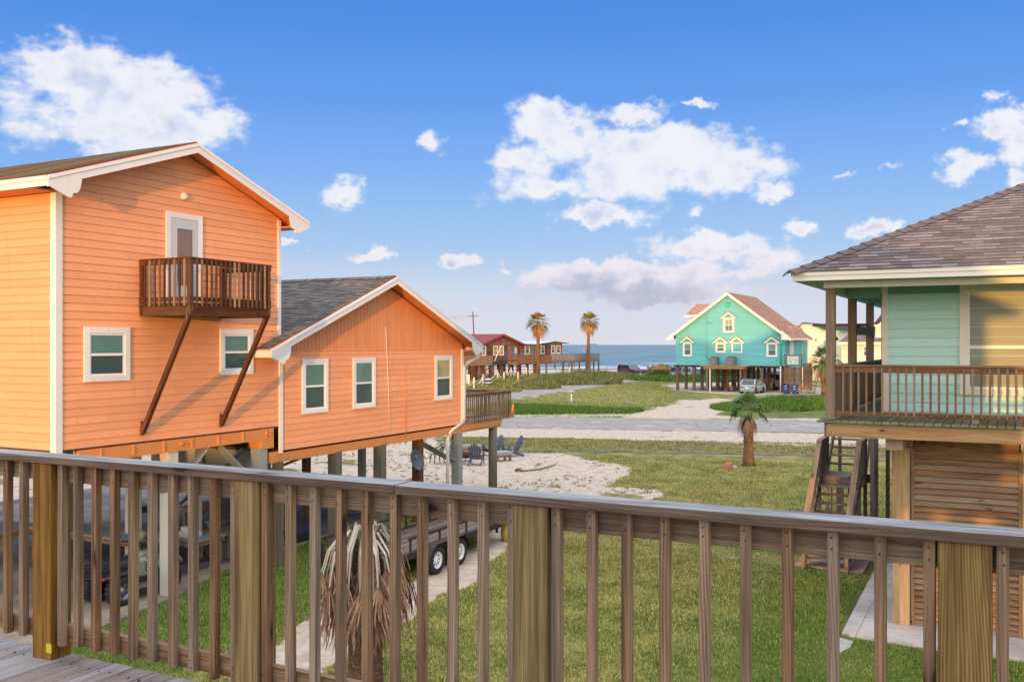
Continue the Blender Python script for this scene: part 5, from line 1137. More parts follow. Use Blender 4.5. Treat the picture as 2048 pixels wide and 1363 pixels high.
# clutter under the turquoise house
t = thing('work_table', 'long low brown trestle table between the stilts of the turquoise house', 'table', (-28.6, 112.5, 0))
one('top', M_dark, lambda m: m.box(-30.2, -26.9, 112.1, 112.9, 1.05, 1.2), t)
for x, y in ((-30, 112.2), (-27.1, 112.2), (-30, 112.8), (-27.1, 112.8)): one('leg', M_dark, lambda m: m.box(x-.05, x+.05, y-.05, y+.05, 0, 1.05), t)
o = one('gas_bottle', plain('pink_bottle', (.55, .3, .24), .5), lambda m: m.lathe([(.001, 0), (.2, .02), (.22, .5), (.18, .62), (.06, .68), (.05, .8), (.001, .8)], (-28.6, 111.3, 0), n=14), origin=(-28.6, 111.3, 0)); setp(o, 'pinkish bottle standing on the floor under the turquoise house', 'bottle')
o = one('toy_ball', M_yel, lambda m: m.lathe([(.15*math.sin(PI*k/8)+.001, .15-.15*math.cos(PI*k/8)) for k in range(9)], (-29.1, 110.9, 0), n=12), origin=(-29.1, 110.9, 0)); setp(o, 'small yellow ball on the ground under the turquoise house', 'ball')
# buoy
o = one('hanging_buoy', M_red, lambda m: (m.lathe([(.16*math.sin(PI*k/8)+.001, .2-.2*math.cos(PI*k/8)) for k in range(9)], (-26.9, 110.4, 2.1), n=12), m.cyl((-26.9, 110.4, 2.48), (-26.9, 110.4, 2.78), .015, n=5)), origin=(-26.9, 110.4, 2.1)); setp(o, 'small red buoy hanging under the turquoise house', 'buoy')
# ================================================================ RED-ROOFED AND GREY HOUSES
def red_house():
    X = -72.9; f = Fr((X, 0, 0), (0, 1, 0), (1, 0, 0))
    H = thing('red_roof_stilt_house', 'dark wood beach house with red metal roof and red window trim on stilts', 'house', (X, 137, 0))
    one('gable_wall', M_barn, lambda m: lap(m, f, [(129, 2.75), (144.2, 2.75), (144.2, 5.35), (129, 5.35)], .2, .016, 4), H)
    one('gable_boards', M_cedar, lambda m: boards(m, f, [(129, 5.37), (144.6, 5.37), (136.7, 6.95)], .18, .01, .03), H)
    one('side_wall', M_barn, lambda m: m.box(X-10, X-.02, 129, 129.1, 2.75, 5.4), H); one('back_wall', M_barn, lambda m: m.box(X-10.1, X-10, 129, 144.2, 2.75, 5.4), H)
    m = MB()
    for E in ((X+.9, 128.0, 5.3), (X+.9, 145.3, 5.3)):
        P = (X+.9, 136.7, 7.15); q = [Vector(E), Vector(E)+V(-12, 0, 0), Vector(P)+V(-12, 0, 0), Vector(P)]; m.prism(q, (0, 0, -1), .08)
        for k in range(27): a = Vector(E)+V(-.45*k, 0, .02); b = Vector(P)+V(-.45*k, 0, .02); m.beam(a, b, .04, .04)
    m.build('roof', M_roofred, H)
    one('rake_board', M_redp, lambda m: (m.prism([(X+.88, 128, 5.28), (X+.88, 136.7, 7.13), (X+.88, 136.7, 6.88), (X+.88, 128, 5.03)], (1, 0, 0), .05), m.prism([(X+.881, 145.3, 5.28), (X+.881, 136.7, 7.13), (X+.881, 136.7, 6.88), (X+.881, 145.3, 5.03)], (1, 0, 0), .05)), H)
    one('round_vent', M_redp, lambda m: m.lathe([(.001, .06), (.5, .06), (.55, .02), (.55, 0)], (X, 136.7, 6.1), (1, 0, 0), 16), H)
    for a, b, g in ((130.9, 132.2, M_glassup), (134.7, 136.2, M_gwarm), (136.8, 138.2, M_gwarm)):
        one('red_surround', M_redp, lambda m: m.box(X+.0, X+.03, a-.18, b+.18, 3.55, 5.36), H)
        window(H, Fr((X+.02, 0, 0), (0, 1, 0), (1, 0, 0)), a, b, 3.7, 5.27, .12, M_creamtrim, glass_up=g, glass_dn=g if g is M_gwarm else M_gwarm, proud=.07)
    one('porch_opening', M_graysid, lambda m: m.box(X-.01, X+.035, 139.6, 143.4, 2.9, 5.2), H)
    one('porch_window', M_creamtrim, lambda m: m.box(X+.036, X+.06, 142.2, 142.9, 4.0, 5.0), H); one('porch_post', M_redp, lambda m: (m.box(X+.5, X+.62, 143.2, 143.4, 2.8, 5.2), m.box(X+.5, X+.62, 139.5, 139.7, 2.8, 5.2), m.beam((X+.56, 143.2, 4.6), (X+.56, 142.5, 5.2), .1, .1)), H)
    # front decks
    def deck(x0, x1, y0, y1, zf, zr, bal, par, nm='deck', seg=1.6):
        d = bpy.data.objects.new(nm, None); COL.objects.link(d); d.parent = par; ORG[d.name] = ORG[par.name]
        one('deck_floor', bal, lambda m: (m.box(x0, x1, y0, y1, zf-.12, zf), m.box(x1-.05, x1+.001, y0, y1, zf-.45, zf-.121), m.box(x0, x1, y0-.001, y0+.04, zf-.45, zf-.121)), d)
        def rl(m):
            m.box(x1-.1, x1+.03, y0, y1, zr-.05, zr); m.box(x0, x1-.101, y0, y0+.1, zr-.05, zr); m.box(x1-.05, x1, y0, y1, zf+.12, zf+.2)
            y = y0
            while y <= y1: m.box(x1-.1, x1, y-.05, y+.05, zf-.4, zr-.051); y += seg
        one('deck_rail', bal, rl, d)
        def bl(m):
            y = y0+.1
            while y < y1: m.box(x1+.001, x1+.035, y, y+.05, zf-.05, zr-.051); y += .155
            x = x0
            while x < x1: m.box(x, x+.05, y0-.035, y0, zf-.05, zr-.051); x += .155
        one('baluster_row', bal, bl, d); return d
    deck(-76, -70.6, 121.5, 130.2, 2.75, 3.75, M_cedar, H); deck(X, -70.9, 139.5, 152.5, 2.6, 3.55, M_brown, H)
    for y in (122, 124, 126, 128, 130): one('deck_post', M_pile2, lambda m: m.box(-70.8, -70.6, y-.1, y+.1, 0, 2.3), H)
    for y in (129.3, 132, 135, 138, 141, 144):
        for x in (X-.3, X-4, X-8): one('stilt', M_pile2, lambda m: m.box(x-.2, x+.2, y-.2, y+.2, 0, 2.75), H)
    one('cross_brace', M_dark, lambda m: [m.beam((-70.7, a, .3), (-70.7, b, 2.3), .08, .12, (1, 0, 0)) for a, b in ((122, 126), (126, 122), (126, 130), (130, 126), (122, 118.5))], H)
    one('floor_skirt', M_barn, lambda m: m.box(X-.2, X+.02, 129.2, 144, 2.2, 2.74), H)
    G = thing('grey_beach_house', 'low weathered grey beach house with flat pale roof and long deck, beyond the red roof', 'house', (X, 153, 0))
    one('front_wall', M_graysid, lambda m: lap(m, f, [(144.3, 2.75), (151, 2.75), (151, 5.5), (144.3, 5.5)], .2, .016, 4), G)
    one('front_wall', M_barn, lambda m: lap(m, f, [(151.01, 2.75), (161.3, 2.75), (161.3, 5.55), (151.01, 5.55)], .2, .016, 4), G)
    one('side_wall', M_barn, lambda m: m.box(X-9, X-.02, 161.2, 161.3, 2.75, 5.5), G)
    one('roof', [M_roofwhite, M_dark], lambda m: (m.prism([(X+.6, 144.0, 5.62), (X+.6, 150.4, 5.55), (X+.6, 157, 6.05), (X+.6, 163.0, 5.72), (X+.6, 163.0, 5.60), (X+.6, 157, 5.92), (X+.6, 150.4, 5.42), (X+.6, 144, 5.5)], (-1, 0, 0), 11), m.prism([(X+.61, 151, 5.6), (X+.61, 157, 6.04), (X+.61, 163., 5.7), (X+.61, 163., 5.56), (X+.61, 157, 5.88), (X+.61, 151, 5.44)], (1, 0, 0), .05, mi=1)), G)
    one('gable_boards', M_cedar, lambda m: m.prism([(X+.03, 151, 5.4), (X+.03, 161.3, 5.4), (X+.03, 161.3, 5.62), (X+.03, 157, 5.88), (X+.03, 151, 5.5)], (1, 0, 0), .03), G)
    one('corner_post', M_cedar, lambda m: (m.box(X+.02, X+.08, 149.3, 149.7, 2.8, 5.5)), G); one('corner_trim', M_redp, lambda m: m.box(X+.01, X+.06, 161.15, 161.33, 2.75, 5.5), G)
    for a, b in ((146, 147.8), (152.2, 153.8), (156.6, 158.3), (158.9, 160.6)): window(G, f, a, b, 3.75, 5.3, .17, M_creamtrim, proud=.07)
    one('red_planter', M_redp, lambda m: (m.box(X+.02, X+.12, 154.5, 156.1, 3.9, 4.3), m.box(X+.121, X+.14, 154.7, 155.9, 4.0, 4.15)), G); one('wall_oar', M_cedar, lambda m: m.box(X+.02, X+.06, 155.2, 155.4, 4.4, 5.35), G)
    deck(X, -70.9, 152.6, 174.8, 2.6, 3.75, M_graysid, G)
    for y in (147, 150.5, 154, 157.5, 161.5, 165, 168.5, 172, 174.5): one('deck_post', M_pile, lambda m: m.box(-71.1, -70.85, y-.13, y+.13, 0, 2.2), G)
    for y in (146, 149, 152, 155, 158): one('stilt', M_pile2, lambda m: m.box(X-4.2, X-3.8, y-.2, y+.2, 0, 2.7), G)
    one('post_bracket', M_pile, lambda m: [m.beam((-70.97, y, 1.7), (-70.97, y+s*.9, 2.3), .1, .1) for y in (157.5, 161.5) for s in (-1, 1)], G)
    one('wind_screen', M_roofwhite, lambda m: m.box(-71.6, -71.5, 153.5, 160, 2.75, 3.6), G)
red_house()
fl = thing('flag', 'small red and white striped flag with blue corner on the far beach deck', 'flag', (-71, 167, 3.7))
one('pole', M_creamtrim, lambda m: m.cyl((-71, 167, 3.0), (-71, 167.3, 5.0), .03, n=6), fl)
one('cloth', [M_red, M_txt, M_blue], lambda m: [m.beam((-71, 167.2+.02*k, 4.9-.13*k), (-70.95, 167.75-.03*k, 4.75-.16*k), .03, .12, mi=(2 if k < 3 and q else k % 2)) for k in range(6) for q in (0,)], fl)
fl2 = thing('leaning_pole', 'white leaning pole with a little red flag by the red roof house deck', 'pole', (-70.3, 131, 2.7))
one('shaft', M_creamtrim, lambda m: m.cyl((-70.3, 130.3, 2.9), (-70.3, 132.6, 5.3), .05, n=6), fl2); one('pennant', M_red, lambda m: m.box(-70.35, -70.3, 131.6, 132.0, 4.1, 4.6), fl2)
def pole_():
    x, y = gp(953, 760); P = thing('utility_pole', 'brown utility pole with a crossarm behind the red roof house', 'pole', (-95, 168, 0))
    one('shaft', M_pile2, lambda m: m.cyl((-95, 168, 0), (-95.6, 168, 12.0), .17, .12, 8), P); one('crossarm', M_pile2, lambda m: m.beam((-96.2, 167, 11.2), (-94.9, 169, 11.2), .1, .12), P)
    one('wire', M_black, lambda m: [m.tube([(-95.5+k*.3, 168, 11.3-.3*k), (-110, 155, 10.2-.3*k), (-130, 138, 10.-.3*k)], .012, 3) for k in (0, 1)], P)
pole_()
P2 = thing('utility_pole', 'tall thin utility pole seen between the porch posts of the seafoam house', 'pole', (-15.5, 130, 0)); one('shaft', M_pile2, lambda m: m.cyl((-15.45, 130, 0), (-15.95, 130, 15), .2, .14, 8), P2)
# picnic tables and people on the beach beyond
for i, (px, py) in enumerate(((1131, 748), (1150, 748))):
    x, y = gp(px, py); T = thing('picnic_table', ('left' if i == 0 else 'right')+' brown picnic table on the sand below the far deck', 'table', (x, y, 0), 'picnic tables below the deck')
    one('top', M_pile2, lambda m: m.box(x-.9, x+.9, y-.5, y+.5, .75, .82), T); one('bench', M_pile2, lambda m: m.box(x-.9, x+.9, y-.9, y-.65, .42, .48), T)
    for s in (-1, 1): one('leg', M_pile2, lambda m: m.beam((x+s*.9, y, 0), (x+s*.5, y, .76), .1, .1), T)
def person(loc, h, rot, shirt, label, pose='stand', skirt=None):
    o = thing('person', label, 'person', (0, 0, 0)); k = h/1.75
    if pose == 'stand': J = {'pel': (0, 0, .95), 'ch': (0, .02, 1.28), 'nk': (0, .02, 1.47), 'hd': (0, .0, 1.62), 'tp': (0, 0, 1.74), 'lh': (-.1, 0, .9), 'lk': (-.11, -.03, .5), 'la': (-.11, .02, .08), 'lt': (-.11, -.12, .04), 'rh': (.1, 0, .9), 'rk': (.11, -.12, .5), 'ra': (.12, .05, .08), 'rt': (.12, -.1, .04), 'ls': (-.19, .02, 1.4), 'le': (-.25, .03, 1.12), 'lw': (-.24, -.08, .88), 'rs': (.19, .02, 1.4), 're': (.26, .03, 1.12), 'rw': (.22, -.12, .9)}
    else: J = {'pel': (0, 0, .45), 'ch': (0, .06, .78), 'nk': (0, .05, .98), 'hd': (0, .0, 1.13), 'tp': (0, 0, 1.26), 'lh': (-.1, -.03, .44), 'lk': (-.13, -.45, .5), 'la': (-.13, -.45, .08), 'lt': (-.13, -.6, .04), 'rh': (.1, -.03, .44), 'rk': (.13, -.45, .5), 'ra': (.13, -.48, .08), 'rt': (.13, -.62, .04), 'ls': (-.19, .06, .9), 'le': (-.24, -.05, .66), 'lw': (-.16, -.3, .55), 'rs': (.19, .06, .9), 're': (.24, -.05, .66), 'rw': (.16, -.3, .55)}
    Rd = dict(pel=.13, ch=.14, nk=.055, hd=.095, tp=.05, lh=.09, rh=.09, lk=.06, rk=.06, la=.04, ra=.04, lt=.035, rt=.035, ls=.06, rs=.06, le=.042, re=.042, lw=.03, rw=.03)
    def skin(nm, mat, names, edges, grow=1.):
        me = bpy.data.meshes.new(nm); me.from_pydata([tuple(c*k for c in J[q]) for q in names], [(names.index(a), names.index(b)) for a, b in edges], [])
        b = bpy.data.objects.new(nm, me); COL.objects.link(b); b.parent = o; s = b.modifiers.new('skin', 'SKIN'); b.modifiers.new('sub', 'SUBSURF').render_levels = 1
        for i, q in enumerate(names): r = Rd[q]*k*grow; me.skin_vertices[0].data[i].radius = (r, r*.8); me.skin_vertices[0].data[i].use_root = (i == 0)
        me.materials.append(mat); return b
    E = [('pel', 'ch'), ('ch', 'nk'), ('nk', 'hd'), ('hd', 'tp'), ('pel', 'lh'), ('lh', 'lk'), ('lk', 'la'), ('la', 'lt'), ('pel', 'rh'), ('rh', 'rk'), ('rk', 'ra'), ('ra', 'rt'), ('ch', 'ls'), ('ls', 'le'), ('le', 'lw'), ('ch', 'rs'), ('rs', 're'), ('re', 'rw')]
    skin('body', M_skin, list(J), E); skin('shirt', shirt, ['pel', 'ch', 'ls', 'rs'], [('pel', 'ch'), ('ch', 'ls'), ('ch', 'rs')], 1.16); skin('shorts', skirt or M_cloth2, ['pel', 'lh', 'rh'], [('pel', 'lh'), ('pel', 'rh')], 1.25)
    hm = MB(); c = Vector(J['hd'])*k; hm.lathe([(.105*k*math.sin(PI*q/8*.62)+.001, .115*k*math.cos(PI*q/8*.62)) for q in range(8)][::-1], c+V(0, .012, .02), n=12); hm.build('hair', M_hair, o, sm=True) if False else hm.build('hair', M_hair, o)
    o.location = loc; o.rotation_euler = (0, 0, rot); return o
person((*gp(1296, 744.5), .5), 1.6, 2.6, M_cloth1, 'person in a red shirt sitting on the dune edge, left of the pair', 'sit')
person((*gp(1306, 744.5), .55), 1.6, 3.4, M_cloth1, 'person in a red and white top sitting on the dune edge, right of the pair', 'sit', M_cloth3)
person((*gp(1127, 742), 0), 1.75, .4, M_cloth2, 'person in dark clothes standing on the beach, leftmost of three under the deck')
person((*gp(1137, 741.5), 0), 1.85, 1.4, M_cloth2, 'tall person in dark clothes on the beach, middle of three under the deck')
person((*gp(1149, 739.5), 0), 1.5, -.6, M_cloth2, 'small person at the water, rightmost of three under the far deck', skirt=M_cloth1)
person((*gp(1023, 748.5), 0), 1.7, .8, M_cloth2, 'person in dark clothes crouched in the shade under the red roof house', 'sit')
# pale houses behind the turquoise one
def far_house():
    Y = 150; H = thing('cream_gable_house', 'cream yellow house with dark roof behind the turquoise house', 'house', (-26, Y, 0)); f = Fr((0, Y, 0), (1, 0, 0), (0, -1, 0))
    one('wall', M_cream2, lambda m: (m.prism([(-29.0, Y, 2.2), (-16.5, Y, 2.2), (-16.5, Y, 7.0), (-24.5, Y, 7.6), (-26.2, Y, 8.55), (-27.6, Y, 8.6), (-29.0, Y, 7.3)], (0, 1, 0), 8)), H)
    one('roof', M_sh4, lambda m: (m.prism([(-29.3, Y-.3, 7.1), (-27.6, Y-.3, 8.75), (-27.6, Y+8.3, 8.75), (-29.3, Y+8.3, 7.1)], (.4, 0, -1), .1), m.prism([(-27.6, Y-.3, 8.75), (-26.3, Y-.3, 8.65), (-24.6, Y-.3, 7.72), (-22.7, Y+2, 8.05), (-24.4, Y+3.2, 8.5)], (0, .1, 1), .08), m.prism([(-24.6, Y-.3, 7.7), (-16.3, Y-.3, 7.05), (-16.3, Y+4, 8.3), (-22.9, Y+4, 8.3)], (0, .1, 1), .08)), H)
    one('edge_trim', M_turqd, lambda m: (m.beam((-26.3, Y-.33, 8.6), (-24.6, Y-.33, 7.68), .05, .12), m.beam((-24.6, Y-.33, 7.66), (-16.3, Y-.33, 7.0), .05, .12)), H)
    window(H, f, -24.4, -23.1, 4.6, 6.1, .15, M_turqd, proud=.06); window(H, f, -18.5, -17.6, 4.4, 6.0, .15, M_creamtrim, proud=.06)
    one('lower_storey', M_white3, lambda m: m.box(-28.5, -16.8, Y+.2, Y+7.8, 0, 2.2), H); one('wall_lamp', M_redp, lambda m: m.lathe([(.001, 0), (.12, .05), (.06, .3), (.001, .32)], (-25.6, Y-.15, 6.0), n=8), H)
    Y = 130; K = thing('white_shingle_house', 'white house with purple brown shingle roof seen through the porch posts', 'house', (-15, Y, 0)); f = Fr((0, Y, 0), (1, 0, 0), (0, -1, 0))
    one('wall', M_white3, lambda m: lap(m, f, [(-19.0, 1.9), (-6, 1.9), (-6, 5.6), (-19.0, 5.6)], .25, .02, 60), K)
    one('side_wall', M_white3, lambda m: m.box(-19.0, -18.9, Y+.02, Y+8, 1.9, 5.6), K)
    m = MB(); fr = Fr((-19.4, Y-.4, 5.75), (1, 0, 0), (0, -.7, 1), (0, 1, .7)); roofplane(m, fr, [(0, 0), (14, 0), (14, 3.9), (2.4, 3.9)], .3); m.build('roof', M_sh2, K)
    one('eave_board', M_creamtrim, lambda m: m.box(-19.45, -5.6, Y-.5, Y-.42, 5.45, 5.78), K)
    one('roof_dormer', M_cream2, lambda m: (m.prism([(-14.9, Y+.4, 6.0), (-11.5, Y+.4, 6.0), (-11.5, Y+.4, 8.9), (-14.9, Y+.4, 8.0)], (0, 1, 0), 4)), K)
    m = MB(); m.prism([(-15.2, Y+.1, 7.95), (-13.2, Y+.1, 10.6), (-13.2, Y+4.5, 10.6), (-15.2, Y+4.5, 7.95)], (1, 0, .3), .1); m.build('dormer_roof', M_sh2, K); one('dormer_eave', M_creamtrim, lambda m: m.box(-15.3, -11.5, Y+.05, Y+.1, 7.8, 8.0), K)
    window(K, f, -16.4, -15.5, 3.9, 5.3, .15, M_creamtrim, proud=.06); window(K, f, -13.8, -12.8, 3.9, 5.3, .15, M_creamtrim, proud=.06)
    one('stilt', M_pile, lambda m: [m.box(x, x+.3, Y+.1, Y+.4, 0, 1.9) for x in (-18.9, -15.5, -12, -8)], K)
far_house()
# ================================================================ PALMS
def fan(m, base, d, pet, R_, n=22, droop=.25, spread=2.3, mi=0, mip=1, wl=.035, split=.45, wf=.62, up=Vector((0, 0, 1)), foldn=0.):
    """one fan leaf: a petiole from base along d, then leaflets fanned out in a plane and bending down"""
    d = Vector(d).normalized(); side = d.cross(up); side = side.normalized() if side.length > .05 else Vector((1, 0, 0)); nrm = side.cross(d).normalized()
    p1 = base+d*pet*.5+Vector((0, 0, .02)); sag = Vector((0, 0, -droop*pet*.35)); p2 = base+d*pet+sag
    w = wl*.8
    m.tube([base, p1, p2], [w, w*.7, w*.45], 4, mip, False, False)
    r0 = random.random()*.5
    d2 = (d+Vector((0, 0, -droop*.6))).normalized(); side = d2.cross(up); side = side.normalized() if side.length > .05 else Vector((1, 0, 0)); nrm = side.cross(d2).normalized()
    for i in range(n):
        a = (i/(n-1)-.5)*spread; L = R_*(1-.28*abs(i/(n-1)-.5)*2)*random.uniform(.85, 1.08)
        dl = (d2*math.cos(a)+side*math.sin(a)).normalized(); ws = nrm.cross(dl).normalized(); cup = nrm*(.10*L)*abs(math.sin(a))
        q0 = p2; q1 = p2+dl*L*split+cup; dr = Vector((0, 0, -1))*L*droop*random.uniform(.5, 1.3); q2 = p2+dl*L*.78+cup*1.2+dr*.35; q3 = p2+dl*L*.98+cup+dr
        wa = L*split*spread/n*wf; wb = wa*.75; wc = wa*.4; r = min(1, r0+random.random()*.5)
        fo = nrm*wa*.5
        m.face([q0, q1-ws*wa-fo, q1+ws*.0], None, r, mi); m.face([q0, q1, q1+ws*wa-fo], None, min(1, r+.12), mi)
        m.face([q1-ws*wa-fo, q2-ws*wb, q2+ws*wb, q1+ws*wa-fo], None, r, mi); m.face([q2-ws*wb, q3, q2+ws*wb], None, r, mi)
def palm(name, label, loc, h, r0, r1, nf, pet, R_, lean=(0, 0), group=None, seed=1, skirt=14, live=None, n=20, skr=None, elmax=75, elmin=-25, wind=(0, 0), trunk_mat=None, boots=True, dead=None, fk={}):
    random.seed(seed); T = thing(name, label, 'palm tree', loc, group); L = Vector(loc)
    top = L+Vector((lean[0], lean[1], h)); m = MB(); K = 14; path = []; rad = []
    for k in range(K+1):
        t = k/K; path.append(L+Vector((lean[0]*t*t, lean[1]*t*t, h*t))); rad.append((r0+(r1-r0)*min(1, t*1.6)) * random.uniform(.96, 1.04))
    m.tube(path, rad, 14, 0, True, True)
    if boots:      # old leaf bases wrapped round the trunk
        nb = int(h*26)
        for k in range(nb):
            t = .35+.65*k/nb; a = k*2.4; p = L+Vector((lean[0]*t*t, lean[1]*t*t, h*t)); rr = r0+(r1-r0)*min(1, t*1.6)
            o_ = Vector((math.cos(a), math.sin(a), 0)); sd = Vector((-math.sin(a), math.cos(a), 0)); w = rr*.42
            b = p+o_*rr*.96; m.face([b-sd*w, b+sd*w, b+o_*rr*.35+sd*w*.5+Vector((0, 0, rr*.8)), b+o_*rr*.35-sd*w*.5+Vector((0, 0, rr*.8))], None, random.random()); m.face([b-sd*w, b+o_*rr*.35-sd*w*.5+Vector((0, 0, rr*.8)), p+o_*rr*.8-sd*w*.4+Vector((0, 0, rr*.7))], None, random.random())
    m.build('trunk', trunk_mat or M_trunk, T)
    wv = Vector((wind[0], wind[1], 0))
    if nf:
        m = MB()
        for i in range(nf):
            el = R(elmin+(elmax-elmin)*((i+.5)/nf)**.9); a = i*2.39996+random.uniform(-.2, .2); d = Vector((math.cos(el)*math.cos(a), math.cos(el)*math.sin(a), math.sin(el)))+wv
            fan(m, top+Vector((0, 0, -.1)), d, pet*random.uniform(.8, 1.15), R_*random.uniform(.8, 1.1), n, droop=.25+.35*(1-(i/nf)), **fk)
        m.build('crown', [live or M_frond, M_petiole], T)
    if skirt:
        m = MB()
        for i in range(skirt):
            el = R(random.uniform(*(skr or (-78, -35)))); a = i*2.39996+random.uniform(-.3, .3); d = Vector((math.cos(el)*math.cos(a), math.cos(el)*math.sin(a), math.sin(el)))+wv*.5
            fan(m, top+Vector((0, 0, -.15)), d, pet*random.uniform(.5, .95), R_*random.uniform(.65, .95), n, droop=random.uniform(.7, 1.), spread=random.uniform(.7, 1.4))
        m.build('dead_fronds', [dead or M_tan2, M_petiole], T)
    return T
def trunkmat():
    m, n = new_mat('palm_trunk_bark'); P = n('ShaderNodeTexCoord').outputs['Object']; r = attr(n, 'rnd')
    a = n.noise(n.vmul(P, (6, 6, 22)), 1., 4., .7); b = n.noise(n.vmul(P, (3, 3, 1)), 1., 4., .6); c2 = n.noise(n.vmul(P, (60, 60, 9)), 1., 3., .7)
    c = n.mix(n.ss(n.m('ADD', n.m('MULTIPLY', a, .5), n.m('MULTIPLY', c2, .5)), .34, .64), lin(58, 40, 30), lin(150, 118, 92)); c = n.mix(n.m('MULTIPLY', b, .5), c, lin(112, 84, 66))
    c = n.mix(n.m('MULTIPLY', r, .35), c, lin(176, 120, 76))
    finish(n, c, .9, n.m('ADD', a, c2), .9, .03, spec=.15); return m
M_trunk = trunkmat()
tp = gp(1078, 752); palm('palm_tree', 'left of the two tall windblown palms by the far beach houses', (-71.0, 147.2, 0), 9.3, .45, .26, 34, 1.1, 1.5, (.1, 0), 'tall palms by the far houses', 3, 34, wind=(-.28, -.1), n=14, boots=False, skr=(-85, -12), live=M_sunfrond)
palm('palm_tree', 'right of the two tall windblown palms, standing before the sea', (-69.8, 166.4, 0), 9.9, .55, .26, 34, 1.1, 1.45, (.2, 0), 'tall palms by the far houses', 5, 36, wind=(-.1, .05), n=14, boots=False, skr=(-85, -12), live=M_sunfrond)
x, y = gp(1497, 931); palm('palm_tree', 'small stout palm with green fan leaves on the lawn near the road', (x, y, 0), 2.6, .29, .14, 13, .42, .70, (0, 0), None, 11, 26, wind=(-.12, .05), n=24, skr=(-85, -25), elmax=88, elmin=-8, dead=M_dead, fk=dict(split=.62, wf=.85, spread=2.6, wl=.022))
palm('palm_tree', 'bushy palm with hanging tan fronds behind the seafoam porch post', (-17.55, 108, 0), 3.8, .35, .3, 26, 1.0, 1.2, (0, 0), None, 8, 26, n=18, wind=(-.2, 0))
# the dead palm just below the deck
def dead_palm():
    random.seed(21); x, y = -8.83, 12.15; h = 2.42
    T = thing('dead_palm_tree', 'dead brown palm with drooping dry fronds just below the foreground railing', 'palm tree', (x, y, 0))
    L = Vector((x, y, 0)); m = MB(); K = 16
    m.tube([L+Vector((0, 0, h*k/K)) for k in range(K+1)], [(.29-.10*k/K)*random.uniform(.95, 1.05) for k in range(K+1)], 18)
    for k in range(900):      # shaggy fibre
        t = random.random()**.8; a = random.uniform(0, 2*PI); rr = .29-.10*t; o_ = Vector((math.cos(a), math.sin(a), 0)); sd = Vector((-math.sin(a), math.cos(a), 0))
        b = L+Vector((0, 0, h*t))+o_*rr*.97; e = b+o_*random.uniform(.02, .07)+Vector((0, 0, random.uniform(-.10, .05)))+sd*random.uniform(-.06, .06); m.face([b-sd*.008, b+sd*.008, e], None, random.random())
    m.build('trunk', M_trunk, T)
    m = MB(); top = L+Vector((0, 0, h))
    for i in range(78):
        a = i*2.39996; lay = i/78; o_ = Vector((math.cos(a), math.sin(a), 0)); sd = Vector((-math.sin(a), math.cos(a), 0))
        reach = .22+.50*random.random()**.8; zt = random.uniform(.10, .42); ze = -random.uniform(.3, 1.15)
        base = top+o_*.08+Vector((0, 0, -.25*(1-lay))); p1 = top+o_*reach*.45+Vector((0, 0, zt*.8)); p2 = top+o_*reach*.85+Vector((0, 0, zt*.2-.12)); p3 = top+o_*reach+Vector((0, 0, ze*.62))
        w = .032; r = random.uniform(.3, 1.)
        P = [base, p1, p2, p3]
        for A, B, wa, wb in zip(P, P[1:], (w, w*.85, w*.6), (w*.85, w*.6, w*.4)):
            m.face([A-sd*wa, B-sd*wb, B+o_*.012, A+o_*.016], None, r, 1); m.face([A+o_*.016, B+o_*.012, B+sd*wb, A+sd*wa], None, min(1, r+.1), 1)
        nl = 15; Lf = random.uniform(.55, .85)
        for k in range(nl):     # collapsed leaflets hanging like a broom
            u = (k/(nl-1)-.5); ang = u*1.05; dn = (Vector((0, 0, -1))*math.cos(ang)+sd*math.sin(ang)+o_*random.uniform(-.12, .28)).normalized(); l = Lf*random.uniform(.7, 1.1)
            q1 = p3+dn*l*.45+Vector((0, 0, -.02)); q2 = p3+dn*l*.8+Vector((0, 0, -l*.18)); q3 = p3+dn*l*.9+Vector((random.uniform(-.05, .05), random.uniform(-.05, .05), -l*.32)); ww = .016; r2 = random.random(); s2 = dn.cross(o_).normalized()
            m.face([p3, q1-s2*ww, q1+o_*.012], None, r2); m.face([p3, q1+o_*.012, q1+s2*ww], None, min(1, r2+.15)); m.face([q1-s2*ww, q2-s2*ww*.6, q2+s2*ww*.6, q1+s2*ww], None, r2); m.face([q2-s2*ww*.6, q3, q2+s2*ww*.6], None, r2)
    m.build('dead_fronds', [M_dead, M_petiole], T)
    # inner core of old leaf stubs
    m = MB()
    for i in range(70):
        a = i*2.39996; o_ = Vector((math.cos(a), math.sin(a), 0)); z = h-.75+.75*i/70; b = L+o_*.17+Vector((0, 0, z)); m.beam(b, b+o_*random.uniform(.12, .3)+Vector((0, 0, random.uniform(.05, .2))), .04, .012, taper=.5)
    m.build('leaf_stubs', M_trunk, T)
dead_palm()
random.seed(99)
# rock on the lawn
m = MB(); x, y = gp(1455, 938)
pts = [(.22*math.cos(a)*(1+.2*math.sin(3*a)), .16*math.sin(a)) for a in [2*PI*k/9 for k in range(9)]]
m.loft([[V(x+a*s+q, y+b*s, z) for a, b in pts] for s, z, q in ((1.1, -.02, 0), (1.05, .12, .02), (.8, .24, .04), (.35, .33, .08), (.02, .35, .08))], sm=False)
o = m.build('rock', M_rock, origin=(x, y, 0)); setp(o, 'reddish brown rock on the lawn left of the small stout palm', 'rock')
m = MB(); x, y = gp(1468, 935); m.loft([[V(x+.16*s*math.cos(2*PI*k/8), y+.1*s*math.sin(2*PI*k/8), z) for k in range(8)] for s, z in ((1, -.02), (.9, .06), (.5, .1), (.02, .11))], sm=False)
o = m.build('rock', M_stone, origin=(x, y, 0)); setp(o, 'small flat grey stone between the reddish rock and the stout palm', 'rock')
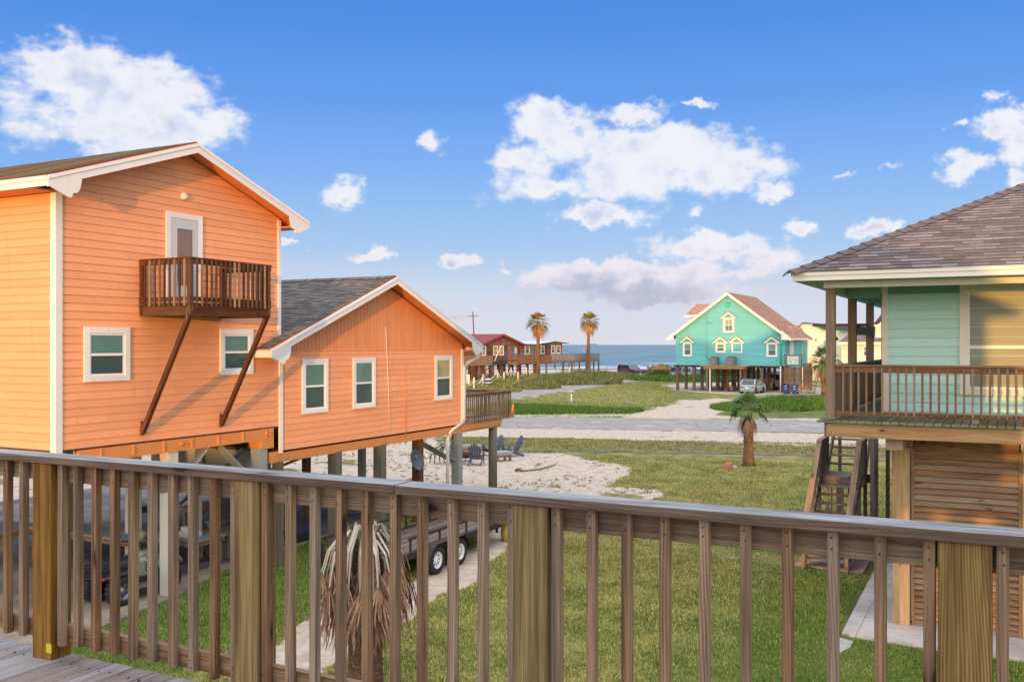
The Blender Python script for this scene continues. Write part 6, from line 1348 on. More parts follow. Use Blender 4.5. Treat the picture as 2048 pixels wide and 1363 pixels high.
m = MB(); m.prism([V(*p, .0) for p in [gp(1655, 1282), gp(1680, 1277), gp(1706, 1284), gp(1700, 1296), gp(1680, 1306), gp(1662, 1296)]], (0, 0, 1), .03); o = m.build('flagstone', M_stone, origin=(*gp(1680, 1290), 0)); setp(o, 'broken pale flagstone in the grass at the patio corner', 'stone')
# ================================================================ TRAILER
def wheel(par, c, ax, r, w, tyre=M_rubber, rim=M_rim, spokes=8, nm='wheel'):
    c = Vector(c); ax = Vector(ax).normalized(); e = bpy.data.objects.new(nm, None); COL.objects.link(e); e.parent = par; ORG[e.name] = ORG[par.name]
    one('tyre', tyre, lambda m: m.lathe([(r*.6, -w*.42), (r*.82, -w*.5), (r*.96, -w*.44), (r, -w*.25), (r, w*.25), (r*.96, w*.44), (r*.82, w*.5), (r*.6, w*.42)], c, ax, 28), e)
    def rm(m):
        m.lathe([(r*.62, w*.40), (r*.6, w*.42), (r*.56, w*.30), (r*.5, w*.18), (r*.2, w*.22), (r*.19, w*.34), (r*.12, w*.38), (.001, w*.38)], c, ax, 24)
    one('rim', rim, rm, e)
    u = Vector((0, 0, 1)) if abs(ax.z) < .9 else Vector((1, 0, 0)); b = ax.cross(u).normalized(); u = b.cross(ax)
    one('rim_holes', M_black, lambda m: [m.cyl(c+ax*w*.19+(u*math.cos(a)+b*math.sin(a))*r*.38, c+ax*w*.215+(u*math.cos(a)+b*math.sin(a))*r*.38, r*.075, n=8) for a in [2*PI*k/spokes for k in range(spokes)]], e)
    return e
def trailer():
    T = thing('utility_trailer', 'brown twin axle utility trailer with plank deck and low rails on sandy drive', 'trailer', (-13, 20.5, 0))
    x0, x1, y0, y1, z = -14.15, -12.35, 17.75, 23.6, .62
    one('deck_planks', M_truckbed, lambda m: [m.box(x0+.02+i*.147, x0+.16+i*.147, y0+.06, y1-.06, z-.035, z+random.uniform(-.004, .004)) for i in range(12)], T)
    one('frame', M_dmetal, lambda m: (m.box(x0-.05, x0, y0, y1, z-.12, z+.03), m.box(x1, x1+.05, y0, y1, z-.12, z+.03), m.box(x0, x1, y0, y0+.05, z-.16, z+.005), m.box(x0, x1, y1-.05, y1, z-.12, z+.03), [m.box(x0, x1, y, y+.05, z-.12, z-.036) for y in (18.6, 19.6, 20.6, 21.6, 22.6)]), T)
    def rail(m):
        for x in (x0-.025, x1+.025): m.box(x-.025, x+.025, y0+.9 if x > -13 else y0, y1, z+.33, z+.38)
        m.box(x0, x1, y1-.05, y1-.001, z+.33, z+.379)
        for y in (18.7, 20.0, 21.3, 22.5, 23.5):
            for x in (x0-.025, x1+.025): m.box(x-.02, x+.02, y, y+.045, z+.03, z+.33)
    one('side_rail', M_dmetal, rail, T)
    for x in (x0-.02, x1+.02): one('rear_post', M_dmetal, lambda m: m.box(x-.03, x+.03, y0+.0, y0+.06, z-.35, z+.25), T)
    for s, xx in ((1, x1+.18), (-1, x0-.18)):
        for y in (19.55, 20.62): wheel(T, (xx, y, .34), (s, 0, 0), .335, .2)
        def fen(m):
            pts = []
            for a in range(0, 181, 20): pts.append((19.55-.42*math.cos(R(a)) if a <= 90 else 20.62-.42*math.cos(R(a)), .34+.40*math.sin(R(a))))
            for (ya, za), (yb, zb) in zip(pts, pts[1:]): m.prism([(xx-.14, ya, za), (xx+.14, ya, za), (xx+.14, yb, zb), (xx-.14, yb, zb)], (0, 0, 1), .015)
            m.prism([(xx-s*.14, 19.1, .28)]+[(xx-s*.14, a, b) for a, b in pts]+[(xx-s*.14, 21.05, .28)], (-s, 0, 0), .01)
        one('fender', plain('rusty_fender', (.06, .035, .028), .5, .3, amt=.6), fen, T)
    one('tail_lamp', M_red, lambda m: m.box(x1+.06, x1+.2, 19.05, 19.07, .42, .5), T); one('licence_plate', M_txt, lambda m: m.box(x1+.05, x1+.17, 18.98, 19.0, .36, .42), T)
    one('drawbar', M_dmetal, lambda m: (m.beam((x0+.3, y1, z-.1), (-13.25, y1+1.3, z-.1), .07, .09), m.beam((x1-.3, y1, z-.1), (-13.25, y1+1.3, z-.1), .07, .09), m.cyl((-13.25, y1+1.1, 0), (-13.25, y1+1.1, z+.2), .04)), T)
    o = one('tool_box', M_black, lambda m: (m.box(-13.7, -12.8, y1+.08, y1+.5, z-.05, z+.3)), origin=(-13.2, y1+.3, .6), bevel=.02); setp(o, 'black tool box on the drawbar of the plank deck trailer', 'box')
    m = MB(); m.loft([[V(-12.45+.22*s*math.cos(2*PI*k/9), 23.95+.3*s*math.sin(2*PI*k/9)*(1+.2*math.sin(k*2)), zz) for k in range(9)] for s, zz in ((1, 0.02), (1.1, .25), (.9, .5), (.6, .68), (.05, .72))], sm=True)
    o = m.build('covered_motor', M_yel, origin=(-12.45, 23.95, 0)); setp(o, 'yellow wrapped bundle beside the front of the trailer', 'bundle')
trailer()
# ================================================================ QUAD BIKE
def quad():
    Q = thing('quad_bike', 'black and sage green quad bike parked under the orange house behind the railing', 'quad bike', (-16.85, 14.7, .05))
    ox, oy = -16.83, 14.02; zz = .05
    for x in (ox-.38, ox+.38): wheel(Q, (x, oy+.02, zz+.30), (1 if x > ox else -1, 0, 0), .30, .27, rim=plain('steel_quad_rim', (.2, .2, .2), .35, .6), spokes=6)
    for x in (ox-.40, ox+.36): wheel(Q, (x, oy+1.32, zz+.30), (1 if x > ox else -1, 0, 0), .30, .22, rim=M_dmetal, spokes=6)
    for x in (ox-.38, ox+.38):
        def tread(m):
            for k in range(22):
                a = 2*PI*k/22; c = Vector((x, oy+.02+.30*math.cos(a), zz+.30+.30*math.sin(a))); m.beam(c+V(-.12, 0, 0), c+V(.12, 0, 0), .045, .03, (0, math.cos(a), math.sin(a)))
        one('tyre_lugs', M_rubber, tread, Q)
    B = lambda nm, mt, rings, **k: one(nm, mt, lambda m: m.loft(rings, **k), Q)
    def ring(y, x0, x1, z0, z1, ch=.05): return [V(ox+x0, oy+y, z0+ch), V(ox+x0+ch, oy+y, z0), V(ox+x1-ch, oy+y, z0), V(ox+x1, oy+y, z0+ch), V(ox+x1, oy+y, z1-ch), V(ox+x1-ch, oy+y, z1), V(ox+x0+ch, oy+y, z1), V(ox+x0, oy+y, z1-ch)]
    B('rear_fender', M_black, [ring(-.38, -.42, .42, .62, .70), ring(-.1, -.50, .50, .64, .76), ring(.3, -.48, .48, .60, .74), ring(.45, -.3, .3, .52, .66)], sm=False)
    B('seat', plain('black_seat_vinyl', (.03, .03, .033), .4), [ring(-.15, -.16, .16, .72, .84), ring(.3, -.18, .18, .70, .88), ring(.62, -.15, .15, .72, .95)], sm=False)
    B('fuel_tank_cover', M_olive, [ring(.55, -.20, .20, .50, .92), ring(.75, -.24, .24, .45, 1.02), ring(1.0, -.24, .24, .5, 1.0), ring(1.15, -.3, .3, .6, .92)], sm=False)
    B('front_fender', M_olive, [ring(.95, -.48, .48, .66, .78), ring(1.2, -.52, .52, .74, .86), ring(1.5, -.50, .50, .72, .84), ring(1.7, -.4, .4, .6, .72)], sm=False)
    B('footwell', plain('grey_footwell', (.13, .14, .16), .5), [ring(.35, -.45, .45, .30, .36, .01), ring(.95, -.45, .45, .30, .36, .01)], sm=False)
    B('engine', M_dmetal, [ring(.1, -.18, .18, .25, .6), ring(.95, -.2, .2, .22, .6)], sm=False)
    one('rack', M_black, lambda m: ([m.tube([(ox-.4, oy-.42+k*.14, .84), (ox+.4, oy-.42+k*.14, .84)], .012, 5) for k in range(4)], [m.tube([(ox+x, oy-.5, .92), (ox+x, oy-.42, .84), (ox+x, oy+.05, .84)], .014, 5) for x in (-.4, -.15, .15, .4)], m.tube([(ox-.4, oy-.5, .92), (ox+.4, oy-.5, .92)], .014, 5)), Q)
    one('front_rack', M_black, lambda m: ([m.tube([(ox-.42, oy+1.15+k*.14, .97), (ox+.42, oy+1.15+k*.14, .97)], .012, 5) for k in range(5)], m.box(ox-.42, ox+.42, oy+1.12, oy+1.16, .86, .98)), Q)
    one('handlebar', M_black, lambda m: (m.tube([(ox-.38, oy+.72, 1.2), (ox-.2, oy+.85, 1.16), (ox, oy+.88, 1.1), (ox+.2, oy+.85, 1.16), (ox+.38, oy+.72, 1.2)], .016, 6), m.tube([(ox, oy+.88, 1.1), (ox, oy+.95, .8)], .03, 6), m.tube([(ox-.40, oy+.70, 1.2), (ox-.28, oy+.78, 1.18)], .024, 6), m.tube([(ox+.40, oy+.70, 1.2), (ox+.28, oy+.78, 1.18)], .024, 6), m.box(ox-.1, ox+.1, oy+.8, oy+.95, 1.08, 1.2)), Q)
    one('tail_lamp', M_tail, lambda m: (m.box(ox+.18, ox+.38, oy-.395, oy-.38, .64, .69)), Q)
    one('axle', M_dmetal, lambda m: (m.cyl((ox-.4, oy+.02, zz+.3), (ox+.4, oy+.02, zz+.3), .03), m.cyl((ox-.4, oy+1.32, zz+.3), (ox+.4, oy+1.32, zz+.3), .03), m.tube([(ox-.15, oy-.05, .35), (ox-.1, oy-.3, .55)], .04), m.tube([(ox+.15, oy+.1, .3), (ox+.12, oy-.1, .7)], .035)), Q)
    one('vent_slots', M_black, lambda m: [m.box(ox+.238, ox+.246, oy+.78, oy+.93, .60+k*.06, .63+k*.06) for k in range(3)], Q)
    textobj('POLARIS', .105, M_txt, 'lettering', Q, frameM((ox+.2445, oy+.83, .85), (0, 1, 0), (0, 0, 1)))
    Hm = thing('helmet', 'camouflage helmet with black visor resting on the quad bike handlebar', 'helmet', (ox+.05, oy+.8, 1.2))
    one('shell', plain('camo_shell', (.22, .22, .10), .4, amt=1., scale=14), lambda m: m.lathe([(.13*math.sin(PI*k/12)+.001, .15-.15*math.cos(PI*k/12)) for k in range(3, 13)], (ox+.05, oy+.8, 1.17), n=18), Hm)
    one('visor', M_black, lambda m: m.lathe([(.02, .0), (.115, .01), (.128, .06), (.115, .12), (.02, .13)], (ox+.09, oy+.84, 1.19), (.5, .3, .1), 14), Hm)
quad()
# ================================================================ TABLES AND BENCHES UNDER THE HOUSE
def table(nm, lab, x0, x1, y0, y1, z, mt, mf, cat='table', leg=.09, th=.05, apron=.12, group=None):
    T = thing(nm, lab, cat, ((x0+x1)/2, (y0+y1)/2, .05), group)
    one('top', mt, lambda m: m.box(x0, x1, y0, y1, z-th, z), T, bevel=.005)
    one('apron', mf, lambda m: (m.box(x0+.04, x1-.04, y0+.04, y0+.08, z-th-apron, z-th-.001), m.box(x0+.04, x1-.04, y1-.08, y1-.04, z-th-apron, z-th-.001), m.box(x0+.04, x0+.08, y0+.081, y1-.081, z-th-apron, z-th-.001), m.box(x1-.08, x1-.04, y0+.081, y1-.081, z-th-apron, z-th-.001)), T)
    for x in (x0+.13, x1-.13):
        for y in (y0+.13, y1-.13): one('leg', mf, lambda m: m.box(x-leg/2, x+leg/2, y-leg/2, y+leg/2, .03, z-th-.002), T)
    return T
table('work_table', 'long grey topped work table standing behind the quad bike', -21.9, -17.6, 15.8, 16.75, .92, M_greyp, M_cedar)
table('work_table', 'grey workbench against the posts left of the quad bike', -23.6, -21.95, 14.6, 16.4, .85, M_greyp, M_beam)
table('shelf_table', 'low grey side table with boxes on it right of the quad bike', -18.4, -17.5, 17.1, 18.2, .72, M_greyp, M_cedar)
table('bench', 'low orange painted bench on the dark floor under the orange house', -19.9, -18.2, 18.3, 18.7, .42, M_orangew, M_orangew, 'bench', apron=.06)
table('picnic_bench', 'long wooden picnic bench under the orange house wing', -20.4, -20.0, 20.3, 23.6, .45, M_cedar, M_cedar, 'bench', apron=.08)
table('picnic_table', 'wooden picnic table beside its bench under the orange house wing', -21.4, -20.6, 20.3, 23.6, .78, M_cedar, M_cedar)
o = one('storage_bin', plain('blue_tub', (.01, .03, .12), .4), lambda m: m.loft([[V(-23.3-w, 24.2-w, z), V(-23.3+w, 24.2-w, z), V(-23.3+w, 24.2+w, z), V(-23.3-w, 24.2+w, z)] for w, z in ((.22, .06), (.28, .75), (.31, .76), (.31, .82))], sm=False), origin=(-23.3, 24.2, .05)); setp(o, 'navy blue tub standing at the far edge of the garage floor', 'tub')
o = one('storage_bin', plain('green_tub', (.01, .09, .06), .4), lambda m: m.loft([[V(-22.1-w, 24.9-w*.8, z), V(-22.1+w, 24.9-w*.8, z), V(-22.1+w, 24.9+w*.8, z), V(-22.1-w, 24.9+w*.8, z)] for w, z in ((.2, .06), (.3, .4), (.33, .41), (.2, .5))], sm=False), origin=(-22.1, 24.9, .05)); setp(o, 'dark green tub right of the navy tub on the garage floor', 'tub')
o = one('cool_box', plain('brown_box', (.16, .12, .08), .6, amt=.4), lambda m: m.box(-18.3, -17.5, 18.25, 18.95, .056, .75), origin=(-17.9, 18.6, .05), bevel=.02); setp(o, 'brown boxy cabinet on the garage floor near the low grey side table', 'cabinet')
o = one('carton', plain('white_carton', (.6, .62, .64), .5), lambda m: (m.box(-18.25, -17.85, 17.3, 17.7, .722, .86), m.box(-18.2, -17.9, 17.33, 17.66, .861, .98)), origin=(-18, 17.5, .72), bevel=.01); setp(o, 'white and blue boxes stacked on the low grey side table', 'box')
o = one('tarp_heap', M_black, lambda m: m.loft([[V(-25.2+.5*s*math.cos(2*PI*k/9), 22.2+.35*s*math.sin(2*PI*k/9)*(1+.3*math.sin(k*3)), z) for k in range(9)] for s, z in ((1, .06), (.8, .25), (.5, .32), (.1, .4))], sm=False), origin=(-25.2, 22.2, .05)); setp(o, 'black bundle lying on the dark garage floor behind the work table', 'bundle')
o = one('doormat', M_black, lambda m: m.box(-17.9, -17.25, 20.6, 21.3, .057, .3), origin=(-17.6, 21, .05), bevel=.03); setp(o, 'black case at the garage floor edge left of the dead palm', 'case')
# dish
def dish():
    D = thing('satellite_dish', 'dark grey satellite dish on a brown stilt of the orange house wing', 'satellite dish', (-16.1, 25.3, 1.9))
    c = Vector((-15.95, 24.62, 2.06)); c = Vector((-15.75, 24.3, 2.02)); ax = Vector((.62, .70, .35)).normalized()   # faces to the right and away
    ax = Vector((.80, -.30, .36)).normalized()
    u = Vector((0, 0, 1)); b = ax.cross(u).normalized(); u = b.cross(ax)
    m = MB(); RR = [(0.001, -.06), (.1, -.052), (.2, -.03), (.27, -.005), (.30, .012), (.305, .0), (.27, -.02), (.2, -.045), (.001, -.075)]
    rings = [[c+ax*h+(b*math.cos(2*PI*k/28)*r*.80+u*math.sin(2*PI*k/28)*r*1.08) for k in range(28)] for r, h in RR]
    m.loft(rings, caps=False); m.build('reflector', M_dish, D)
    one('feed_arm', M_metal, lambda m: m.tube([c-u*.33-ax*.03, c-u*.33+ax*.05, c-u*.05+ax*.42+b*.02], .015, 6), D)
    lp = c-u*.03+ax*.44; one('receiver', M_txt, lambda m: (m.cyl(lp-ax*.05, lp+ax*.07, .045, .05, 10), m.cyl(lp-u*.1, lp+u*.06, .025, n=8)), D)
    one('mast', M_black, lambda m: m.tube([c-ax*.07, c-ax*.12-u*.1, c-ax*.14-u*.3, c-ax*.22-u*.42, Vector((-16.1, 25.0, c.z-.45))], .022, 8), D)
    one('cable', M_black, lambda m: m.tube([c-ax*.07-u*.2, c-ax*.1-u*.48, Vector((-16.0, 24.85, 1.35)), Vector((-16.1, 25.0, 1.5))], .008, 5), D)
    one('mark', M_metal, lambda m: m.lathe([(.022, 0), (.032, .004), (.036, 0)], c+u*.12-ax*.035-b*.03, ax, 12), D)
dish()
# ================================================================ CHAIRS AT THE FIRE PIT
def adir(par_name='adirondack_chair'):
    T = thing(par_name, 'x', 'chair', (0, 0, 0), 'slatted chairs round the fire pit')
    for k in range(5):
        one('back_slat', M_adir, lambda m: m.prism([(-.25+k*.105, .30, .30), (-.16+k*.105, .30, .30), (-.16+k*.113-.01, .62, 1.02-.05*abs(k-2)**1.5), (-.255+k*.113-.012, .62, 1.02-.05*abs(k-2)**1.5)], (0, .9, -.4), .02), T)
    one('seat', M_adir, lambda m: [m.beam((-.27, -.25+i*.09, .38-i*.018), (.27, -.25+i*.09, .38-i*.018), .075, .02) for i in range(7)], T)
    for s in (-1, 1):
        one('arm', M_adir, lambda m: m.prism([(s*.26, -.33, .55), (s*.42, -.33, .55), (s*.38, .42, .57), (s*.27, .42, .57)], (0, 0, 1), .022), T)
        one('front_leg', M_adir, lambda m: m.box(s*.30-.015, s*.30+.015, -.3, -.19, 0, .55), T)
        one('rear_leg', M_adir, lambda m: m.beam((s*.28, -.32, .33), (s*.28, .62, .03), .025, .12, (0, 0, 1)), T)
    one('back_rail', M_adir, lambda m: (m.beam((-.33, .5, .62), (.33, .5, .62), .025, .07), m.beam((-.26, .33, .34), (.26, .33, .34), .03, .07)), T)
    return T
first = None
for (px, py, rot, lab) in ((910, 926, 180, 'slate grey slatted chair seen from behind just right of the white downspout'), (953, 928, 172, 'slate grey slatted chair half hidden behind the round deck stilt'),
                           (982, 911, -55, 'slate grey slatted chair facing left at the back of the fire pit, left of two'), (1021, 912, -62, 'slate grey slatted chair facing left at the back of the fire pit, rightmost')):
    t = adir() if first is None else copy_tree(first); first = first or t; t['label'] = lab; t.location = (*gp(px, py), .0); t.rotation_euler = (0, 0, R(rot)-R(-27.3) if False else R(rot)+CAMA)
def plastic_chair():
    x, y = gp(874, 926); T = thing('plastic_chair', 'dark green plastic garden chair left of the downspout stilt', 'chair', (0, 0, 0))
    one('seat', M_gplast, lambda m: m.box(-.23, .23, -.22, .22, .42, .45), T, bevel=.01)
    one('backrest', M_gplast, lambda m: ([m.beam((-.16+k*.08, .22, .45), (-.18+k*.09, .33, .80), .025, .02) for k in range(5)], m.tube([(-.25, .05, .68), (-.26, .24, .75), (-.2, .33, .85), (0, .35, .88), (.2, .33, .85), (.26, .24, .75), (.25, .05, .68)], .028, 6)), T)
    for s in (-1, 1):
        one('armrest', M_gplast, lambda m: m.tube([(s*.25, .24, .74), (s*.28, 0, .66), (s*.27, -.22, .62), (s*.26, -.24, .44)], .022, 6), T)
        one('leg', M_gplast, lambda m: m.cyl((s*.2, -.2, .43), (s*.25, -.25, 0), .028, .02, 6), T); one('leg', M_gplast, lambda m: m.cyl((s*.2, .2, .43), (s*.25, .27, 0), .028, .02, 6), T)
    T.location = (x, y, 0); T.rotation_euler = (0, 0, R(-60)+CAMA)
plastic_chair()
def low_table(nm, lab, px, py, w, d, h, rot, mt, mf, cat='table'):
    T = thing(nm, lab, cat, (0, 0, 0)); one('top', mt, lambda m: m.box(-w/2, w/2, -d/2, d/2, h-.16, h), T, bevel=.006)
    for a in (-1, 1):
        for b in (-1, 1): one('leg', mf, lambda m: m.box(a*(w/2-.12)-.045, a*(w/2-.12)+.045, b*(d/2-.1)-.045, b*(d/2-.1)+.045, 0, h-.161), T)
    one('stretcher', mf, lambda m: (m.box(-w/2+.08, w/2-.08, -d/2+.06, -d/2+.1, h-.26, h-.161), m.box(-w/2+.08, w/2-.08, d/2-.1, d/2-.06, h-.26, h-.161)), T)
    T.location = (*gp(px, py), 0); T.rotation_euler = (0, 0, rot+CAMA)
low_table('low_table', 'low grey topped wooden table in front of the rightmost slatted chair', 1003, 921, .95, .6, .45, R(38), M_greyp, M_cedar)
low_table('low_table', 'long low grey bench table behind the left slatted chairs', 932, 909, 1.6, .5, .5, R(-4), M_greyp, M_cedar)
def firepit():
    x, y = gp(931, 921); T = thing('fire_pit', 'round rusty fire pit bowl between the slatted chairs', 'fire pit', (x, y, 0))
    one('bowl', plain('rusty_steel', (.13, .05, .03), .8, .3, amt=.6), lambda m: m.lathe([(.02, .16), (.2, .18), (.31, .30), (.33, .42), (.36, .42), (.34, .30), (.22, .14), (.02, .12)], (x, y, 0), n=20), T)
    for k in range(3): a = 2.1*k; one('leg', M_dmetal, lambda m: m.cyl((x+.2*math.cos(a), y+.2*math.sin(a), .2), (x+.3*math.cos(a), y+.3*math.sin(a), 0), .015, n=6), T)
firepit()
o = one('driftwood_branch', M_pile2, lambda m: m.tube([(*gp(1043, 943), .03), (*gp(1080, 940), .06), (*gp(1110, 931), .05), (*gp(1117, 927.5), .12)], [.03, .035, .025, .01], 6), origin=(*gp(1080, 940), 0)); setp(o, 'thin dark driftwood branch lying on the sand right of the chairs', 'branch')
o = one('driftwood_clump', M_pile2, lambda m: [m.tube([(*gp(1035+random.uniform(-6, 6), 941+random.uniform(-2, 2)), .02), (*gp(1041+random.uniform(-8, 8), 942+random.uniform(-3, 3)), .12)], [.03, .01], 5) for k in range(9)], origin=(*gp(1038, 941), 0)); setp(o, 'small dark clump of driftwood at the end of the branch', 'driftwood')
def plank_pile():
    o = one('lumber_stack', M_pile2, lambda m: (m.beam((-17.4, 27.5, .30), (-19.6, 25.7, .3), .14, .05), m.beam((-16.4, 25.6, .22), (-18.6, 24.6, .2), .2, .05), m.beam((-17.6, 27.0, .12), (-19.2, 25.9, .12), .14, .2)), origin=(-18, 26, 0)); setp(o, 'weathered planks stacked on the sand behind the dish stilt', 'lumber')
plank_pile()
o = one('wood_plank', M_cedar, lambda m: m.beam((*gp(812, 962, .1), .1), (*gp(838, 955, .1), .16), .25, .04), origin=(*gp(825, 958), 0)); setp(o, 'loose orange brown board on the sand right of the dish stilt', 'plank')
# sticks of rope fence, markers, sign, drum
ropes = [(930, 790, 962, 778), (962, 778, 990, 770), (1000, 775, 1020, 762), (1020, 762, 1034, 768), (1034, 768, 1050, 756)]
RF = thing('rope_fence', 'pale rope slung between short posts round the dune by the red roof house', 'fence', (*gp(990, 772), 0))
pp = [gp(932, 786), gp(948, 790), gp(966, 780), gp(995, 766), gp(1008, 772), gp(1022, 758), gp(1036, 772), gp(1053, 758), gp(1060, 756)]
for a in pp: one('post', M_rope, lambda m: m.cyl((*a, 0), (*a, 1.9), .09, n=6), RF)
for a, b in zip(pp, pp[1:]): one('rope', M_rope, lambda m: m.tube([(a[0]+(b[0]-a[0])*t, a[1]+(b[1]-a[1])*t, 1.8-3.2*t*(1-t)) for t in [k/8 for k in range(9)]], .06, 5), RF)
x, y = gp(1532/1, 800) if False else gp(1143, 803)
P = thing('marker_post', 'short white marker post with black band on the far green lawn', 'post', (x, y, 0)); one('shaft', M_txt, lambda m: m.box(x-.05, x+.05, y-.05, y+.05, 0, .78), P); one('cap', M_txt, lambda m: m.box(x-.055, x+.055, y-.055, y+.055, .88, .98), P); one('band', M_black, lambda m: m.box(x-.052, x+.052, y-.052, y+.052, .78, .88), P); one('foot_plate', plain('blue_base', (.1, .3, .6), .6), lambda m: m.box(x-.05, x+.35, y-.1, y+.1, .0, .04), P)
x, y = gp(969, 779); y -= 4
P = thing('beach_sign', 'small white notice board on a yellow post left of the blue drum', 'sign', (x, y, 0)); one('post', M_beam, lambda m: m.box(x-.08, x+.08, y-.05, y+.05, 0, 1.6), P); one('panel', M_txt, lambda m: m.box(x-.25, x+.25, y-.09, y-.051, .95, 1.95), P)
one('marks', M_txtr, lambda m: (m.box(x-.08, x+.08, y-.1, y-.091, 1.68, 1.82)), P); one('text_rows', M_txtd, lambda m: [m.box(x-.15, x+.15, y-.1, y-.091, zz, zz+.03) for zz in (1.5, 1.4, 1.3, 1.2, 1.1)], P)
x, y = gp(976, 780); D = thing('litter_drum', 'blue and white litter drum beside the beach road', 'bin', (x, y, 0)); one('body', plain('blue_drum', (.008, .03, .2), .4), lambda m: m.lathe([(.001, 0), (.36, 0), (.36, 1.25), (.33, 1.3), (.001, 1.3)], (x, y, 0), n=20), D); one('stripe', M_txt, lambda m: (m.lathe([(.365, .84), (.365, .96)], (x, y, 0), n=20), m.lathe([(.365, 1.28), (.34, 1.33), (.001, 1.33)], (x, y, 0), n=20)), D)
one('label', M_txt, lambda m: m.box(x-.2, x+.2, y-.375, y-.355, .5, .66), D)
x, y = gp(1214, 757); P = thing('road_post', 'thin pale post with pink top at the dune edge near the pickup truck', 'post', (x, y, 0)); one('shaft', M_beam, lambda m: m.box(x-.08, x+.08, y-.08, y+.08, 0, 1.4), P); one('reflector', plain('pink_panel', (.6, .34, .3), .6), lambda m: m.box(x-.12, x+.12, y-.1, y-.081, 1.1, 1.9), P)
x, y = gp(1024, 833); P = thing('orange_marker', 'orange plastic marker post by the road next to the end deck', 'post', (x, y, 0)); one('shaft', plain('orange_marker_plastic', (.75, .2, .03), .5), lambda m: m.tube([(x, y, 0), (x+.1, y, .95)], .09, 8), P); one('base', M_black, lambda m: m.lathe([(.001, .06), (.2, .05), (.22, 0)], (x, y, 0), n=12), P)
for k, (px, py) in enumerate(((1109, 751), (1139, 751))):
    x, y = gp(px, py); o = one('traffic_cone', plain('lime_cone', (.35, .8, .25), .6), lambda m: m.lathe([(.3, 0), (.3, .05), (.18, .06), (.04, .9 if k else .6), (.001, .9 if k else .6)], (x, y, .6), n=12), origin=(x, y, .6)); setp(o, ('taller' if k else 'shorter')+' lime green cone on the dune below the far deck', 'cone', 'lime cones')
o = one('dune_log', M_dark, lambda m: m.tube([(*gp(1289, 750.5), .6), (*gp(1297, 748.5), .7), (*gp(1304, 746), 1.3)], [.12, .16, .1], 6), origin=(*gp(1297, 748), 0)); setp(o, 'dark leaning driftwood log on the sand below the two seated people', 'log')
x, y = gp(1318, 746); m = MB()
for k in range(240):
    a = random.uniform(0, 2*PI); r = random.uniform(0, 2.2); b = V(x+r*math.cos(a), y+r*math.sin(a), .9-.1*r); m.tube([b, b+V(random.uniform(-.3, .3), random.uniform(-.3, .3), random.uniform(.2, .7))], [.03, .005], 3, sm=False)
o = m.build('brush_pile', M_tan2, origin=(x, y, 0)); setp(o, 'orange brown brush pile on the dune right of the seated people', 'brush')
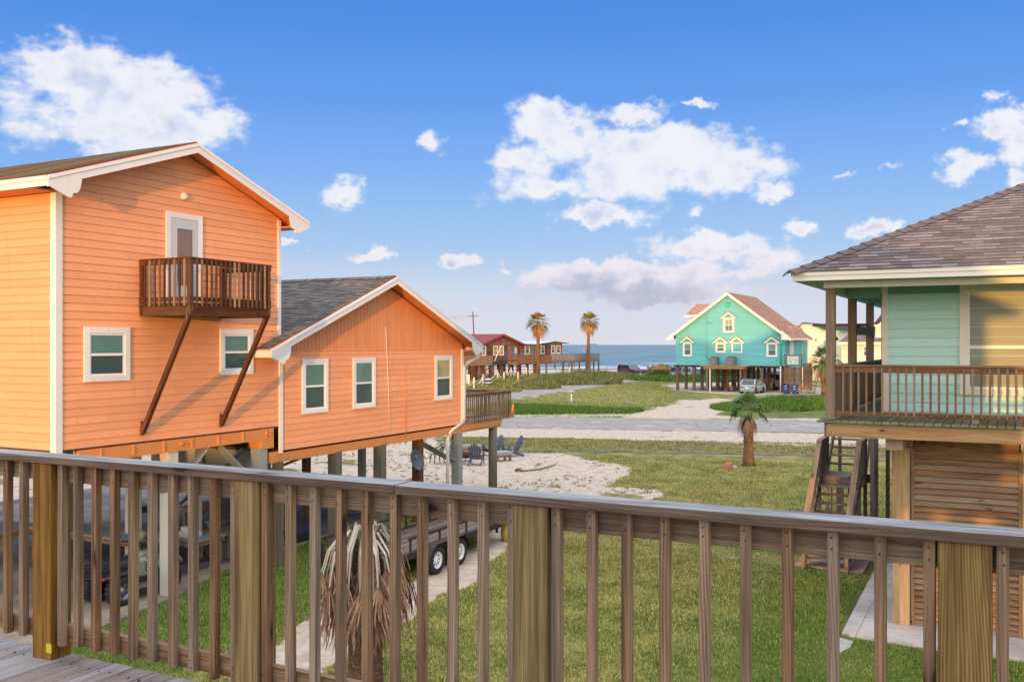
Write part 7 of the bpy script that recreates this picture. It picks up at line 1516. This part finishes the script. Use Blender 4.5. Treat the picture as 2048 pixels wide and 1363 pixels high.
# ================================================================ VEHICLES
def car(nm, lab, cat, loc, rot, L, Wd, body, prof, glassmat=M_carglass, wr=.36, tb=.45, tf=.45, wb=None, grille=False, plate=True, rear_white=False):
    """prof: dict(bon=bonnet z, belt, roof, x stations as fractions: boot, rear glass, roof start, roof end, screen foot)"""
    T = thing(nm, lab, cat, (0, 0, 0)); h = Wd/2; x0, x1 = -L/2, L/2; wb = wb or L*.58
    p = prof; zb = .28*wr/.36; fx = lambda t: x0+L*t
    def sec(x, zt, w, z0=zb, r=.09):
        return [V(x, -w, z0+.05), V(x, -w*.94, z0), V(x, w*.94, z0), V(x, w, z0+.05), V(x, w*1.0, zt*.62), V(x, w*.965, zt-r*.6), V(x, w*.90, zt), V(x, -w*.90, zt), V(x, -w*.965, zt-r*.6), V(x, -w*1.0, zt*.62)]
    st = [(0., p['boot']*.86, .90), (.012, p['boot']*.97, .95), (.05, p['boot'], .99), (p['rg'], p['belt'], 1.), (p['sf'], p['belt'], 1.), (.94, p['bon'], .97), (.985, p['bon']*.93, .93), (1., p['bon']*.82, .88)]
    one('body', body, lambda m: m.loft([sec(fx(t), z, h*w) for t, z, w in st], sm=False), T, bevel=.03)
    # cabin
    bz = p['belt']-.02; rz = p['roof']; A = [(fx(p['rg']), bz), (fx(p['rs']), rz-.03), (fx(p['re']), rz-.03), (fx(p['sf']), bz)]
    wb_, wt = h*.93, h*.76
    def cab(m): m.loft([[V(x, -w, z), V(x, w, z)] for x, z, w in ((A[0][0], A[0][1], wb_), (A[1][0], A[1][1], wt), (A[2][0], A[2][1], wt), (A[3][0], A[3][1], wb_))], closed=False, caps=False, sm=False); [m.face([V(A[0][0], s*wb_, A[0][1]), V(A[1][0], s*wt, A[1][1]), V(A[2][0], s*wt, A[2][1]), V(A[3][0], s*wb_, A[3][1])][::s]) for s in (-1, 1)]
    one('window_glass', glassmat, cab, T)
    one('roof', body, lambda m: m.loft([[V(fx(p['rs'])-.05, -wt, rz-.045), V(fx(p['rs'])-.05, wt, rz-.045), V(fx(p['rs'])-.02, wt*.96, rz), V(fx(p['rs'])-.02, -wt*.96, rz)], [V(fx(p['re'])+.05, -wt, rz-.045), V(fx(p['re'])+.05, wt, rz-.045), V(fx(p['re']), wt*.96, rz), V(fx(p['re']), -wt*.96, rz)]], sm=False), T, bevel=.015)
    def pil(m):
        for s in (-1, 1):
            m.beam((A[0][0], s*wb_, bz), (A[1][0], s*wt, rz-.03), .10, .10, (0, s, 0)); m.beam((A[3][0], s*wb_, bz), (A[2][0], s*wt, rz-.03), .06, .06, (0, s, 0)); xm = (A[1][0]+A[2][0])/2
            m.beam((xm, s*wb_*1.0, bz), (xm, s*wt, rz-.03), .09, .04, (0, s, 0))
            if p.get('d'): xm = A[1][0]+.3; m.beam((xm, s*wb_, bz), (xm, s*wt, rz-.03), .09, .05, (0, s, 0))
    one('pillar', body, pil, T)
    for s in (-1, 1):
        for cx in (x0+tb*2*wr+.12, x0+tb*2*wr+.12+wb):
            one('wheel_arch', M_black, lambda m: m.cyl((cx, s*(h+.004), wr+.02), (cx, s*(h-.25), wr+.02), wr*1.13, n=24), T)
            wheel(T, (cx, s*(h-.09), wr), (0, s, 0), wr, .22, rim=M_metal, spokes=6)
        one('headlamp', M_lamp, lambda m: m.box(x1-.16, x1-.005, s*h*.62-.18, s*h*.62+.18, p['bon']*.66, p['bon']*.82), T, bevel=.02)
        one('tail_lamp', M_tail, lambda m: m.box(x0-.012, x0+.14, s*h*.72-.17, s*h*.72+.17, p['boot']*.66, p['boot']*.84), T, bevel=.02)
        one('mirror', body, lambda m: m.box(fx(p['sf'])-.35, fx(p['sf'])-.22, s*(h+.12)-.1, s*(h+.12)+.1, bz, bz+.17), T, bevel=.02)
    one('bumper', M_chrome if grille else body, lambda m: (m.box(x1-.12, x1+.06, -h*.92, h*.92, .38, .60)), T, bevel=.03)
    one('bumper', M_chrome if grille else body, lambda m: (m.box(x0-.06, x0+.12, -h*.92, h*.92, .38, .58)), T, bevel=.03)
    if grille: one('grille', M_chrome, lambda m: [m.box(x1-.01, x1+.03, -h*.42, h*.42, z, z+.04) for z in (.66, .74, .82, .90)]+[m.box(x1-.01, x1+.045, -h*.45, -h*.41, .64, .96), m.box(x1-.01, x1+.045, h*.41, h*.45, .64, .96)], T); one('badge', M_yel, lambda m: m.box(x1+.03, x1+.05, -.1, .1, .78, .84), T)
    if plate: one('licence_plate', M_txt, lambda m: m.box(x0-.075, x0-.06, -.2, .2, .62, .74), T); one('licence_plate', M_txt, lambda m: m.box(x1+.06, x1+.072, -.18, .18, .45, .55), T)
    T.location = loc; T.rotation_euler = (0, 0, rot); return T
SUVP = dict(boot=1.05, bon=1.02, belt=1.12, roof=1.78, rg=.015, rs=.05, re=.56, sf=.70, d=1); PICK = dict(boot=1.18, bon=1.22, belt=1.28, roof=1.92, rg=.40, rs=.43, re=.62, sf=.74)
HAT = dict(boot=1.0, bon=.92, belt=1.0, roof=1.58, rg=.03, rs=.16, re=.56, sf=.74, d=1)
x, y = gp(1262, 752); T = car('pickup_truck', 'dark maroon pickup truck driving up from the beach, facing the viewer', 'pickup truck', (x, y, 0), R(-65)+CAMA, 5.9, 2.05, M_pick, dict(SUVP, boot=1.2, bon=1.22, belt=1.3, roof=1.95), wr=.42, grille=True)
x, y = gp(1345, 755); car('parked_suv', 'pale silver blue estate car parked on the sand left of the turquoise house', 'car', (x+1.8, y, 0), R(38)+CAMA, 4.6, 1.85, M_silver, SUVP)
car('parked_suv', 'second blue estate car behind the stilts of the turquoise house', 'car', (-45.0, 150, 0), R(60)+CAMA, 4.6, 1.85, M_silver, SUVP)
x, y = gp(1512, 787.5); car('parked_hatchback', 'grey teal hatchback parked in front of the turquoise house stilts', 'car', (-25.3, 108.2, 0), R(58)+CAMA, 4.3, 1.8, M_gcar, HAT, wr=.34)
car('parked_truck', 'sand coloured pickup truck facing out under the turquoise house', 'pickup truck', (-24.6, 118.5, 0), R(-84)+CAMA, 5.3, 1.95, M_tan, PICK, wr=.42)
car('parked_suv', 'dark car with red tail lamps parked behind the sand coloured truck', 'car', (-30.0, 137, 0), R(95)+CAMA, 4.7, 1.9, M_darkcar, SUVP)
